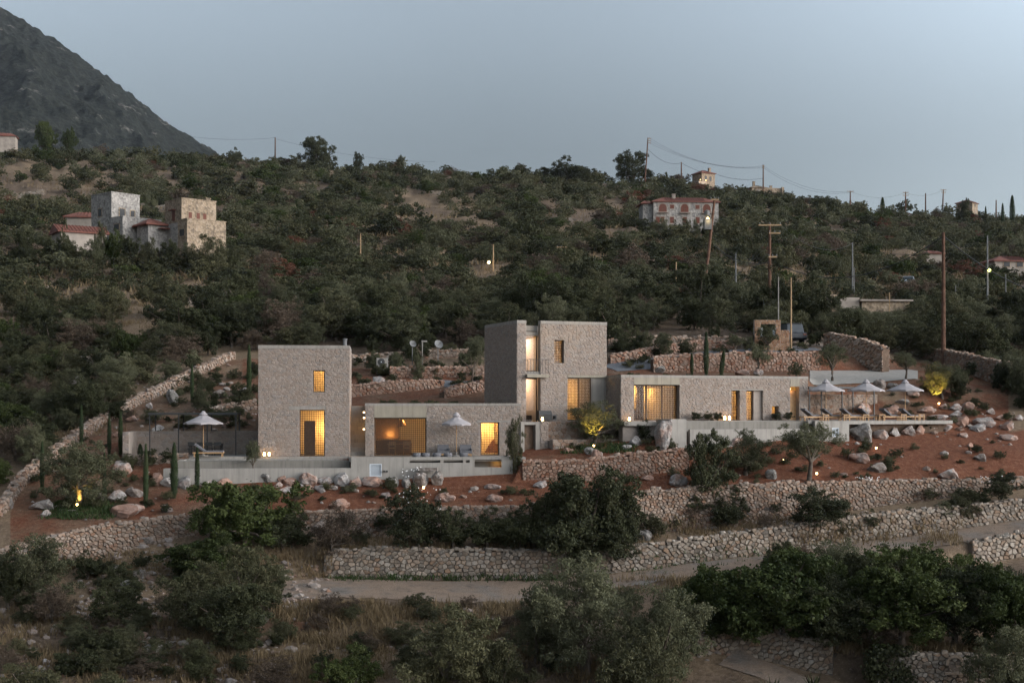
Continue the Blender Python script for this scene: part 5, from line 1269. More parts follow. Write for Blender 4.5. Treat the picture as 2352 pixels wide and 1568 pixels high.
# planting in front of the long house
for j, (x, lab) in enumerate(((1590, 'low dark shrub on the terrace left of the lanterns'), (1618, 'low shrub between the wide window and the lanterns'), (1640, 'low green shrub beside the terrace lanterns'), (1775, 'low shrub under the little square window'), (1800, 'low shrub left of the slot doorway of the long house'))):
    t_ = RQ.sx(x); plant('dark', j % 4, rw(t_, -.55, ZR, RQ), .42, .75, None, lab, 'shrub', None, 'shrub', trunk=False)

# cypresses
def cypress_mesh(seed, n=2600):
    rs = np.random.RandomState(seed); h = rs.uniform(0, 1, n) ** 0.85; prof = np.sin(np.clip(h*0.93+0.07, 0, 1)*math.pi) ** 0.6 * 0.5 * (1-0.35*h)
    a = rs.uniform(0, 6.283, n); rr = prof * rs.uniform(0.55, 1.08, n)
    p = np.stack([rr*np.cos(a), rr*np.sin(a), h], 1); L = 0.045 * rs.uniform(.6, 1.4, n)
    tz = np.stack([np.cos(a)*2.5, np.sin(a)*2.5, np.full(n, 0.9)], 1) * L[:, None]; b = np.stack([-np.sin(a), np.cos(a), rs.normal(size=n)*.1], 1) * 0.11 * rs.uniform(.6, 1.3, n)[:, None]
    V = np.stack([p - b*.5, p + tz*.3 - b*0.1, p + tz + b*.0, p + b*.5], 1).reshape(-1, 3)
    return mesh_np('crown', V, np.arange(len(V)).reshape(-1, 4), M['cyp'], np.repeat(rs.uniform(0, 1, n), 4))
M['cyp'] = m_leaf('leaf_cypress', (0.028, 0.042, 0.020), (0.055, 0.075, 0.032), dryamt=0.2)
CYM = [cypress_mesh(s) for s in (1, 2, 3)]
tb_ = MB(); tb_.tube([(0, 0, -.1), (0, 0, .35)], [.05, .04], 5); CYT = tb_.mesh('trunk', M['bark'])
CY = [(97, 1125, 1015, 12, 'yellowish thin cypress at the left of the garden, nearest the boundary wall'), (187, 1022, 932, 10, 'thin cypress rising behind the round olive tree'), (251, 1045, 952, 10, 'dark thin cypress left of a pair behind the garden'),
 (277, 1045, 948, 12, 'dark thin cypress right of a pair beside the patio wall'), (170, 1152, 1042, 11, 'thin cypress in front of the round olive tree, left of its uplight'), (240, 1152, 1042, 10, 'thin cypress in front of the round olive tree, right of its uplight'),
 (335, 1165, 1022, 13, 'thin cypress standing in front of the patio wall end'), (400, 1145, 1020, 18, 'fuller cypress in front of the patio table'), (453, 1128, 1030, 12, 'thin brownish cypress before the left umbrella pole'),
 (322, 1055, 1020, 14, 'short cypress against the patio wall end'), (441, 925, 838, 9, 'thin cypress on the red slope below the boundary wall'), (572, 912, 795, 12, 'tall thin cypress touching the tall tower in view'),
 (1589, 862, 812, 9, 'short thin cypress behind the long house, leftmost of three'), (1622, 862, 765, 13, 'tall dark cypress behind the long house'), (1656, 862, 806, 12, 'crooked thin cypress behind the long house, right of the tall one')]
for j, (u, yb, yt, wu, lab) in enumerate(CY):
    p = at(u, yb); s = F/p.y; t = empty('cypress', p, rnd.uniform(0, 6), lab, 'cypress')
    h = (yb-yt)/s; c = bpy.data.objects.new('crown', CYM[j % 3]); c.scale = (wu/s*1.1, wu/s*1.1, h); link(c, t)
    q = bpy.data.objects.new('trunk', CYT); q.scale = (wu/s, wu/s, h); link(q, t)
    if j == 14: c.rotation_euler = (0, R(-10), 0)

# ---- trees of the hillside ---------------------------------------------------------------
HOUSES_XY = []   # keep-out circles (x, y, r), filled before the scatter
KEEP = [(p[0], p[1], p[2]) for p in [(*P(262, 520, 203).xy, 6.5), (*P(275, 520, 196).xy, 5), (*P(430, 520, 200).xy, 8), (*P(470, 520, 194).xy, 6), (*P(190, 540, 190).xy, 5.5), (*P(215, 540, 182).xy, 4), (*P(165, 500, 212).xy, 5), (*P(1530, 500, 264).xy, 6), (*P(1600, 500, 264).xy, 6), (*P(1520, 500, 254).xy, 5), (*P(1570, 500, 253).xy, 5), (*P(1620, 500, 254).xy, 5), (*P(1612, 400, 400).xy, 6), (*P(1740, 430, 403).xy, 5), (*P(1780, 430, 403).xy, 5), (*P(2233, 480, 402).xy, 6), (*P(2310, 600, 226).xy, 6), (*P(2145, 590, 232).xy, 3), (*P(2030, 690, 156).xy, 4), (*P(1945, 690, 156).xy, 3), (*P(10, 320, 400).xy, 5), (*P(1128, 600, 187).xy, 4), (*P(1128, 600, 181).xy, 4), (*P(1128, 600, 175).xy, 3.5)]]
CLEAR = [(-120, 210, 375, 470, .85), (200, 470, 395, 450, .5), (-120, 150, 690, 800, .9), (270, 470, 690, 790, .92), (0, 460, 650, 700, .4), (700, 1000, 530, 600, .55), (150, 330, 700, 790, .5), (930, 1100, 450, 520, .4), (1250, 1400, 470, 540, .55), (1380, 1470, 400, 470, .5), (1700, 2230, 570, 660, .55), (1560, 1640, 560, 640, .5), (480, 640, 540, 640, .4), (0, 330, 880, 1010, .35)]
rgc = random.Random(4)
def allowed(u, d):
    yy = HY - ground_ud(u, d)/d*F
    for (u0, u1, y0, y1, pr) in CLEAR:
        if u0 < u < u1 and y0 < yy < y1 and rgc.random() < pr: return False
    x, y = (u-CX)/F*d, d
    for (a, b, r_) in KEEP:
        if (x-a)**2 + (y-b)**2 < r_*r_: return False
    if d < 128 and 570 < u < 2110: return d > 123.5
    if d < 124 and u >= 2110: return u > 2140 + (124-d)*9 + 60 and d > 106
    if d < 124: return u < left_u(d) - 28 - 300/d
    return True
SP_ = []
# nearest wood edge and mid hillside, largest first
def scatter(n, d0, d1, rmin, rmax, mind, seed, u0=-120, u1=2470, power=1.0):
    rg = random.Random(seed); got = 0; tries = 0; cellsz = 6.0
    grid = {}
    for (x, y, r_) in [(q[0], q[1], q[2]) for q in SP_]: grid.setdefault((int(x//cellsz), int(y//cellsz)), []).append((x, y, r_))
    out = []
    while got < n and tries < n*14:
        tries += 1
        d = d0 + (d1-d0) * rg.random() ** power; u = rg.uniform(u0, u1)
        if not allowed(u, d): continue
        x, y = (u-CX)/F*d, d
        clear = fbm(x+31, y*0.7, 0.035)
        if clear > 0.30 and rg.random() < 0.85: continue
        r_ = rg.uniform(rmin, rmax) * (0.8 + 0.5*rg.random()**2)
        ok = True; gi, gj = int(x//cellsz), int(y//cellsz)
        for a in (-1, 0, 1):
            for b in (-1, 0, 1):
                for (px, py, pr) in grid.get((gi+a, gj+b), ()):
                    if (px-x)**2 + (py-y)**2 < (mind*(pr+r_))**2: ok = False
        if not ok: continue
        grid.setdefault((gi, gj), []).append((x, y, r_)); SP_.append((x, y, r_)); out.append((u, d, r_)); got += 1
    return out
A_ = scatter(230, 123.5, 150, 1.5, 2.6, 0.48, 11)
A2 = scatter(110, 86, 124, 0.8, 1.7, 0.6, 12, -120, 560)
A3 = scatter(60, 104, 126, 1.0, 1.8, 0.6, 13, 2120, 2470)
B_ = scatter(560, 150, 215, 1.4, 2.5, 0.5, 14)
C_ = scatter(1100, 215, 320, 1.4, 2.8, 0.48, 15)
D_ = scatter(1300, 320, 414, 1.5, 3.1, 0.46, 16)
KL = {'olive': ('grey-green olive tree on the slope behind the houses', 'olive trees on the slope behind the houses', 'tree', 'olive_tree'),
      'dark': ('dark evergreen tree on the slope behind the houses', 'evergreen trees on the slope behind the houses', 'tree', 'evergreen_tree'),
      'scrub': ('dull green bush on the slope behind the houses', 'bushes on the slope behind the houses', 'bush', 'bush'),
      'green': ('fresh green bush on the slope behind the houses', 'fresh green bushes on the slope', 'bush', 'green_bush'),
      'brown': ('brownish dry bush on the slope behind the houses', 'brown bushes on the slope', 'bush', 'brown_bush'),
      'rust': ('rust-red bush on the slope behind the houses', 'rust-red bushes on the slope', 'bush', 'rust_bush')}
rest = {}; counts = {}
LOOK = {'olive': 'grey-green olive tree', 'dark': 'dark evergreen tree', 'scrub': 'dull green bush', 'green': 'fresh green bush', 'brown': 'brownish dry bush', 'rust': 'rust-red bush'}
NEARC = ((250, 'near the left edge'), (560, 'uphill of the left boundary wall'), (830, 'behind the tall left tower'), (1110, 'behind the low left wing'), (1400, 'behind the square tower'), (1700, 'above the garden walls right of the square tower'), (1900, 'behind the gate pillar'), (2120, 'behind the entrance wall'), (9999, 'beyond the right boundary wall'))
FARC = ((150, 'at the left edge'), (330, 'around the pale far tower'), (560, 'around the tan far tower'), (850, 'under the lone ridge oak'), (1060, 'left of the mid-hillside street lamp'), (1230, 'around the mid-hillside street lamp'), (1420, 'under the broad ridge oak'), (1680, 'around the stone villa'), (1860, 'around the crossarm pole'), (2110, 'above the white sheds'), (2230, 'around the tall brown pole'), (9999, 'at the right edge'))
def zone(kd, u, d):
    if d < 124: return '%s on the wild slope outside the %s boundary wall' % (LOOK[kd], 'left' if u < 1000 else 'right')
    c_ = next(t for m_, t in (NEARC if d < 150 else FARC) if u < m_)
    return '%s %s %s' % (LOOK[kd], 'at the wood edge' if d < 150 else 'on the lower hillside' if d < 200 else 'halfway up the hillside' if d < 260 else 'high on the hillside' if d < 330 else 'just below the ridge', c_)
def pick(u, d, rg):
    q = rg.random()
    if d < 152:
        if u > 1450: tb = (('olive', .52), ('dark', .25), ('scrub', .15), ('green', .04), ('brown', .04))
        else: tb = (('olive', .24), ('dark', .38), ('scrub', .22), ('green', .09), ('brown', .07))
    else: tb = (('olive', .22), ('dark', .36), ('scrub', .30), ('green', .05), ('brown', .055), ('rust', .015))
    for k_, w_ in tb:
        q -= w_
        if q <= 0: return k_
    return 'dark'
rgh = random.Random(99)
allp = sorted(A_ + A2 + A3 + B_ + C_ + D_, key=lambda s: s[1]/s[2])
for (u, d, r_) in allp:
    kd = pick(u, d, rgh); z = ground_ud(u, d); loc = Vector(((u-CX)/F*d, d, z-0.1)); hs = rgh.uniform(0.8, 1.25) * (1.0 if d < 150 else 0.82)
    near = d < 150
    if 1885 < u < 2115 and d < 157: hs = min(hs, max(.45, ((HY-(704 if u > 1960 else 712))/F*d - z) / (1.85*r_)))
    if near and kd != 'rust' and counts.get(kd, 0) < 300:
        lab, grp, cat, nm = KL[kd]; counts[kd] = counts.get(kd, 0) + 1
        i = rgh.randrange({'olive': 4, 'green': 3, 'dark': 4, 'scrub': 3, 'brown': 2}[kd])
        plant(kd, i, loc, r_, hs, rgh.uniform(0, 6.28), zone(kd, u, d), cat, grp, nm, trunk=True)
    elif counts.get(kd, 0) < 300:
        lab, grp, cat, nm = KL[kd]; counts[kd] = counts.get(kd, 0) + 1
        i = rgh.randrange(3 if kd not in ('brown', 'rust', 'green') else 2)
        plant(kd+'_far', i, loc, r_, hs, rgh.uniform(0, 6.28), zone(kd, u, d), cat, grp, nm, trunk=False)
    else:
        rest.setdefault(kd, []).append((loc, r_, hs, rgh.uniform(0, 6.28)))
for kd, lst in rest.items():
    cm = PROTO[(kd+'_far', 0)][0]; n = len(cm.vertices); V0 = np.empty(n*3, np.float32); cm.vertices.foreach_get('co', V0); V0 = V0.reshape(-1, 3)
    T0 = np.empty(n, np.float32); cm.attributes['rnd'].data.foreach_get('value', T0)
    sel = np.random.RandomState(5).choice(n//4, 520, replace=False); ids = (sel[:, None]*4 + np.arange(4)).ravel(); V0 = V0[ids]; T0 = T0[ids]
    q4 = V0.reshape(-1, 4, 3); cen = q4.mean(1, keepdims=True); V0 = (cen + (q4-cen)*1.9).reshape(-1, 3)
    vs_, ts_ = [], []
    for (loc, r_, hs, a) in lst:
        ca, sa = math.cos(a), math.sin(a); Q = np.stack([(V0[:, 0]*ca - V0[:, 1]*sa)*r_ + loc.x, (V0[:, 0]*sa + V0[:, 1]*ca)*r_ + loc.y, V0[:, 2]*r_*hs + loc.z], 1)
        vs_.append(Q); ts_.append(np.clip(T0*0.5 + rgh.random()*0.5, 0, 1))
    V = np.concatenate(vs_); me = mesh_np('hillside_scrub', V, np.arange(len(V)).reshape(-1, 4), M[kd], np.concatenate(ts_))
    tag(link(bpy.data.objects.new('hillside_scrub', me)), 'far scrub of %s bushes massed on the upper hillside' % {'dark': 'dark evergreen', 'scrub': 'dull green', 'olive': 'grey-green', 'brown': 'brown', 'green': 'fresh green', 'rust': 'rust-red'}[kd], 'scrub', kind='stuff')

# single trees on the skyline
SK = [('dark', 0, 730, 395, 312, 96, 'round oak standing alone on the ridge, left of centre'), ('dark', 1, 1303, 425, 356, 112, 'broad dark oak on the ridge above the middle of the hill'), ('dark', 2, 1455, 425, 344, 98, 'tall dark oak on the ridge beside the leaning pole'),
 ('green', 0, 105, 360, 276, 50, 'bushy green tree on the skyline at the left, under the mountain'), ('green', 1, 160, 360, 292, 44, 'yellowish green tree right of the bushy skyline tree at the left'), ('dark', 3, 1902, 492, 448, 46, 'small oak alone on the right-hand ridge'),
 ('dark', 1, 540, 380, 338, 40, 'small dark tree on the ridge at the foot of the mountain'), ('dark', 0, 820, 395, 350, 30, 'small round tree on the ridge right of the lone oak'), ('dark', 3, 918, 400, 356, 26, 'slim small tree on the ridge, left of centre'), ('olive', 0, 345, 520, 440, 46, 'dark rounded tree between the two far stone houses'),
 ('dark', 2, 2215, 520, 455, 34, 'grey-green tree beside the small skyline house at the right'), ('green', 2, 250, 560, 500, 60, 'green tree below the paler far stone tower')]
for (kd, i, u, yb, yt, wu, lab) in SK: plant_px(kd, i, u, yb, yt, wu, lab, 'tree', None, 'oak_tree' if kd == 'dark' else 'tree', dmin=180)
for (u, yb, yt, wu, lab) in ((2027, 495, 452, 13, 'ragged dark cypress on the right-hand ridge'), (2325, 520, 456, 14, 'tall dark cypress on the skyline near the right edge'), (2303, 520, 466, 9, 'thin cypress left of the tall skyline cypress'), (2264, 505, 470, 6, 'short cypress beside the small skyline house'), (1531, 432, 396, 8, 'small cypress on the ridge beside the palm')):
    p = at(u, yb, 300); s = F/p.y; t = empty('cypress', p, 0, lab, 'cypress'); c = bpy.data.objects.new('crown', CYM[0]); c.scale = (wu/s, wu/s, (yb-yt)/s); link(c, t)
# palm on the ridge
p = at(1542, 424, 300); s = F/p.y; pt = empty('palm_tree', p, 0, 'small palm on the ridge left of the lit house', 'palm'); b = MB(); b.tube([(0, 0, -.5), (0, 0, 3.2)], [.3, .22], 7); b.build('trunk', M['bark'], pt)
b = MB()
for i in range(22):
    a = i*2.4; e = rnd.uniform(-.2, .9); L = 1.9
    q = [Vector((0, 0, 3.1)) + Vector((math.cos(a)*math.cos(e), math.sin(a)*math.cos(e), math.sin(e)))*L*f - Vector((0, 0, 1))*f*f*.9 for f in (0, .35, .7, 1)]
    sd_ = Vector((-math.sin(a), math.cos(a), 0))*.22
    b.add([q[0]-sd_*.3, q[0]+sd_*.3, q[1]-sd_, q[1]+sd_, q[2]-sd_, q[2]+sd_, q[3]], [(0, 1, 3, 2), (2, 3, 5, 4), (4, 5, 6)], .3)
b.build('crown', M['green'], pt)
# ------------------------------------------------------------------ boulders
def boulder_mesh(seed, cuts=10, sub=3, name='boulder', mat='boulder'):
    import bmesh
    bm = bmesh.new(); bmesh.ops.create_icosphere(bm, subdivisions=sub, radius=0.5); rg = random.Random(seed)
    pl_ = [(Vector((rg.gauss(0, 1), rg.gauss(0, 1), rg.gauss(0, .8))).normalized(), rg.uniform(0.20, 0.38)) for _ in range(cuts)]
    for v in bm.verts:
        for n_, d_ in pl_:
            k_ = v.co.dot(n_) - d_
            if k_ > 0: v.co -= n_ * k_ * 0.9
        v.co += v.co.normalized() * (0.09*mnoise.noise(v.co*3 + Vector((seed*7.3, 0, 0))) + 0.05*mnoise.noise(v.co*7 + Vector((seed, 5, 0))))
    me = bpy.data.meshes.new(name); bm.to_mesh(me); bm.free(); me.materials.append(M[mat])
    # normalise the box to 1
    c = np.empty(len(me.vertices)*3, np.float32); me.vertices.foreach_get('co', c); c = c.reshape(-1, 3); c = (c - (c.max(0)+c.min(0))/2) / (c.max(0)-c.min(0)); me.vertices.foreach_set('co', c.ravel()); me.update()
    return me
BM_ = [boulder_mesh(s) for s in range(8)]; BG_ = [boulder_mesh(20+s, mat='grey_rock') for s in range(4)]
def boulder(u, yc, w_, h, label, group=None, grey=False, tilt=0.0, d=None, k_=None, name='boulder', cat='boulder'):
    p = at(u, yc + h*0.42) if d is None else Vector(((u-CX)/F*d, d, 0))
    s = F/p.y; me = (BG_ if grey else BM_)[(int(u*7+yc) if k_ is None else k_) % (4 if grey else 8)]
    o = bpy.data.objects.new(name, me); dep = (w_*0.6 + h*0.4)/s
    o.scale = (w_/s, dep, h*1.12/s); o.location = (p.x, p.y + dep*0.25, (HY-yc)/F*p.y - h*0.06/s); o.rotation_euler = (rnd.uniform(-.1, .1), R(tilt), rnd.uniform(-.35, .35)); link(o)
    return tag(o, label, cat, group)
ORD = ['first', 'second', 'third', 'fourth', 'fifth', 'sixth', 'seventh', 'eighth', 'ninth', 'tenth', 'eleventh', 'twelfth', 'thirteenth', 'fourteenth', 'fifteenth', 'sixteenth', 'seventeenth', 'eighteenth']
def row(lst, text, group, **kw):
    for i, q in enumerate(sorted(lst)): boulder(*q[:4], '%s boulder from the left %s' % (ORD[i], text), group, grey=len(q) > 4, **kw)
row([(576, 1094, 38, 13), (611, 1097, 32, 25, 1), (644, 1099, 31, 16), (665, 1107, 31, 20), (707, 1100, 46, 34), (747, 1104, 39, 17), (785, 1102, 38, 33), (814, 1108, 32, 30), (854, 1107, 52, 25)], 'in the upper row under the left pool', 'boulders under the left pool wall')
row([(611, 1124, 20, 17), (638, 1114, 23, 15), (661, 1125, 38, 17), (705, 1121, 32, 16), (735, 1122, 28, 19), (760, 1120, 23, 13)], 'in the lower row under the left pool', 'boulders under the left pool wall')
boulder(688, 1112, 18, 12, 'small boulder wedged between the two rows under the left pool wall')
boulder(965, 1103, 38, 38, 'grey boulder carrying the left end of the stone slab bench', grey=True); boulder(1003, 1100, 30, 40, 'grey upright boulder under the right end of the slab bench', grey=True)
boulder(902, 1108, 30, 27, 'dark grey boulder left of the slab bench', grey=True); boulder(932, 1110, 20, 26, 'slim dark boulder beside the oleander at the bench', grey=True)
row([(778, 1158, 50, 28), (887, 1138, 26, 16), (1022, 1143, 50, 22), (1135, 1144, 40, 19)], 'on the red strip below the left house', 'boulders on the red strip')
boulder(1132, 1117, 42, 14, 'long flat pale boulder in front of the terrace wall corner')
boulder(1241, 1112, 34, 18, 'pale boulder at the left end of the reddish curved wall')
boulder(288, 1174, 79, 34, 'largest boulder, pale and red-streaked, on the curved wall at the left', k_=2); boulder(266, 1139, 42, 32, 'orange boulder behind the largest boulder in the left garden', k_=4); boulder(103, 1179, 25, 19, 'small pale boulder on bare red earth at the left')
boulder(98, 1160, 50, 28, 'rough pinkish rock left of the garden uplight'); boulder(232, 1142, 22, 24, 'small dark rock right of the garden uplight', grey=True)
boulder(395, 911, 32, 38, 'tall grey boulder under the left boundary wall', grey=True); boulder(342, 932, 17, 17, 'small pale boulder beside the left boundary wall'); boulder(279, 1076, 44, 36, 'pale boulder left of the patio wall end')
row([(361, 1102, 27, 33), (382, 1108, 27, 26), (421, 1108, 33, 31), (476, 1112, 40, 20), (512, 1108, 40, 22)], 'in the row at the left end of the pool terrace', 'boulders at the left end of the pool terrace')
boulder(308, 1132, 46, 24, 'rubbly rock behind the thin cypress in the left garden', grey=True); boulder(295, 1022, 32, 22, 'pale slab left of the patio wall'); boulder(240, 1038, 18, 16, 'small rock between the two dark cypresses'); boulder(265, 999, 16, 15, 'small pale rock above the dark cypresses')
boulder(300, 962, 28, 18, 'tilted pale rock behind the left pergola post'); boulder(351, 958, 34, 22, 'pale rock behind the left pergola roof'); boulder(361, 985, 32, 20, 'rounded rock behind the left pergola'); boulder(14, 1157, 28, 27, 'rock at the left edge beside the boundary wall', grey=True)
boulder(560, 900, 24, 22, 'pale boulder on the slope behind the tall cypress'); boulder(545, 925, 20, 14, 'small boulder left of the tall tower'); boulder(500, 905, 34, 22, 'grey rock on the red slope left of the tall tower', grey=True); boulder(520, 975, 26, 16, 'red-tinged rock behind the patio wall')
boulder(870, 876, 31, 25, 'lone faceted boulder behind the stair gap, beside the grey drive', k_=5)
boulder(1979, 994, 54, 46, 'big grey boulder at the corner of the right deck', grey=True)
row([(2025, 998, 36, 24), (2056, 992, 34, 23), (2088, 990, 32, 27), (2112, 988, 29, 26), (2139, 983, 36, 19), (2173, 983, 34, 18)], 'in the row under the edge of the lounger deck', 'boulders under the lounger deck')
row([(2130, 942, 46, 19), (2157, 959, 47, 16), (2195, 951, 41, 18), (2209, 968, 38, 26), (2247, 982, 40, 20), (2262, 969, 47, 24), (2297, 959, 26, 15), (2315, 978, 31, 24), (2340, 960, 26, 16)], 'in the heap right of the lounger deck', 'boulders heaped right of the deck')
row([(2168, 934, 22, 16), (2196, 936, 30, 21), (2228, 934, 29, 24), (2275, 945, 24, 16)], 'in the upper row before the dark boundary wall', 'boulders before the right boundary wall')
boulder(2022, 884, 31, 27, 'dark rounded boulder behind the middle deck umbrella', grey=True); boulder(2055, 887, 32, 17, 'dark flat boulder behind the right deck umbrella', grey=True); boulder(2045, 940, 48, 22, 'reddish boulder behind the deck loungers'); boulder(1986, 938, 52, 26, 'dark red rock right of the low deck wall'); boulder(2074, 923, 33, 15, 'grey rock between the deck umbrellas', grey=True)
boulder(2100, 905, 30, 14, 'low rock left of the lit olive at the deck'); boulder(1976, 1051, 50, 25, 'red-streaked boulder on the red slope under the deck corner'); boulder(2016, 1075, 42, 26, 'grey boulder in the middle of the red slope', grey=True); boulder(2180, 1090, 48, 30, 'pale pointed boulder on the right red slope'); boulder(2252, 1051, 29, 19, 'round grey boulder high on the right red slope', grey=True); boulder(2230, 1022, 16, 12, 'small pale rock high on the red slope'); boulder(2212, 999, 22, 12, 'small flat rock below the heap right of the deck'); boulder(2320, 1005, 45, 16, 'flat pale rock near the right edge of the red slope')
boulder(1772, 1090, 31, 26, 'grey boulder left of the forked olive tree', grey=True); boulder(1558, 1103, 42, 31, 'brown boulder behind the long terrace wall'); boulder(1489, 1097, 36, 13, 'flat pink rock behind the long terrace wall'); boulder(1461, 1013, 33, 24, 'pale boulder left of the standing stone'); boulder(1441, 1027, 26, 14, 'small pale boulder in front of the garden lawn'); boulder(1547, 1024, 20, 20, 'round orange boulder at the foot of the standing stone')
boulder(1371, 1044, 27, 27, 'pale round boulder on top of the curved wall'); boulder(1354, 1036, 26, 20, 'dark blue-grey rock beside the pale round boulder', grey=True); boulder(1305, 1034, 24, 14, 'flat pale rock left of the lit olive'); boulder(1705, 855, 36, 16, 'pale boulder on the roof line left of the leaning olive'); boulder(1742, 855, 23, 16, 'pale boulder on the roof line right of the leaning olive'); boulder(1516, 849, 27, 18, 'grey boulder on the bank behind the long house', grey=True)
st_ = boulder(1521, 998, 34, 76, 'tall leaning standing stone of brown rock left of the right pool', tilt=14, k_=3, name='standing_stone'); st_.rotation_euler = (0.05, R(16), 0.2)
boulder(1694, 1015, 46, 22, 'flaky red rock outcrop under the right pool wall'); boulder(350, 1500, 60, 40, 'big dark grey rock near the bottom left', grey=True); boulder(968, 1408, 26, 26, 'lone dark rock on the dry grass bank', grey=True)
boulder(285, 1352, 64, 38, 'grey outcrop on the rubble slope below the curved wall', grey=True); boulder(262, 1312, 30, 30, 'dark upright rock on the rubble slope below the curved wall', grey=True); boulder(318, 1320, 34, 24, 'grey rock right of the dark upright rock on the rubble slope', grey=True); boulder(330, 1240, 60, 22, 'dark rock ledge under the curved wall', grey=True); boulder(190, 830, 90, 30, 'grey rock sheet on the wild slope at the left', grey=True); boulder(165, 880, 44, 34, 'pale grey rock on the wild slope left of the boundary wall', grey=True); boulder(20, 850, 40, 30, 'grey rock at the left edge of the wild slope', grey=True); boulder(105, 1520, 22, 16, 'twin tan stone near the bottom left corner', k_=1); boulder(300, 1545, 24, 14, 'tan stone right of the dark grey rock')
boulder(730, 1215, 40, 40, 'white-grey rock under the drooping shrub', grey=True); boulder(1480, 1230, 40, 26, 'rock where the two terrace walls meet', grey=True)
# slab bench on two boulders
p = at(982, 1105); s = F/p.y; sb = empty('slab_bench', p, 0, 'stone slab laid across two grey boulders below the left terrace', 'bench'); b = MB(); b.box(-.6, .62, -.3, .3, (HY-1081)/F*p.y-p.z, (HY-1074)/F*p.y-p.z); b.build('slab', M['grey_rock'], sb)

# ------------------------------------------------------------------ rubble, dry grass, low plants (uncountable)
M['rubble'] = m_stones('rubble', [(0.0, (0.24, 0.19, 0.16)), (0.3, (0.30, 0.26, 0.23)), (0.5, (0.22, 0.13, 0.09)), (0.75, (0.34, 0.30, 0.27)), (1.0, (0.20, 0.16, 0.14))])
def scatter_on(n, regions, seed, clump=False):
    rg = random.Random(seed); out = []
    tot = sum(r_[4] for r_ in regions)
    for (u0, u1, y0, y1, w_) in regions:
        for _ in range(int(n*w_/tot)):
            p = at(rg.uniform(u0, u1), rg.uniform(y0, y1))
            if not clump or fbm(p.x+7, p.y*1.5, .33) > rg.uniform(-.35, .2): out.append(p)
    return out
rub = MB(); rg = random.Random(3)
SM = [BM_[0], BM_[3], BG_[1]]
bmx = [boulder_mesh(40+s, 6, 1) for s in range(5)]
bdat = []
for me in bmx: bdat.append(([v.co.copy() for v in me.vertices], [tuple(p_.vertices) for p_ in me.polygons]))
for p in scatter_on(1500, [(180, 420, 1230, 1420, 5), (300, 640, 1390, 1568, 4), (0, 320, 1400, 1568, 3), (620, 760, 1290, 1400, 1.5), (640, 1200, 1400, 1500, 2), (0, 550, 830, 1000, 2), (1400, 2000, 1150, 1230, 1.5), (1580, 1700, 1440, 1520, .7), (0, 1200, 640, 800, 1.0), (380, 600, 860, 980, .7), (60, 400, 1020, 1200, .6), (1500, 2340, 1010, 1110, .5), (560, 1200, 1118, 1165, .3), (2050, 2352, 940, 1010, .5)], 31):
    V, Fc = bdat[rg.randrange(5)]; s_ = rg.uniform(.10, .22) if rg.random() < .8 else rg.uniform(.22, .5); a = rg.uniform(0, 6); ca, sa = math.cos(a), math.sin(a)
    rub.add([(p.x + (v.x*ca - v.y*sa)*s_*1.3, p.y + (v.x*sa + v.y*ca)*s_, p.z + v.z*s_*.8 + s_*.15) for v in V], Fc, rg.random()*.98+.01)
tag(rub.build('rubble', M['rubble']), 'loose rubble stones scattered over the slopes', 'rubble', kind='stuff')

def blades(name, pts, h, mat, label, per=14, spread=.22, seed=1, w_=0.02):
    rs = np.random.RandomState(seed); n = len(pts)*per
    C = np.repeat(np.array([tuple(p) for p in pts]), per, 0); sc_ = np.repeat(rs.uniform(.55, 1.3, len(pts)), per)
    C[:, :2] += rs.normal(size=(n, 2)) * spread
    H = h*rs.uniform(.5, 1.2, n)*sc_; a = rs.uniform(0, 6.283, n); lean = rs.normal(size=(n, 2))*.38*H[:, None]
    wv = np.stack([np.cos(a), np.sin(a), np.zeros(n)], 1) * w_ * rs.uniform(.6, 1.6, n)[:, None]
    tip = C + np.stack([lean[:, 0], lean[:, 1], H], 1)
    V = np.stack([C - wv - [0, 0, .05], C + wv - [0, 0, .05], tip], 1).reshape(-1, 3)
    me = mesh_np(name, V, np.arange(len(V)).reshape(-1, 3), mat, np.repeat(np.clip(np.repeat(rs.uniform(0, 1, len(pts)), per)*.7 + rs.uniform(0, .3, n), 0, 1), 3))
    return tag(link(bpy.data.objects.new(name, me)), label, 'grass', kind='stuff')
blades('dry_grass', scatter_on(6500, [(640, 1230, 1388, 1470, 9), (560, 900, 1440, 1568, 3), (1150, 1500, 1480, 1568, 1.5), (0, 560, 1400, 1568, 4), (760, 1300, 1240, 1262, 1.6), (1430, 2200, 1185, 1250, 3), (0, 460, 690, 800, 3.5), (100, 640, 1270, 1330, 2), (1900, 2300, 1480, 1500, 1.5), (1420, 2200, 1330, 1360, 3), (0, 300, 830, 1010, 2), (640, 760, 1260, 1325, 1)], 32, True), .42, M['grass_dry'], 'dry straw-coloured grass on the banks', 16, .3, 1, .03)
blades('dry_grass', scatter_on(2600, [(0, 700, 400, 700, 4), (700, 1700, 470, 660, 4), (1700, 2352, 560, 700, 3)], 33), .9, M['grass_dry'], 'dry grass in the clearings of the hillside', 10, .9, 2, .09)
blades('green_grass', scatter_on(700, [(760, 1290, 1318, 1334, 4), (1450, 2100, 1245, 1320, 3), (110, 260, 1150, 1190, 5), (1300, 1460, 1018, 1040, 3)], 34), .22, M['grass_green'], 'thin green grass along the road and under the olives', 14, .25, 3, .03)
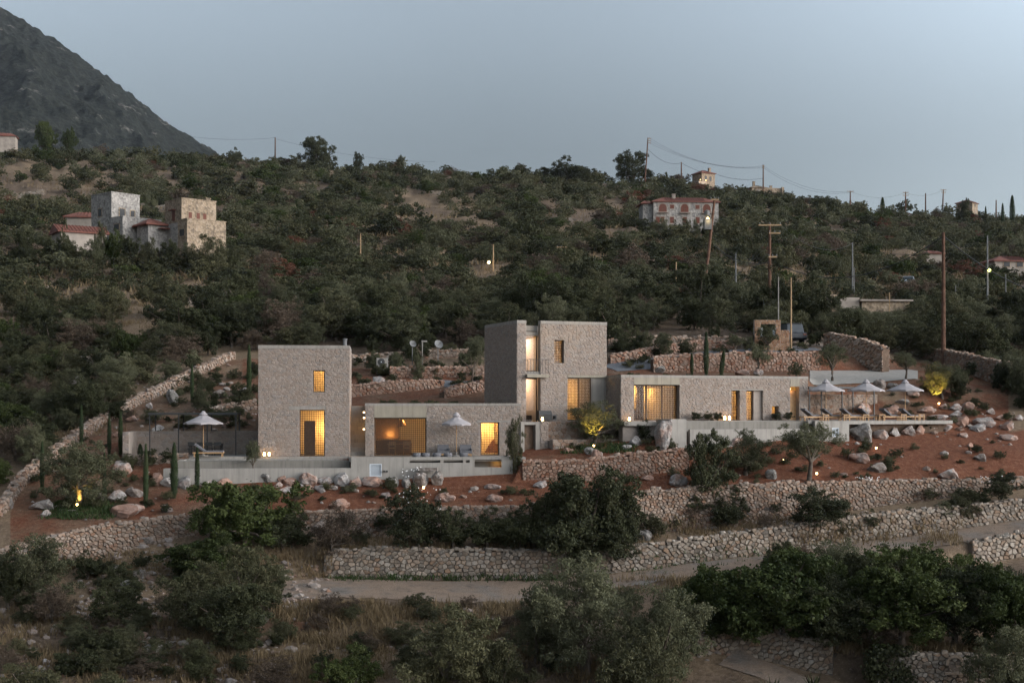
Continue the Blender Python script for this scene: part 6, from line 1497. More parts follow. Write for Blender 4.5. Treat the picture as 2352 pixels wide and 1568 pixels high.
# low garden plants on the red earth: one shared form each, set out as single plants
LPK = [('scrub', 'small grey-green garden plant'), ('dark', 'small dark garden plant'), ('olive', 'small silvery garden plant')]
rg = random.Random(12); nlp = 0
for (u0, u1, y0, y1, n, wh) in ((560, 1230, 1118, 1160, 26, 'on the red strip below the left house'), (60, 420, 1000, 1190, 50, 'in the left garden around the cypresses'), (380, 590, 850, 985, 80, 'on the slope behind the left patio'), (1420, 2340, 1015, 1112, 60, 'on the red slope below the right house'), (810, 1110, 838, 910, 70, 'along the drive behind the low left wing'), (1400, 1860, 800, 850, 60, 'along the drive behind the long house'), (2040, 2340, 880, 990, 30, 'among the rocks right of the deck'), (1290, 1540, 1000, 1040, 14, 'under the lit olive below the square tower')):
    for _ in range(n):
        u, y = rg.uniform(u0, u1), rg.uniform(y0, y1); kd, lab = LPK[rg.choice((0, 0, 1, 2))]; p = at(u, y)
        if 97 < p.y < 106 and 600 < u < 1200: continue
        plant(kd+'_far', 0, p, rg.uniform(.18, .55), rg.uniform(.7, 1.1), None, lab + ' ' + wh, 'plant', 'small garden plants ' + wh, 'garden_plant', trunk=False)
# plants on the two green roofs
for (pl_, xs0, xs1, zz, n, lab, grp) in ((LP, xa+.7, xb-.7, cz-.02, 16, 'low plant on the green roof of the left wing', 'plants on the left green roof'), (RQ, .8, xw-.8, cz3-.02, 20, 'low plant on the green roof of the long house', 'plants on the right green roof')):
    for _ in range(n):
        x = rg.uniform(xs0, xs1); y = rg.uniform(1.0, 5.0); w3 = pl_.O + pl_.D*x + Vector((-pl_.D.y, pl_.D.x, 0))*y
        plant(rg.choice(('scrub_far', 'dark_far')), 0, (w3.x, w3.y, zz), rg.uniform(.2, .42), .8, None, lab, 'plant', grp, 'roof_plant', trunk=False)
# undergrowth bushes of the foreground slope
rg = random.Random(44); zones = [(1760, 2160, 1285, 1345, 24, 'low bush on the near verge of the road at the right'), (640, 1230, 1400, 1500, 26, 'low dry bush on the straw-coloured bank below the road'), (0, 210, 1300, 1440, 12, 'low scrub bush around the olive tree at the left edge'), (210, 430, 1300, 1440, 12, 'low scrub bush on the rubble slope under the curved wall'), (430, 640, 1300, 1440, 11, 'low scrub bush around the feet of the bright green trees'), (0, 210, 1440, 1568, 12, 'low scrub bush in the bottom left corner'), (210, 430, 1440, 1568, 12, 'low scrub bush around the big dark grey rock at the bottom left'), (430, 640, 1440, 1568, 11, 'low scrub bush by the bottom edge below the bright green trees'), (700, 1200, 1480, 1568, 16, 'low scrub bush below the dry grass bank'), (640, 1420, 1205, 1262, 26, 'low bush on the bank above the roadside wall'), (1430, 1700, 1150, 1235, 12, 'low bush on the bank under the ivy-clad tree'), (1700, 2000, 1150, 1235, 12, 'low bush on the bank between the walls below the forked olive'), (2000, 2300, 1140, 1200, 10, 'low bush on the bank between the walls near the right edge'), (1560, 2352, 1330, 1480, 26, 'low bush among the right thicket'), (1180, 1640, 1400, 1568, 14, 'low bush between the foreground olives'), (0, 330, 830, 1100, 24, 'bush on the wild slope outside the left boundary wall'), (2180, 2352, 1330, 1480, 8, 'low bush at the right end of the thicket')]
for (u0, u1, y0, y1, n, lab) in zones:
    for _ in range(n):
        p = at(rg.uniform(u0, u1), rg.uniform(y0, y1)); kd = rg.choice(('scrub', 'dark', 'brown', 'scrub', 'dark', 'olive') if 'dry bush' not in lab else ('brown', 'brown', 'scrub'))
        plant(kd, rg.randrange(2), p, rg.uniform(.35, .95), rg.uniform(.7, 1.05), None, lab, 'bush', lab.replace('low scrub bush', 'scrub bushes').replace('low bush', 'low bushes').replace('low dry bush', 'low dry bushes').replace('bush on', 'bushes on'), 'low_bush', trunk=False)
# white flowers of the oleanders and hedge
fl = MB(); rg = random.Random(8)
for (u, y, w_, h, n) in ((960, 1150, 110, 70, 46), (945, 1085, 50, 30, 22), (2290, 1100, 80, 14, 40), (1990, 1098, 60, 10, 24)):
    for _ in range(n):
        q = at(u, y + h*.5); d_ = q.y - rg.uniform(.6, 1.3); uu, yy = u + rg.uniform(-w_/2, w_/2), y + rg.uniform(-h/2, h/2)
        c = P(uu, yy, d_); r_ = rg.uniform(.025, .05); fl.add([c+Vector((r_, 0, 0)), c+Vector((0, -r_, r_)), c+Vector((-r_, 0, 0)), c+Vector((0, -r_, -r_)), c+Vector((0, r_, 0))], [(0, 1, 3), (1, 2, 3), (0, 4, 1), (1, 4, 2), (2, 4, 3), (3, 4, 0)])
tag(fl.build('blossoms', M['petal']), 'small white blossoms on the oleander and hedge shrubs', 'blossom', kind='stuff')
# agaves at the bottom right
for j, (u, y, lab) in enumerate(((1870, 1590, 'spiky agave by the bottom edge in front of the ivy wall end'), (1775, 1600, 'spiky agave by the bottom edge on the lower path'))):
    p = P(u, y, 61.5); a_ = empty('agave', p, 0, lab, 'agave')
    for i in range(14):
        a = i*2.4; e = R(35 + (i % 5)*11); L = rnd.uniform(.8, 1.1); t = Vector((math.cos(a)*math.cos(e), math.sin(a)*math.cos(e), math.sin(e))); sd_ = Vector((-math.sin(a), math.cos(a), 0)); up = t.cross(sd_)*.02
        b = MB(); m_ = t*L*.5; b.add([sd_*.06, -sd_*.06, m_+sd_*.07, m_-sd_*.07, t*L, m_+up*2], [(0, 1, 3, 5), (1, 0, 5, 3), (2, 0, 5), (2, 5, 4), (3, 4, 5), (0, 2, 3, 1), (2, 4, 3)]); b.build('leaf', M['olive'], a_)
# ivy over the end of the niche wall
V, tn = leaf_cloud(77, [((0, 0, .55), (1.0, .18, .55)), ((.5, 0, .3), (.6, .2, .4)), ((-.6, 0, .6), (.5, .2, .5)), ((0, .1, 1.05), (1.0, .35, .2))], 2600, .11, .8)
q = row_pt('L1', 2045); iv = bpy.data.objects.new('ivy', mesh_np('ivy', V, np.arange(len(V)).reshape(-1, 4), M['dark'], tn)); iv.location = (q.x, q.y-.12, q.z+.5); iv.scale = (1.2, 1.2, 1.5); link(iv); tag(iv, 'dark ivy hanging over the left end of the niche wall', 'ivy')
q = row_pt('L1', 2190); nb = empty('wall_niche', (q.x, q.y-.14, q.z+1.25), 0, 'small arched niche in the lower right rubble wall', 'niche')
b = MB(); 
for i in range(9):
    a = math.pi*i/8; b.cbox((math.cos(a)*.34, 0, .35+math.sin(a)*.34), .13, .16, .13)
b.build('arch_stones', M['road_stone'], nb); b = MB(); b.prism([(-.27, 0), (.27, 0), (.27, .06), (-.27, .06)], 0, .5); b.build('recess', M['joint_grey'], nb); b = MB(); b.box(-.45, .45, -.1, .1, -.12, -.02); b.build('sill', M['road_stone'], nb)

# ------------------------------------------------------------------ garden furniture
def umbrella(loc, rz, r_, h, label, rise=.62):
    t = empty('parasol', loc, rz, label, 'umbrella', None); n = 8; can = MB(); top = Vector((0, 0, h))
    for i in range(n):
        a0, a1 = 2*math.pi*i/n, 2*math.pi*(i+1)/n; m_ = (a0+a1)/2
        E0, E1 = Vector((math.cos(a0)*r_, math.sin(a0)*r_, h-rise)), Vector((math.cos(a1)*r_, math.sin(a1)*r_, h-rise)); Em = Vector((math.cos(m_)*r_*.93, math.sin(m_)*r_*.93, h-rise+.05))
        q0, q1 = top.lerp(E0, .5)-Vector((0, 0, .03)), top.lerp(E1, .5)-Vector((0, 0, .03))
        pn = MB(); dn = Vector((0, 0, -.02)); pn.add([top, q0, q1, E0, Em, E1, E0+Vector((0, 0, -.1)), Em+Vector((0, 0, -.1)), E1+Vector((0, 0, -.1))], [(0, 1, 2), (1, 3, 4), (1, 4, 2), (2, 4, 5), (3, 6, 7, 4), (4, 7, 8, 5)]); pn.build('canopy_panel', M['canvas'], t)
        b = MB(); b.tube([top+Vector((0, 0, -.08)), E0+Vector((0, 0, -.06))], .012, 4); b.build('rib', M['wood_tan'], t)
    b = MB(); b.lathe([(.02, h+.16), (.10, h+.12), (.17, h+.02), (.26, h-.05), (.27, h-.1)], 10); b.build('vent_cap', M['canvas'], t)
    b = MB(); b.tube([(0, 0, .05), (0, 0, h+.1)], .025, 8); b.build('pole', M['wood_tan'], t)
    b = MB(); b.lathe([(0, .0), (.32, .0), (.32, .07), (.06, .1), (.05, .3), (0, .3)], 14); b.build('base', M['concrete_pale'], t); return t
def lounger(loc, rz, label, group=None):
    t = empty('sun_lounger', loc, rz, label, 'lounger', group)   # head at -x
    b = MB(); b.box(-.95, .95, -.33, -.27, .22, .3); b.box(-.95, .95, .27, .33, .22, .3); b.box(-.95, -.89, -.27, .27, .22, .3); b.box(.89, .95, -.27, .27, .22, .3); b.build('frame', M['wood_tan'], t)
    for sx in (-.85, .85):
        for sy in (-.29, .29): b = MB(); b.box(sx-.03, sx+.03, sy-.03, sy+.03, 0, .22); b.build('leg', M['wood_tan'], t)
    b = MB(); b.box(-.2, .94, -.3, .3, .3, .4); b.build('cushion', M['cushion'], t)
    b = MB(); c, s_ = math.cos(R(35)), math.sin(R(35)); V = []
    for (x, z) in ((0, 0), (-.8, 0), (-.8, .1), (0, .1)): V.append((-.2 + x*c - z*s_*-1*0 - z*(-s_)*-1*0, x, z))
    V = []
    for y in (-.3, .3):
        for (x, z) in ((0, .0), (-.8, .0), (-.8, .1), (0, .1)): V.append((-.21 + x*c + z*s_, y, .3 - x*s_ + z*c))
    b.add(V, [(0, 1, 2, 3), (7, 6, 5, 4), (0, 4, 5, 1), (1, 5, 6, 2), (2, 6, 7, 3), (3, 7, 4, 0)]); b.build('backrest', M['cushion'], t); return t
def side_table(loc, rz, label, group=None):
    t = empty('side_table', loc, rz, label, 'side table', group); b = MB(); b.box(-.25, .25, -.25, .25, .38, .43); b.build('tabletop', M['wood_tan'], t)
    for sx in (-.21, .21):
        for sy in (-.21, .21): b = MB(); b.box(sx-.025, sx+.025, sy-.025, sy+.025, 0, .38); b.build('leg', M['wood_tan'], t)
def lantern(loc, label, power=5, h=.34):
    t = empty('lantern', loc, 0, label, 'lantern'); b = MB(); b.box(-.1, .1, -.1, .1, 0, .03); b.box(-.1, .1, -.1, .1, h, h+.03)
    for sx in (-.09, .09):
        for sy in (-.09, .09): b.box(sx-.008, sx+.008, sy-.008, sy+.008, .03, h)
    b.build('frame', M['metal_dark'], t); b = MB(); b.lathe([(0, .05), (.07, .06), (.075, h*.5), (.06, h*.8), (0, h*.85)], 10); b.build('flame_glass', M['bulb'], t); lamp(t, (0, -.16, h*.6), power, r=.08, name='lantern_light')
dk = lambda u, y, dz=0: RQ.O + RQ.D*RQ.off(y).sx(u) + Vector((-RQ.D.y, RQ.D.x, 0))*y + Vector((0, 0, za-.003+dz))
for i, (u, ew) in enumerate(((1897, 'leftmost'), (1989.5, 'middle'), (2079, 'rightmost'))):
    q = dk(u, -.9); h = (HY-876)/F*q.y - q.z; umbrella(q, RQ.rot+.2, 1.28, h, '%s of the three grey-white parasols on the lounger deck' % ew)
for i, u in enumerate((1868, 1913, 1957, 1998, 2048, 2092)): lounger(dk(u, -2.0 if i % 2 == 0 else -1.3), RQ.rot, '%s sun lounger from the left on the right deck' % ORD[i], 'sun loungers on the deck')
for i, u in enumerate((1893, 1941, 1985, 2022, 2071, 2112)): side_table(dk(u, -2.35), RQ.rot, '%s wooden side table from the left on the right deck' % ORD[i], 'side tables on the deck')
q = lw(LP.sx(1046), -1.2, ZF); umbrella(q, LP.rot+.3, .98, (HY-952)/F*q.y - q.z, 'single parasol in front of the low left wing', .6)
PU = LP.off(.9); q = lw(PU.sx(467), .9, ZF); umbrella(q, LP.rot, 1.25, (HY-949)/F*q.y - q.z, 'parasol on the patio left of the tall tower', .62)
q = lw(LP.sx(480), -.2, ZF); lounger(q, LP.rot, 'lone sun lounger beside the patio pool')
def armchair(loc, rz, label):
    t = empty('outdoor_armchair', loc, rz, label, 'armchair'); b = MB(); b.box(-.36, .36, -.36, .3, .08, .18); b.build('frame', M['wood_tan'], t); b = MB(); b.box(-.34, .34, -.34, .28, .18, .36); b.build('seat', M['cushion'], t); b = MB(); b.box(-.36, .36, .22, .34, .3, .74); b.build('backrest', M['cushion'], t)
    for sx in (-1, 1):
        b = MB(); b.box(sx*.36-.03, sx*.36+.03, -.34, .3, .18, .5); b.build('armrest', M['cushion'], t)
        for sy in (-.3, .26): b = MB(); b.box(sx*.33-.03, sx*.33+.03, sy-.03, sy+.03, 0, .08); b.build('leg', M['wood_tan'], t)
armchair(lw(LP.sx(1017), -.7, ZF), LP.rot, 'grey outdoor armchair left of the single parasol'); armchair(lw(LP.sx(1068), -.7, ZF), LP.rot, 'grey outdoor armchair right of the single parasol')
for i, u in enumerate((955, 975, 1000, 1025, 1060)):
    t = empty('pouffe', lw(LP.sx(u), -2.2, ZF), 0, '%s grey pouffe from the left along the terrace edge' % ORD[i], 'pouffe', 'pouffes on the left terrace'); b = MB(); b.lathe([(0, 0), (.24, .02), (.28, .15), (.25, .27), (0, .29)], 12); b.build('cushion', M['cushion'], t)
# barbecue on the landing of the square tower
q = rw(GP.sx(1262), -.6, zu-.015); t = empty('barbecue', q, RP.rot, 'dark covered barbecue trolley in front of the square tower', 'barbecue'); b = MB(); b.box(-.4, .5, -.25, .25, .1, .45); b.build('cabinet', M['metal_dark'], t); b = MB(); b.add([(-.4, -.28, .45), (.5, -.28, .45), (.5, .28, .45), (-.4, .28, .45), (-.4, -.12, .72), (.5, -.12, .72), (.5, .2, .72), (-.4, .2, .72)], [(0, 1, 5, 4), (1, 2, 6, 5), (2, 3, 7, 6), (3, 0, 4, 7), (4, 5, 6, 7)]); b.build('lid', M['metal_dark'], t); b = MB(); b.box(.52, .8, -.25, .25, .1, .16); b.box(.52, .8, -.25, .25, .38, .44); b.box(.76, .8, -.25, .25, .16, .38); b.build('side_shelf', M['metal_grey'], t)
lantern(rw(GP.sx(1251), -1.2, zu-.01), 'small lantern on the pier in front of the square tower', 3)
lantern(lw(LP.sx(608), -.35, ZF), 'left one of two lanterns at the corner of the tall tower', 5); lantern(lw(LP.sx(619.5), -.45, ZF), 'right one of two lanterns at the corner of the tall tower', 5)
for u, lab, y in ((1658, 'left one of the two lanterns on the long house terrace', -.4), (1667, 'taller right lantern on the long house terrace', -.5)): lantern(rw(RQ.sx(u), y, za, RQ), lab, 6, .4)
lantern(rw(RQ.sx(1440), -.35, ZR-.04, RQ), 'round lantern at the left corner of the long house', 5)
# spot lights in the garden
def spike_light(u, y, label, power, toward=(0, .3, 1), color=(1.0, .68, .14), dist=.9, real=True, size=75):
    p = at(u, y); p = Vector((p.x, p.y-.5, ground(p.x, p.y-.5))); t = empty('garden_light', p, 0, label, 'garden light'); b = MB(); b.tube([(0, 0, -.1), (0, 0, .18)], .02, 6); b.build('spike', M['metal_dark'], t); b = MB(); b.lathe([(.05, .16), (.07, .28), (0, .27)], 10); b.build('lamp_head', M['bulb'], t)
    if real:
        ld = bpy.data.lights.new('uplight', 'SPOT'); ld.energy = power; ld.color = color; ld.spot_size = R(size); ld.spot_blend = .6; ld.shadow_soft_size = .05
        o = bpy.data.objects.new('uplight', ld); o.location = (0, 0, .34); o.rotation_euler = Vector(toward).to_track_quat('-Z', 'Y').to_euler(); link(o, t)
    return t
spike_light(1363, 1027, 'uplight under the glowing olive below the square tower', 1500, (0.02, .42, 1), size=70); spike_light(2152, 922, 'uplight under the lit olive at the right of the deck', 1700, (-.02, .42, 1), size=70); spike_light(183, 1158, 'uplight at the foot of the round olive in the left garden', 500, (.1, .5, .6))
for u, y, lab in ((2008, 1030, 'tiny path light on the red slope under the deck'), (974, 1122, 'tiny path light beside the slab bench'), (1600, 1092, 'tiny path light by the ivy-clad tree'), (1797, 1055, 'tiny path light left of the forked olive'), (1872, 1088, 'tiny path light right of the forked olive trunk')): spike_light(u, y, lab, 0, real=False)
# air-conditioning unit, dishes, meter post behind the left house
p = at(878, 862); t = empty('heat_pump', p, .1, 'tall pale heat pump with two fans behind the left house', 'heat pump'); b = MB(); b.box(-.45, .45, -.18, .18, .05, 1.35); b.build('case', M['concrete_pale'], t)
for z in (.42, 1.04): b = MB(); b.lathe([(.28, 0), (.28, .03), (.02, .04)], 16); o = b.build('fan', M['metal_dark'], t); o.location = (-.08, -.18, z); o.rotation_euler = (R(90), 0, 0); b = MB(); b.lathe([(.04, .035), (.04, .06), (0, .06)], 8); o2 = b.build('hub', M['metal_white'], o)
for (u, y, r_, lab) in ((947, 842, .30, 'left one of the two grey satellite dishes behind the left house'), (1006, 835, .38, 'larger right satellite dish behind the left house')):
    p = at(u, y); t = empty('satellite_dish', p, 0, lab, 'satellite dish'); h = (y-798)/F*p.y + .2; b = MB(); b.tube([(0, 0, -.1), (0, 0, h)], .035, 6); b.build('mast', M['metal_grey'], t); b = MB(); b.lathe([(0, 0), (r_*.5, .05), (r_, .16), (r_*.98, .18), (r_*.5, .07), (0, .02)], 16); o = b.build('dish', M['metal_grey'], t); o.location = (0, -.05, h); o.rotation_euler = (R(62), 0, .5); b = MB(); b.tube([(0, 0, 0), (r_*.3, 0, .5)], .015, 4); b.build('feed_arm', M['metal_grey'], o)
p = at(970, 838); t = empty('weather_post', p, 0, 'thin white post with a bent top behind the left house', 'post'); b = MB(); b.tube([(0, 0, -.1), (0, 0, 1.3), (0, 0, 1.9)], [.03, .04, .06], 6); b.build('pole', M['concrete_pale'], t); b = MB(); b.box(-.05, .4, -.08, .08, 1.85, 1.98); b.build('lamp_arm', M['concrete_pale'], t)

# ------------------------------------------------------------------ gate frame, cars
p = at(1735, 806); d0 = p.y; GTP = Plane(1733, d0, 0); gt = empty('gate_pillar', GTP.O, 0, 'orange stone gate structure with a square opening and white plates', 'gate pillar')
g = GTP.rect(1733, 1787+6, 735, 812); op = GTP.rect(1747, 1781, 744.5, 775); 
b = MB(); wall_boxes(b, g[0], g[1], g[2]-.5, g[3], [op], 0, .5); b.build('core', M['mortar'], gt)
cl = cut_holes(cells(g[1]-g[0], g[3]-g[2], .3, .18, 91), [(op[0]-g[0], op[1]-g[0], op[2]-g[2], op[3]-g[2])]); lay_stones(gt, cl, flat_frame((g[0], 0, g[2]), (1, 0, 0), (0, 0, 1), (0, -1, 0)), M['gate_stone'], .03, .022, 92, 180)
g2_ = GTP.rect(1793, 1814, 758, 810); b = MB(); b.box(g2_[0]+.002, g2_[1], .1, 1.2, g2_[2]-.5, g2_[3]); b.build('side_core', M['mortar'], gt); cl = cells(g2_[1]-g2_[0], g2_[3]-g2_[2], .3, .18, 93); lay_stones(gt, cl, flat_frame((g2_[0], .1, g2_[2]), (1, 0, 0), (0, 0, 1), (0, -1, 0)), M['gate_stone'], .03, .022, 94, 60, rest='side_stones')
for (u0, u1, yt, yb) in ((1748.5, 1753, 753, 773), (1776, 1781, 756, 765), (1776, 1780.5, 766, 771)):
    q = GTP.rect(u0, u1, yt, yb); b = MB(); b.box(q[0], q[1], .2, .24, q[2], q[3]); b.build('plate', M['metal_white'], gt)
def car(loc, rz, label, mat, suv=True):
    t = empty('parked_car', loc, rz, label, 'car'); L, W, H = (4.6, 1.86, 1.75) if suv else (4.2, 1.72, 1.45)
    def hull(secs, w0, w1):
        b = MB(); n = len(secs); V = []
        for (x, z0, z1) in secs: V += [(x, -w0, z0), (x, w0, z0), (x, w1, z1), (x, -w1, z1)]
        Fc = [(0, 1, 2, 3), tuple(4*(n-1)+i for i in (3, 2, 1, 0))]
        for i in range(n-1):
            for k_ in range(4): k2 = (k_+1) % 4; Fc.append((4*i+k_, 4*i+4+k_, 4*i+4+k2, 4*i+k2))
        return b.add(V, Fc)
    hull([(-L/2, .5, .9), (-L/2+.15, .35, 1.0), (L/2-1.2, .32, 1.02), (L/2-.2, .35, .92), (L/2, .45, .8)], W/2, W/2*.97).build('body', M[mat], t)
    hull([(-L/2+.15, 1.0, 1.02), (-L/2+.45, 1.0, H-.08), (L/2-2.0, 1.0, H), (L/2-1.1, 1.0, 1.02)], W/2*.93, W/2*.76).build('cabin', M['car_glass'], t)
    b = MB(); b.box(-L/2+.5, L/2-1.95, -W/2*.74, W/2*.74, H-.03, H+.03); b.build('roof', M[mat], t)
    for sx in (-L/2+.85, L/2-.9):
        for sy in (-1, 1): b = MB(); b.lathe([(0, -.1), (.2, -.11), (.34, -.1), (.34, .1), (.2, .11), (0, .1)], 14); o = b.build('wheel', M['rubber'], t); o.location = (sx, sy*(W/2-.1), .34); o.rotation_euler = (R(90), 0, 0)
    for sy in (-1, 1):
        b = MB(); b.cbox((-L/2-.0, sy*W*.38, .82), .06, .28, .16); b.build('tail_light', M['shutter'], t); b = MB(); b.cbox((L/2-.02, sy*W*.37, .72), .06, .3, .14); b.build('headlight', M['metal_white'], t)
p = at(1818, 792); car(p + Vector((-.3, 1.2, .1)), R(105), 'dark pickup-like car parked behind the gate pillar', 'car_dark')
p = at(2088, 672, 150); car(p + Vector((0, 0, .2)), R(70), 'small silver car parked on the hillside road', 'car_silver', False)
# ------------------------------------------------------------------ far houses
class FarHouse:
    """a block seen over its near corner: a = length along the right-hand face, b = along the left-hand face"""
    def __init__(s, name, label, u, d, rot, dz=0):
        s.d = d; s.u = u; s.p = Vector(((u-CX)/F*d, d, 0)); s.root = empty(name, s.p, R(rot), label, 'house')
    def z(s, y): return (HY-y)/F*s.d
    def block(s, x0, x1, y0, y1, z0, z1, mat, name='wall', cop=0.0):
        b = MB(); b.box(x0, x1, y0, y1, z0, z1); o = b.build(name, M[mat], s.root)
        if cop:
            c = MB(); c.box(x0-.06, x1+.06, y0-.06, y1+.06, z1, z1+cop); c.build('coping', M[mat], s.root)
        return o
    def win(s, face, t, w_, z0, z1, mat='opening_dark', frame='far_stone_tan', x0=0.0, y0=0.0, arch=False):
        """window on the face along x ('r', at y0) or along y ('l', at x0)"""
        def put(a0, a1, p0, p1, q0, q1):
            b = MB()
            if face == 'r': b.box(a0, a1, y0+p0, y0+p1, q0, q1)
            else: b.box(x0+p0, x0+p1, a0, a1, q0, q1)
            return b
        f = put(t-w_/2-.14, t+w_/2+.14, -.05, .02, z0-.14, z1+.14).build('window', M[frame], s.root)
        put(t-w_/2, t+w_/2, -.07, -.052, z0, z1).build('pane', M[mat], f)
        if arch:
            b = MB(); n = 8; V = []
            for i in range(n+1):
                a = math.pi*i/n; V.append((t+math.cos(a)*w_/2, y0-.07, z1+math.sin(a)*w_/2))
            b.add(V+[(v[0], v[1]+.05, v[2]) for v in V], [tuple(range(n+1))]+[(i, i+1, n+2+i, n+1+i) for i in range(n)]); b.build('arch_pane', M[mat], f)
            b = MB()
            for i in range(n):
                a = math.pi*(i+.5)/n; b.cbox((t+math.cos(a)*(w_/2+.12), y0-.04, z1+math.sin(a)*(w_/2+.12)), .3, .1, .3)
            b.build('arch_trim', M[frame], f)
    def hip(s, x0, x1, y0, y1, z0, h, ov=.35, mat='tile_red', gable=False):
        x0 -= ov; x1 += ov; y0 -= ov; y1 += ov; m = (y0+y1)/2; k_ = 0 if gable else min((y1-y0)/2, (x1-x0)/2)*.8
        b = MB(); b.add([(x0, y0, z0), (x1, y0, z0), (x1, y1, z0), (x0, y1, z0), (x0+k_, m, z0+h), (x1-k_, m, z0+h), (x0, y0, z0-.15), (x1, y0, z0-.15), (x1, y1, z0-.15), (x0, y1, z0-.15)], [(0, 1, 5, 4), (1, 2, 5), (2, 3, 4, 5), (3, 0, 4), (6, 7, 1, 0), (7, 8, 2, 1), (8, 9, 3, 2), (9, 6, 0, 3), (9, 8, 7, 6)])
        r_ = b.build('roof', M[mat], s.root); L = y1-y0
        n = int((x1-x0-2*k_)/.45)
        c = MB()
        for i in range(n):
            x = x0+k_+(x1-x0-2*k_)*(i+.5)/n
            c.add([(x-.07, y0, z0+.03), (x+.07, y0, z0+.03), (x+.07, m, z0+h+.03), (x-.07, m, z0+h+.03), (x, y0, z0+.1), (x, m, z0+h+.1)], [(0, 4, 5, 3), (4, 1, 2, 5)])
        if n > 0: c.build('tile_ridges', M[mat], r_)
        return r_
    def chimney(s, x, y, z0, z1, mat='far_stone_tan'):
        b = MB(); b.box(x-.3, x+.3, y-.3, y+.3, z0, z1); b.box(x-.38, x+.38, y-.38, y+.38, z1, z1+.12); b.build('chimney', M[mat], s.root)

h = FarHouse('stone_tower', 'pale grey far stone tower with dark square windows on the left hillside', 256, 200, 48)
h.block(0, 4.6, 0, 5.2, h.z(560), h.z(442), 'far_stone_grey', cop=.12)
h.win('l', 2.9, .8, h.z(493), h.z(476)); h.win('r', 1.7, .8, h.z(499), h.z(477)); h.win('r', 3.4, .6, h.z(498), h.z(479))
h.block(-.1, 6.2, -3.0, -.02, h.z(560), h.z(500), 'far_stone_grey', 'annex'); h.win('l', -1.5, 1.2, h.z(530), h.z(518), x0=-.1)
h = FarHouse('stone_house', 'low red-roofed house behind the pale far stone tower', 150, 210, 10); h.block(0, 5.0, 0, 4, h.z(540), h.z(497), 'far_plaster'); h.hip(0, 5.0, 0, 4, h.z(497), .9)
h = FarHouse('stone_house', 'small gabled house with a red roof in front of the far towers', 138, 188, 32); h.block(0, 6.2, 0, 4.4, h.z(575), h.z(530), 'far_plaster'); h.hip(0, 6.2, 0, 4.4, h.z(530), 1.1, gable=True)
b = MB(); b.add([(0, 0, h.z(530)), (0, 4.4, h.z(530)), (0, 2.2, h.z(530)+1.0)], [(0, 1, 2)]); b.build('gable', M['far_plaster'], h.root)
h = FarHouse('stone_tower', 'tan far stone tower with red shutters and chimney on the left hillside', 417, 196, 40)
h.block(0, 5.3, 0, 5.0, h.z(575), h.z(456), 'far_stone_tan', cop=.12); h.win('l', 2.3, .9, h.z(504), h.z(481), 'shutter'); b = MB(); b.box(-.5, -.05, 1.5, 3.1, h.z(480), h.z(478)); b.build('canopy', M['tile_red'], h.root)
for t in (1.3, 2.5, 3.5): h.win('r', t, .5, h.z(500), h.z(486), 'shutter')
h.chimney(4.4, .9, h.z(456), h.z(449)); h.block(-.6, 5.3, -2.8, -.02, h.z(585), h.z(508), 'far_stone_tan', 'annex', .1); h.block(-.62, 1.0, 0, 7.2, h.z(585), h.z(512), 'far_stone_grey', 'annex')
for i in range(1): h.win('l', -1.4, 1.3, h.z(545), h.z(530), x0=-.6)
h.hip(-3.6, -.6, 3.0, 7.0, h.z(513), .9); h.block(-3.4, -.62, 3.2, 6.8, h.z(575), h.z(513), 'far_stone_grey', 'annex')
b = MB(); b.box(-2.0, -.7, 2.0, 6.0, h.z(524), h.z(522)); b.build('porch_roof', M['tile_red'], h.root)
h = FarHouse('stone_villa', 'two-storey stone villa with red hip roof and three arched windows', 1501, 262, 5)
ew = 12.2; h.block(0, ew, 0, 6, h.z(530), h.z(464), 'far_stone_grey'); h.hip(0, ew, 0, 6, h.z(464)+.15, 1.15); h.block(-1.8, -.02, 1.0, 5.0, h.z(530), h.z(467), 'far_stone_grey', 'annex'); h.hip(-1.9, .2, 1.0, 5, h.z(467)+.15, .7)
for u in (1522.5, 1573.5, 1625):
    t = (u-1501)/F*262; h.win('r', t, 1.45, h.z(487), h.z(476.5), 'shutter', 'far_plaster', arch=True); b = MB(); b.box(t-1.05, t+1.05, -.75, -.08, h.z(489.5), h.z(488)); b.build('balcony', M['far_plaster'], h.root); b = MB(); b.box(t-.03, t+.03, -.09, -.071, h.z(487), h.z(470)); b.build('mullion', M['wood_dark'], h.root)
for u in (1544, 1603.5): h.win('r', (u-1501)/F*262, .75, h.z(479), h.z(470), 'shutter', 'far_plaster')
for u in (1511, 1522, 1544, 1574, 1604, 1625): h.win('r', (u-1501)/F*262, .7, h.z(512), h.z(498), 'shutter', 'far_plaster')
h.chimney(4.2, 2.2, h.z(455), h.z(443), 'far_plaster')
h = FarHouse('ridge_house', 'tan two-storey house with hip roof and lit lamps on the ridge', 1612, 398, 30); h.block(0, 4.6, 0, 4.4, h.z(450), h.z(396), 'far_stone_tan'); h.hip(0, 4.6, 0, 4.4, h.z(396), 1.0, mat='tile_red'); h.chimney(3.4, 1, h.z(394), h.z(384)); h.win('r', 1.4, .7, h.z(414), h.z(404)); h.win('r', 3.0, .7, h.z(414), h.z(404)); h.block(-2.6, -.02, -2.0, 3, h.z(450), h.z(420), 'far_plaster', 'porch')
for (x, y) in ((-2.2, -2.2), (-.3, -2.2)): b = MB(); b.lathe([(0, h.z(417)-.12), (.14, h.z(417)), (0, h.z(417)+.12)], 8, x, y); o = b.build('lamp_globe', M['bulb_street'], h.root); lamp(h.root, (x, y-.5, h.z(417)), 60, (1, .62, .3), .1, 'porch_light')
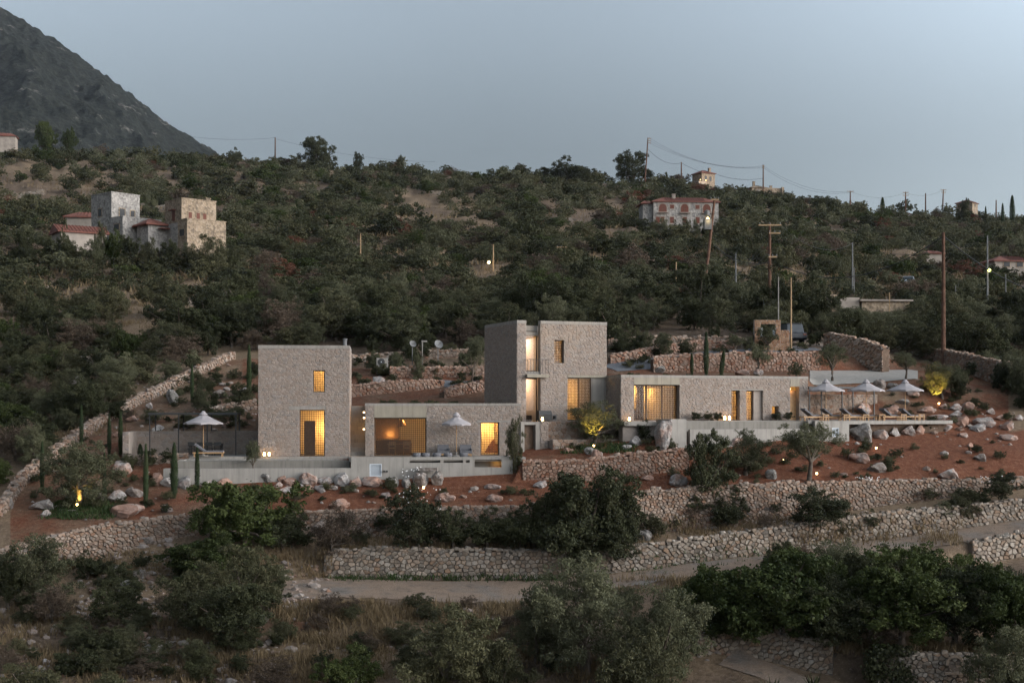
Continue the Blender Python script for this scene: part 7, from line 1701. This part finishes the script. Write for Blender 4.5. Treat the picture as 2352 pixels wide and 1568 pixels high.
h = FarHouse('ridge_house', 'long low tan house on the ridge right of the lit house', 1727, 402, 14); h.block(0, 9.5, 0, 4, h.z(460), h.z(430), 'far_stone_tan'); h.hip(0, 4.5, 0, 4, h.z(430), .8, mat='far_stone_tan'); h.chimney(1.2, 1.5, h.z(430), h.z(416)); h.chimney(6.2, 1, h.z(430), h.z(425)); h.win('r', 2.0, 1.0, h.z(440), h.z(434), 'far_plaster'); h.block(8.9, 9.6, -.6, -.02, h.z(460), h.z(428), 'far_stone_tan', 'pier')
h = FarHouse('ridge_house', 'small square house with a pyramid roof on the right skyline', 2233, 400, 52); h.block(0, 4.4, 0, 4.6, h.z(510), h.z(464), 'far_stone_tan'); h.hip(0, 4.4, 0, 4.6, h.z(464), 1.0, mat='tile_red'); h.win('r', 2.2, .6, h.z(473), h.z(467)); h.win('r', 2.6, .6, h.z(488), h.z(480), 'far_plaster')
h = FarHouse('village_house', 'white house with a red roof at the right edge', 2285, 226, 8); h.block(0, 8, 0, 6, h.z(640), h.z(598), 'far_plaster'); h.hip(0, 8, 0, 6, h.z(598), 1.0); h.win('r', 2.0, 1.0, h.z(612), h.z(602)); h.win('r', 4.2, 1.0, h.z(612), h.z(602))
h = FarHouse('village_house', 'small red-roofed house half hidden left of the big brown pole at the right', 2128, 232, 4); h.block(0, 2.8, 0, 4, h.z(605), h.z(581), 'far_plaster'); h.hip(0, 2.8, 0, 4, h.z(581), .6)
h = FarHouse('flat_shed', 'long low white flat-roofed shed behind the olive trees', 1980, 158, 4); h.block(0, 5.4, 0, 4, h.z(720), h.z(692), 'far_stone_tan'); h.block(-.3, 5.7, -.4, 4.2, h.z(691.8), h.z(688), 'far_plaster', 'roof')
h = FarHouse('flat_shed', 'small white flat shed left of the long low shed', 1930, 158, 6); h.block(0, 2.2, 0, 3, h.z(715), h.z(683), 'far_plaster'); h.block(-1.0, -.02, .4, 3, h.z(715), h.z(676), 'far_stone_tan', 'annex')
h = FarHouse('edge_house', 'red-roofed tan house cut by the left edge under the mountain', 8, 398, 10); h.block(-3, 3.2, 0, 4, h.z(350), h.z(312), 'far_plaster'); h.hip(-3, 3.2, 0, 4, h.z(312), 1.1)
b = None
# pale terrace walls on the hillside
for (u0, u1, y, d, hh, lab) in ((1280, 1380, 512, 285, 1.0, 'pale collapsed stone terrace wall on the mid hillside'), (0, 100, 446, 312, 1.3, 'stone terrace wall on the bare slope at the left'), (280, 420, 470, 296, 1.0, 'stone terrace wall above the far towers'), (960, 1040, 437, 345, .8, 'short pale terrace wall high on the hillside'), (430, 640, 700, 152, .8, 'grey stone terrace wall in the olive grove at the left'), (1650, 1700, 530, 268, 1.4, 'crumbling stone wall at the foot of the villa')):
    n = 6; pts = []
    for i in range(n):
        u = u0+(u1-u0)*i/(n-1); x = (u-CX)/F*d; z = ground_ud(u, d); pts.append((Vector((x, d, z-.2)), z+hh))
    dry_wall('hill_wall', pts, M['road_stone'], M['joint_grey'], lab, (.7, .45), thick=.7, seed=int(u0)+3, limit=60, cap=False)

# shrubs and trees pressed round the far houses
for j, (u, yb, yt, wu, kd) in enumerate(((120, 585, 545, 70, 'dark'), (165, 592, 552, 60, 'scrub'), (215, 590, 548, 70, 'olive'), (262, 580, 528, 56, 'green'), (300, 588, 540, 60, 'dark'), (340, 590, 545, 50, 'scrub'), (385, 600, 552, 60, 'dark'), (425, 600, 556, 60, 'olive'), (480, 600, 535, 90, 'scrub'), (530, 596, 545, 60, 'dark'), (60, 560, 520, 60, 'dark'), (150, 545, 500, 40, 'dark'), (228, 540, 505, 36, 'scrub'))):
    plant_px(kd, j % 2, u, yb, yt, wu, 'bush pressed against the foot of the far left stone houses', 'bush', 'bushes round the far left houses', 'hillside_bush', d=184 - (j % 3)*2, trunk=False)
for j, u in enumerate((1478, 1500, 1522, 1548, 1572, 1596, 1622, 1648, 1668)):
    plant_px(('dark', 'scrub', 'olive')[j % 3], j % 2, u, 535, 500 + (j % 2)*4, 34, 'bush in front of the stone villa on the hillside', 'bush', 'bushes before the villa', 'hillside_bush', d=252, trunk=False)
for j, (u, d) in enumerate(((1590, 392), (1605, 391), (1622, 391), (1642, 392), (1660, 393), (1715, 395), (1735, 394), (1760, 394), (1785, 395), (1805, 396), (2205, 394), (2225, 392), (2245, 393), (2262, 394))):
    plant_px(('dark', 'scrub')[j % 2], j % 2, u, 470, (HY - (ground_ud(u, d)+rnd.uniform(2.0, 3.4))/d*F), 26, 'bush in front of a ridge house', 'bush', 'bushes before the ridge houses', 'hillside_bush', d=d, trunk=False)

# ------------------------------------------------------------------ poles and wires
def pole(u, yb, yt, d, r_, label, mat='pole_wood', lean=0.0, arms=(), lampu=None, name='utility_pole', blamp='bulb_street', trans=False):
    p = Vector(((u-CX)/F*d, d, 0)); zg = ground_ud(u, d); zt = (HY-yt)/F*d; zb = min(zg, (HY-yb)/F*d); t = empty(name, (p.x, p.y, zb), 0, label, 'utility pole' if lampu is None else 'street lamp')
    H = zt-zb; b = MB(); b.tube([(-lean*.2, 0, -.4), (lean*.5, 0, H*.5), (lean, 0, H)], [r_*1.2, r_, r_*.75], 9); b.build('post', M[mat], t)
    for (dz, L, off) in arms:
        b = MB(); b.box(lean+off-L/2, lean+off+L/2, -.16, -.04, H-dz-.07, H-dz+.07); a = b.build('crossarm', M['pole_tan'] if mat != 'metal_grey' else M['metal_grey'], t)
        for k_ in (-.45, 0, .45): q = MB(); q.lathe([(.05, H-dz+.07), (.07, H-dz+.15), (.04, H-dz+.26), (0, H-dz+.27)], 7, lean+off+k_*L, -.1); q.build('insulator', M['metal_grey'], t)
    if lampu is not None:
        lu, ly = lampu; x = (lu-u)/F*d; z = (HY-ly)/F*d-zb; b = MB(); b.tube([(lean*.9, 0, z+.25), (x*.6, -.1, z+.3), (x, -.2, z+.12)], .03, 5); b.build('lamp_arm', M['metal_grey'], t)
        sz = d*.0012; b = MB(); b.lathe([(0, z-sz), (sz*.8, z-sz*.6), (sz, z), (sz*.6, z+sz*.6), (0, z+sz)], 10, x, -.2); b.build('lamp_globe', M[blamp], t); lamp(t, (x, -.6, z-.3), 14, (1.0, .75, .35), .15, 'street_light')
    if trans: b = MB(); b.box(.25, 1.0, -.4, .3, H-3.3, H-2.2); b.build('transformer', M['metal_grey'], t); b = MB(); b.lathe([(0, H-1.9), (.3, H-1.8), (.3, H-1.3), (0, H-1.2)], 8, .55, 0); b.build('bushing', M['metal_grey'], t)
    return (Vector((p.x+lean, d, zt)))
tops = {}
tops['big'] = pole(2167, 828, 534, 122, .17, 'tall brown timber pole nearest the houses at the right')
tops['lean'] = pole(1612, 690, 456, 150, .17, 'leaning dark pole carrying a transformer and a square lamp', lean=1.35, lampu=(1625, 503), trans=True, arms=((.15, .9, 0),))
tops['cross'] = pole(1768, 690, 512, 150, .17, 'stout pole with a long crossarm right of the leaning pole', arms=((.25, 2.4, 0), (1.1, 1.2, .5), (3.6, .9, .3)))
pole(1788, 742, 636, 121, .05, 'thin white mast beside the tan timber pole', 'concrete_pale'); pole(1817, 800, 638, 119, .07, 'tan timber pole in front of the parked dark car', 'pole_tan')
tops['sl'] = pole(1133, 640, 562, 190, .09, 'street lamp pole with a lit yellow lamp in the middle of the hillside', 'pole_tan', lampu=(1123, 603)); tops['v1'] = pole(828, 590, 537, 200, .09, 'short tan pole standing in the scrub left of centre', 'pole_tan'); pole(1553, 665, 602, 168, .08, 'thin tan pole left of the leaning pole', 'pole_tan')
tops['p1690'] = pole(1690, 665, 582, 165, .09, 'pale thin pole between the leaning pole and the crossarm pole', 'metal_grey'); tops['p1958'] = pole(1958, 655, 557, 178, .1, 'pale pole above the white sheds', 'metal_grey'); pole(1290, 605, 565, 205, .07, 'short pole with a cross plate in the mid scrub', 'pole_tan', arms=((.2, 1.4, 0),)); pole(1962, 660, 615, 172, .05, 'thin short mast beside the pale pole above the sheds', 'metal_grey')
tops['gl'] = pole(2268, 700, 542, 170, .1, 'tall street lamp pole with a greenish lit lamp at the right', 'metal_grey', lampu=(2271, 621), blamp='bulb_green'); pole(2310, 712, 630, 165, .07, 'thin grey pole right of the greenish street lamp', 'metal_grey'); pole(2195, 700, 655, 172, .05, 'thin mast beside the hillside road', 'metal_grey'); pole(1848, 700, 660, 150, .05, 'thin grey mast among the olives right of the tan pole', 'metal_grey'); pole(2043, 720, 672, 150, .06, 'short pole beside the long low shed', 'pole_tan')
RP_ = [(632, 362, 316, 0, (), 'left'), (1487, 400, 317, .9, ((.2, 1.0, .4), (.9, .8, .4), (1.5, .8, .4)), 'leaning'), (1565, 405, 373, 0, (), 'short'), (1753, 436, 379, 0, ((.3, .7, 0), (.8, .7, 0)), 'thin'), (1953, 485, 439, 0, ((.15, 1.8, 0),), 'T-shaped'), (2080, 488, 441, 0, ((.2, 1.6, 0), (1.0, 1.6, 0)), 'double-armed'), (2126, 490, 444, 0, (), 'bare'), (2170, 488, 436, .35, ((.1, 1.6, 0), (.8, 1.2, 0)), 'right leaning'), (2288, 500, 460, 0, (), 'far right')]
rt = []
for (u, yb, yt, ln_, arms, wd) in RP_: rt.append(pole(u - (6 if ln_ else 0), yb, yt, 402, .2, '%s utility pole on the skyline at %s' % (wd, {632: 'the left, below the mountain', 1487: 'the oak by the ridge', 1565: 'the lit ridge house', 1753: 'the long ridge house', 1953: 'the right-hand ridge', 2080: 'the middle of the right-hand ridge', 2126: 'the right, between two armed poles', 2170: 'the right beside the pyramid-roofed house', 2288: 'the right edge'}[u]), 'pole_wood', ln_, arms))
def wire(a, b_, sag, label, r_=.02):
    pts = []
    for i in range(13): f = i/12; q = a.lerp(b_, f); q.z -= sag*4*f*(1-f); pts.append(q)
    m = MB(); o = a.copy(); m.tube([p_-o for p_ in pts], r_, 4, False); ob = m.build('overhead_wire', M['wire']); ob.location = o; tag(ob, label, 'wire')
Z = lambda v, dz, dx=0: v + Vector((dx, 0, dz))
wire(Z(tops['big'], -.3), P(1775, 600, 150), 2.6, 'thick cable sagging left from the tall brown pole', .04); wire(Z(tops['big'], -.3), P(2480, 690, 122), 1.2, 'thick cable falling right from the tall brown pole', .04)
wire(P(1775, 600, 150), Z(tops['lean'], -5.0), .9, 'thick cable between the crossarm pole and the leaning pole', .035)
for k_, (dz) in enumerate((-.2, -.9, -1.6)): wire(Z(rt[1], dz, .6), Z(rt[3], -.3-.3*k_), 3.0-.4*k_, '%s wire from the leaning ridge pole across the sky' % ('highest', 'middle', 'lowest')[k_], .022)
wire(Z(rt[1], -3.2), Z(rt[2], -.2), 1.6, 'slack cable from the leaning ridge pole to the short pole', .04); wire(Z(rt[2], -.2), P(1640, 400, 400), .6, 'cable from the short ridge pole to the lit house', .035); wire(P(1648, 402, 400), Z(rt[3], -3.8), .8, 'cable from the lit ridge house to the thin pole', .04)
wire(Z(rt[3], -.3), Z(rt[4], -.1), 2.4, 'upper wire from the thin ridge pole to the T-shaped pole', .025); wire(Z(rt[3], -.8), Z(rt[4], -.3, .5), 2.8, 'lower wire from the thin ridge pole to the T-shaped pole', .025)
wire(Z(rt[4], -.1), Z(rt[5], -.2), 1.6, 'wire between the T-shaped and the double-armed ridge poles', .02); wire(Z(rt[5], -.2), Z(rt[7], -.1), 1.2, 'wire from the double-armed ridge pole to the right leaning pole', .02); wire(Z(rt[0], -.1), P(420, 312, 420), .8, 'wire running left from the skyline pole under the mountain', .022); wire(Z(rt[0], -.4), P(1000, 372, 405), 1.5, 'wire running right from the skyline pole along the ridge', .022)
for k_, (u, y) in enumerate(((1640, 690), (1600, 720), (1700, 650))): wire(Z(tops['cross'], -1.5-.7*k_), P(u, y, 148), .05, '%s stay wire slanting down from the crossarm pole' % ('first', 'second', 'third')[k_], .018)
for k_ in range(2): wire(Z(tops['lean'], -4.2-.6*k_), Z(tops['cross'], -3.2-.7*k_), 1.3, '%s wire between leaning and crossarm poles' % ('upper', 'lower')[k_], .02)
wire(Z(tops['cross'], -.2, 1.1), Z(tops['p1958'], -.1), 1.6, 'thin wire from the crossarm pole to the pale pole', .02); wire(Z(tops['p1958'], -.1), Z(tops['gl'], -.1), 1.8, 'thin wire from the pale pole to the greenish street lamp', .02); wire(Z(tops['v1'], -.1), Z(tops['sl'], -.1), 1.6, 'thin wire between the mid-hillside poles', .018)

# ------------------------------------------------------------------ evening haze: one closed box of even, thin air
hb = MB(); hb.box(-1750, 1450, -60, 2600, -60, 900)
k = N('haze_air'); k.t.nodes.remove(k.b); pv = k.n('ShaderNodeVolumePrincipled'); pv.inputs['Color'].default_value = (0.80, 0.88, 1.0, 1); pv.inputs['Density'].default_value = 0.000028; pv.inputs['Anisotropy'].default_value = 0.0
k.l(pv.outputs[0], k.t.nodes['Material Output'].inputs['Volume'])
tag(hb.build('haze', k.m), 'thin evening haze over the whole hillside', 'haze', kind='stuff')
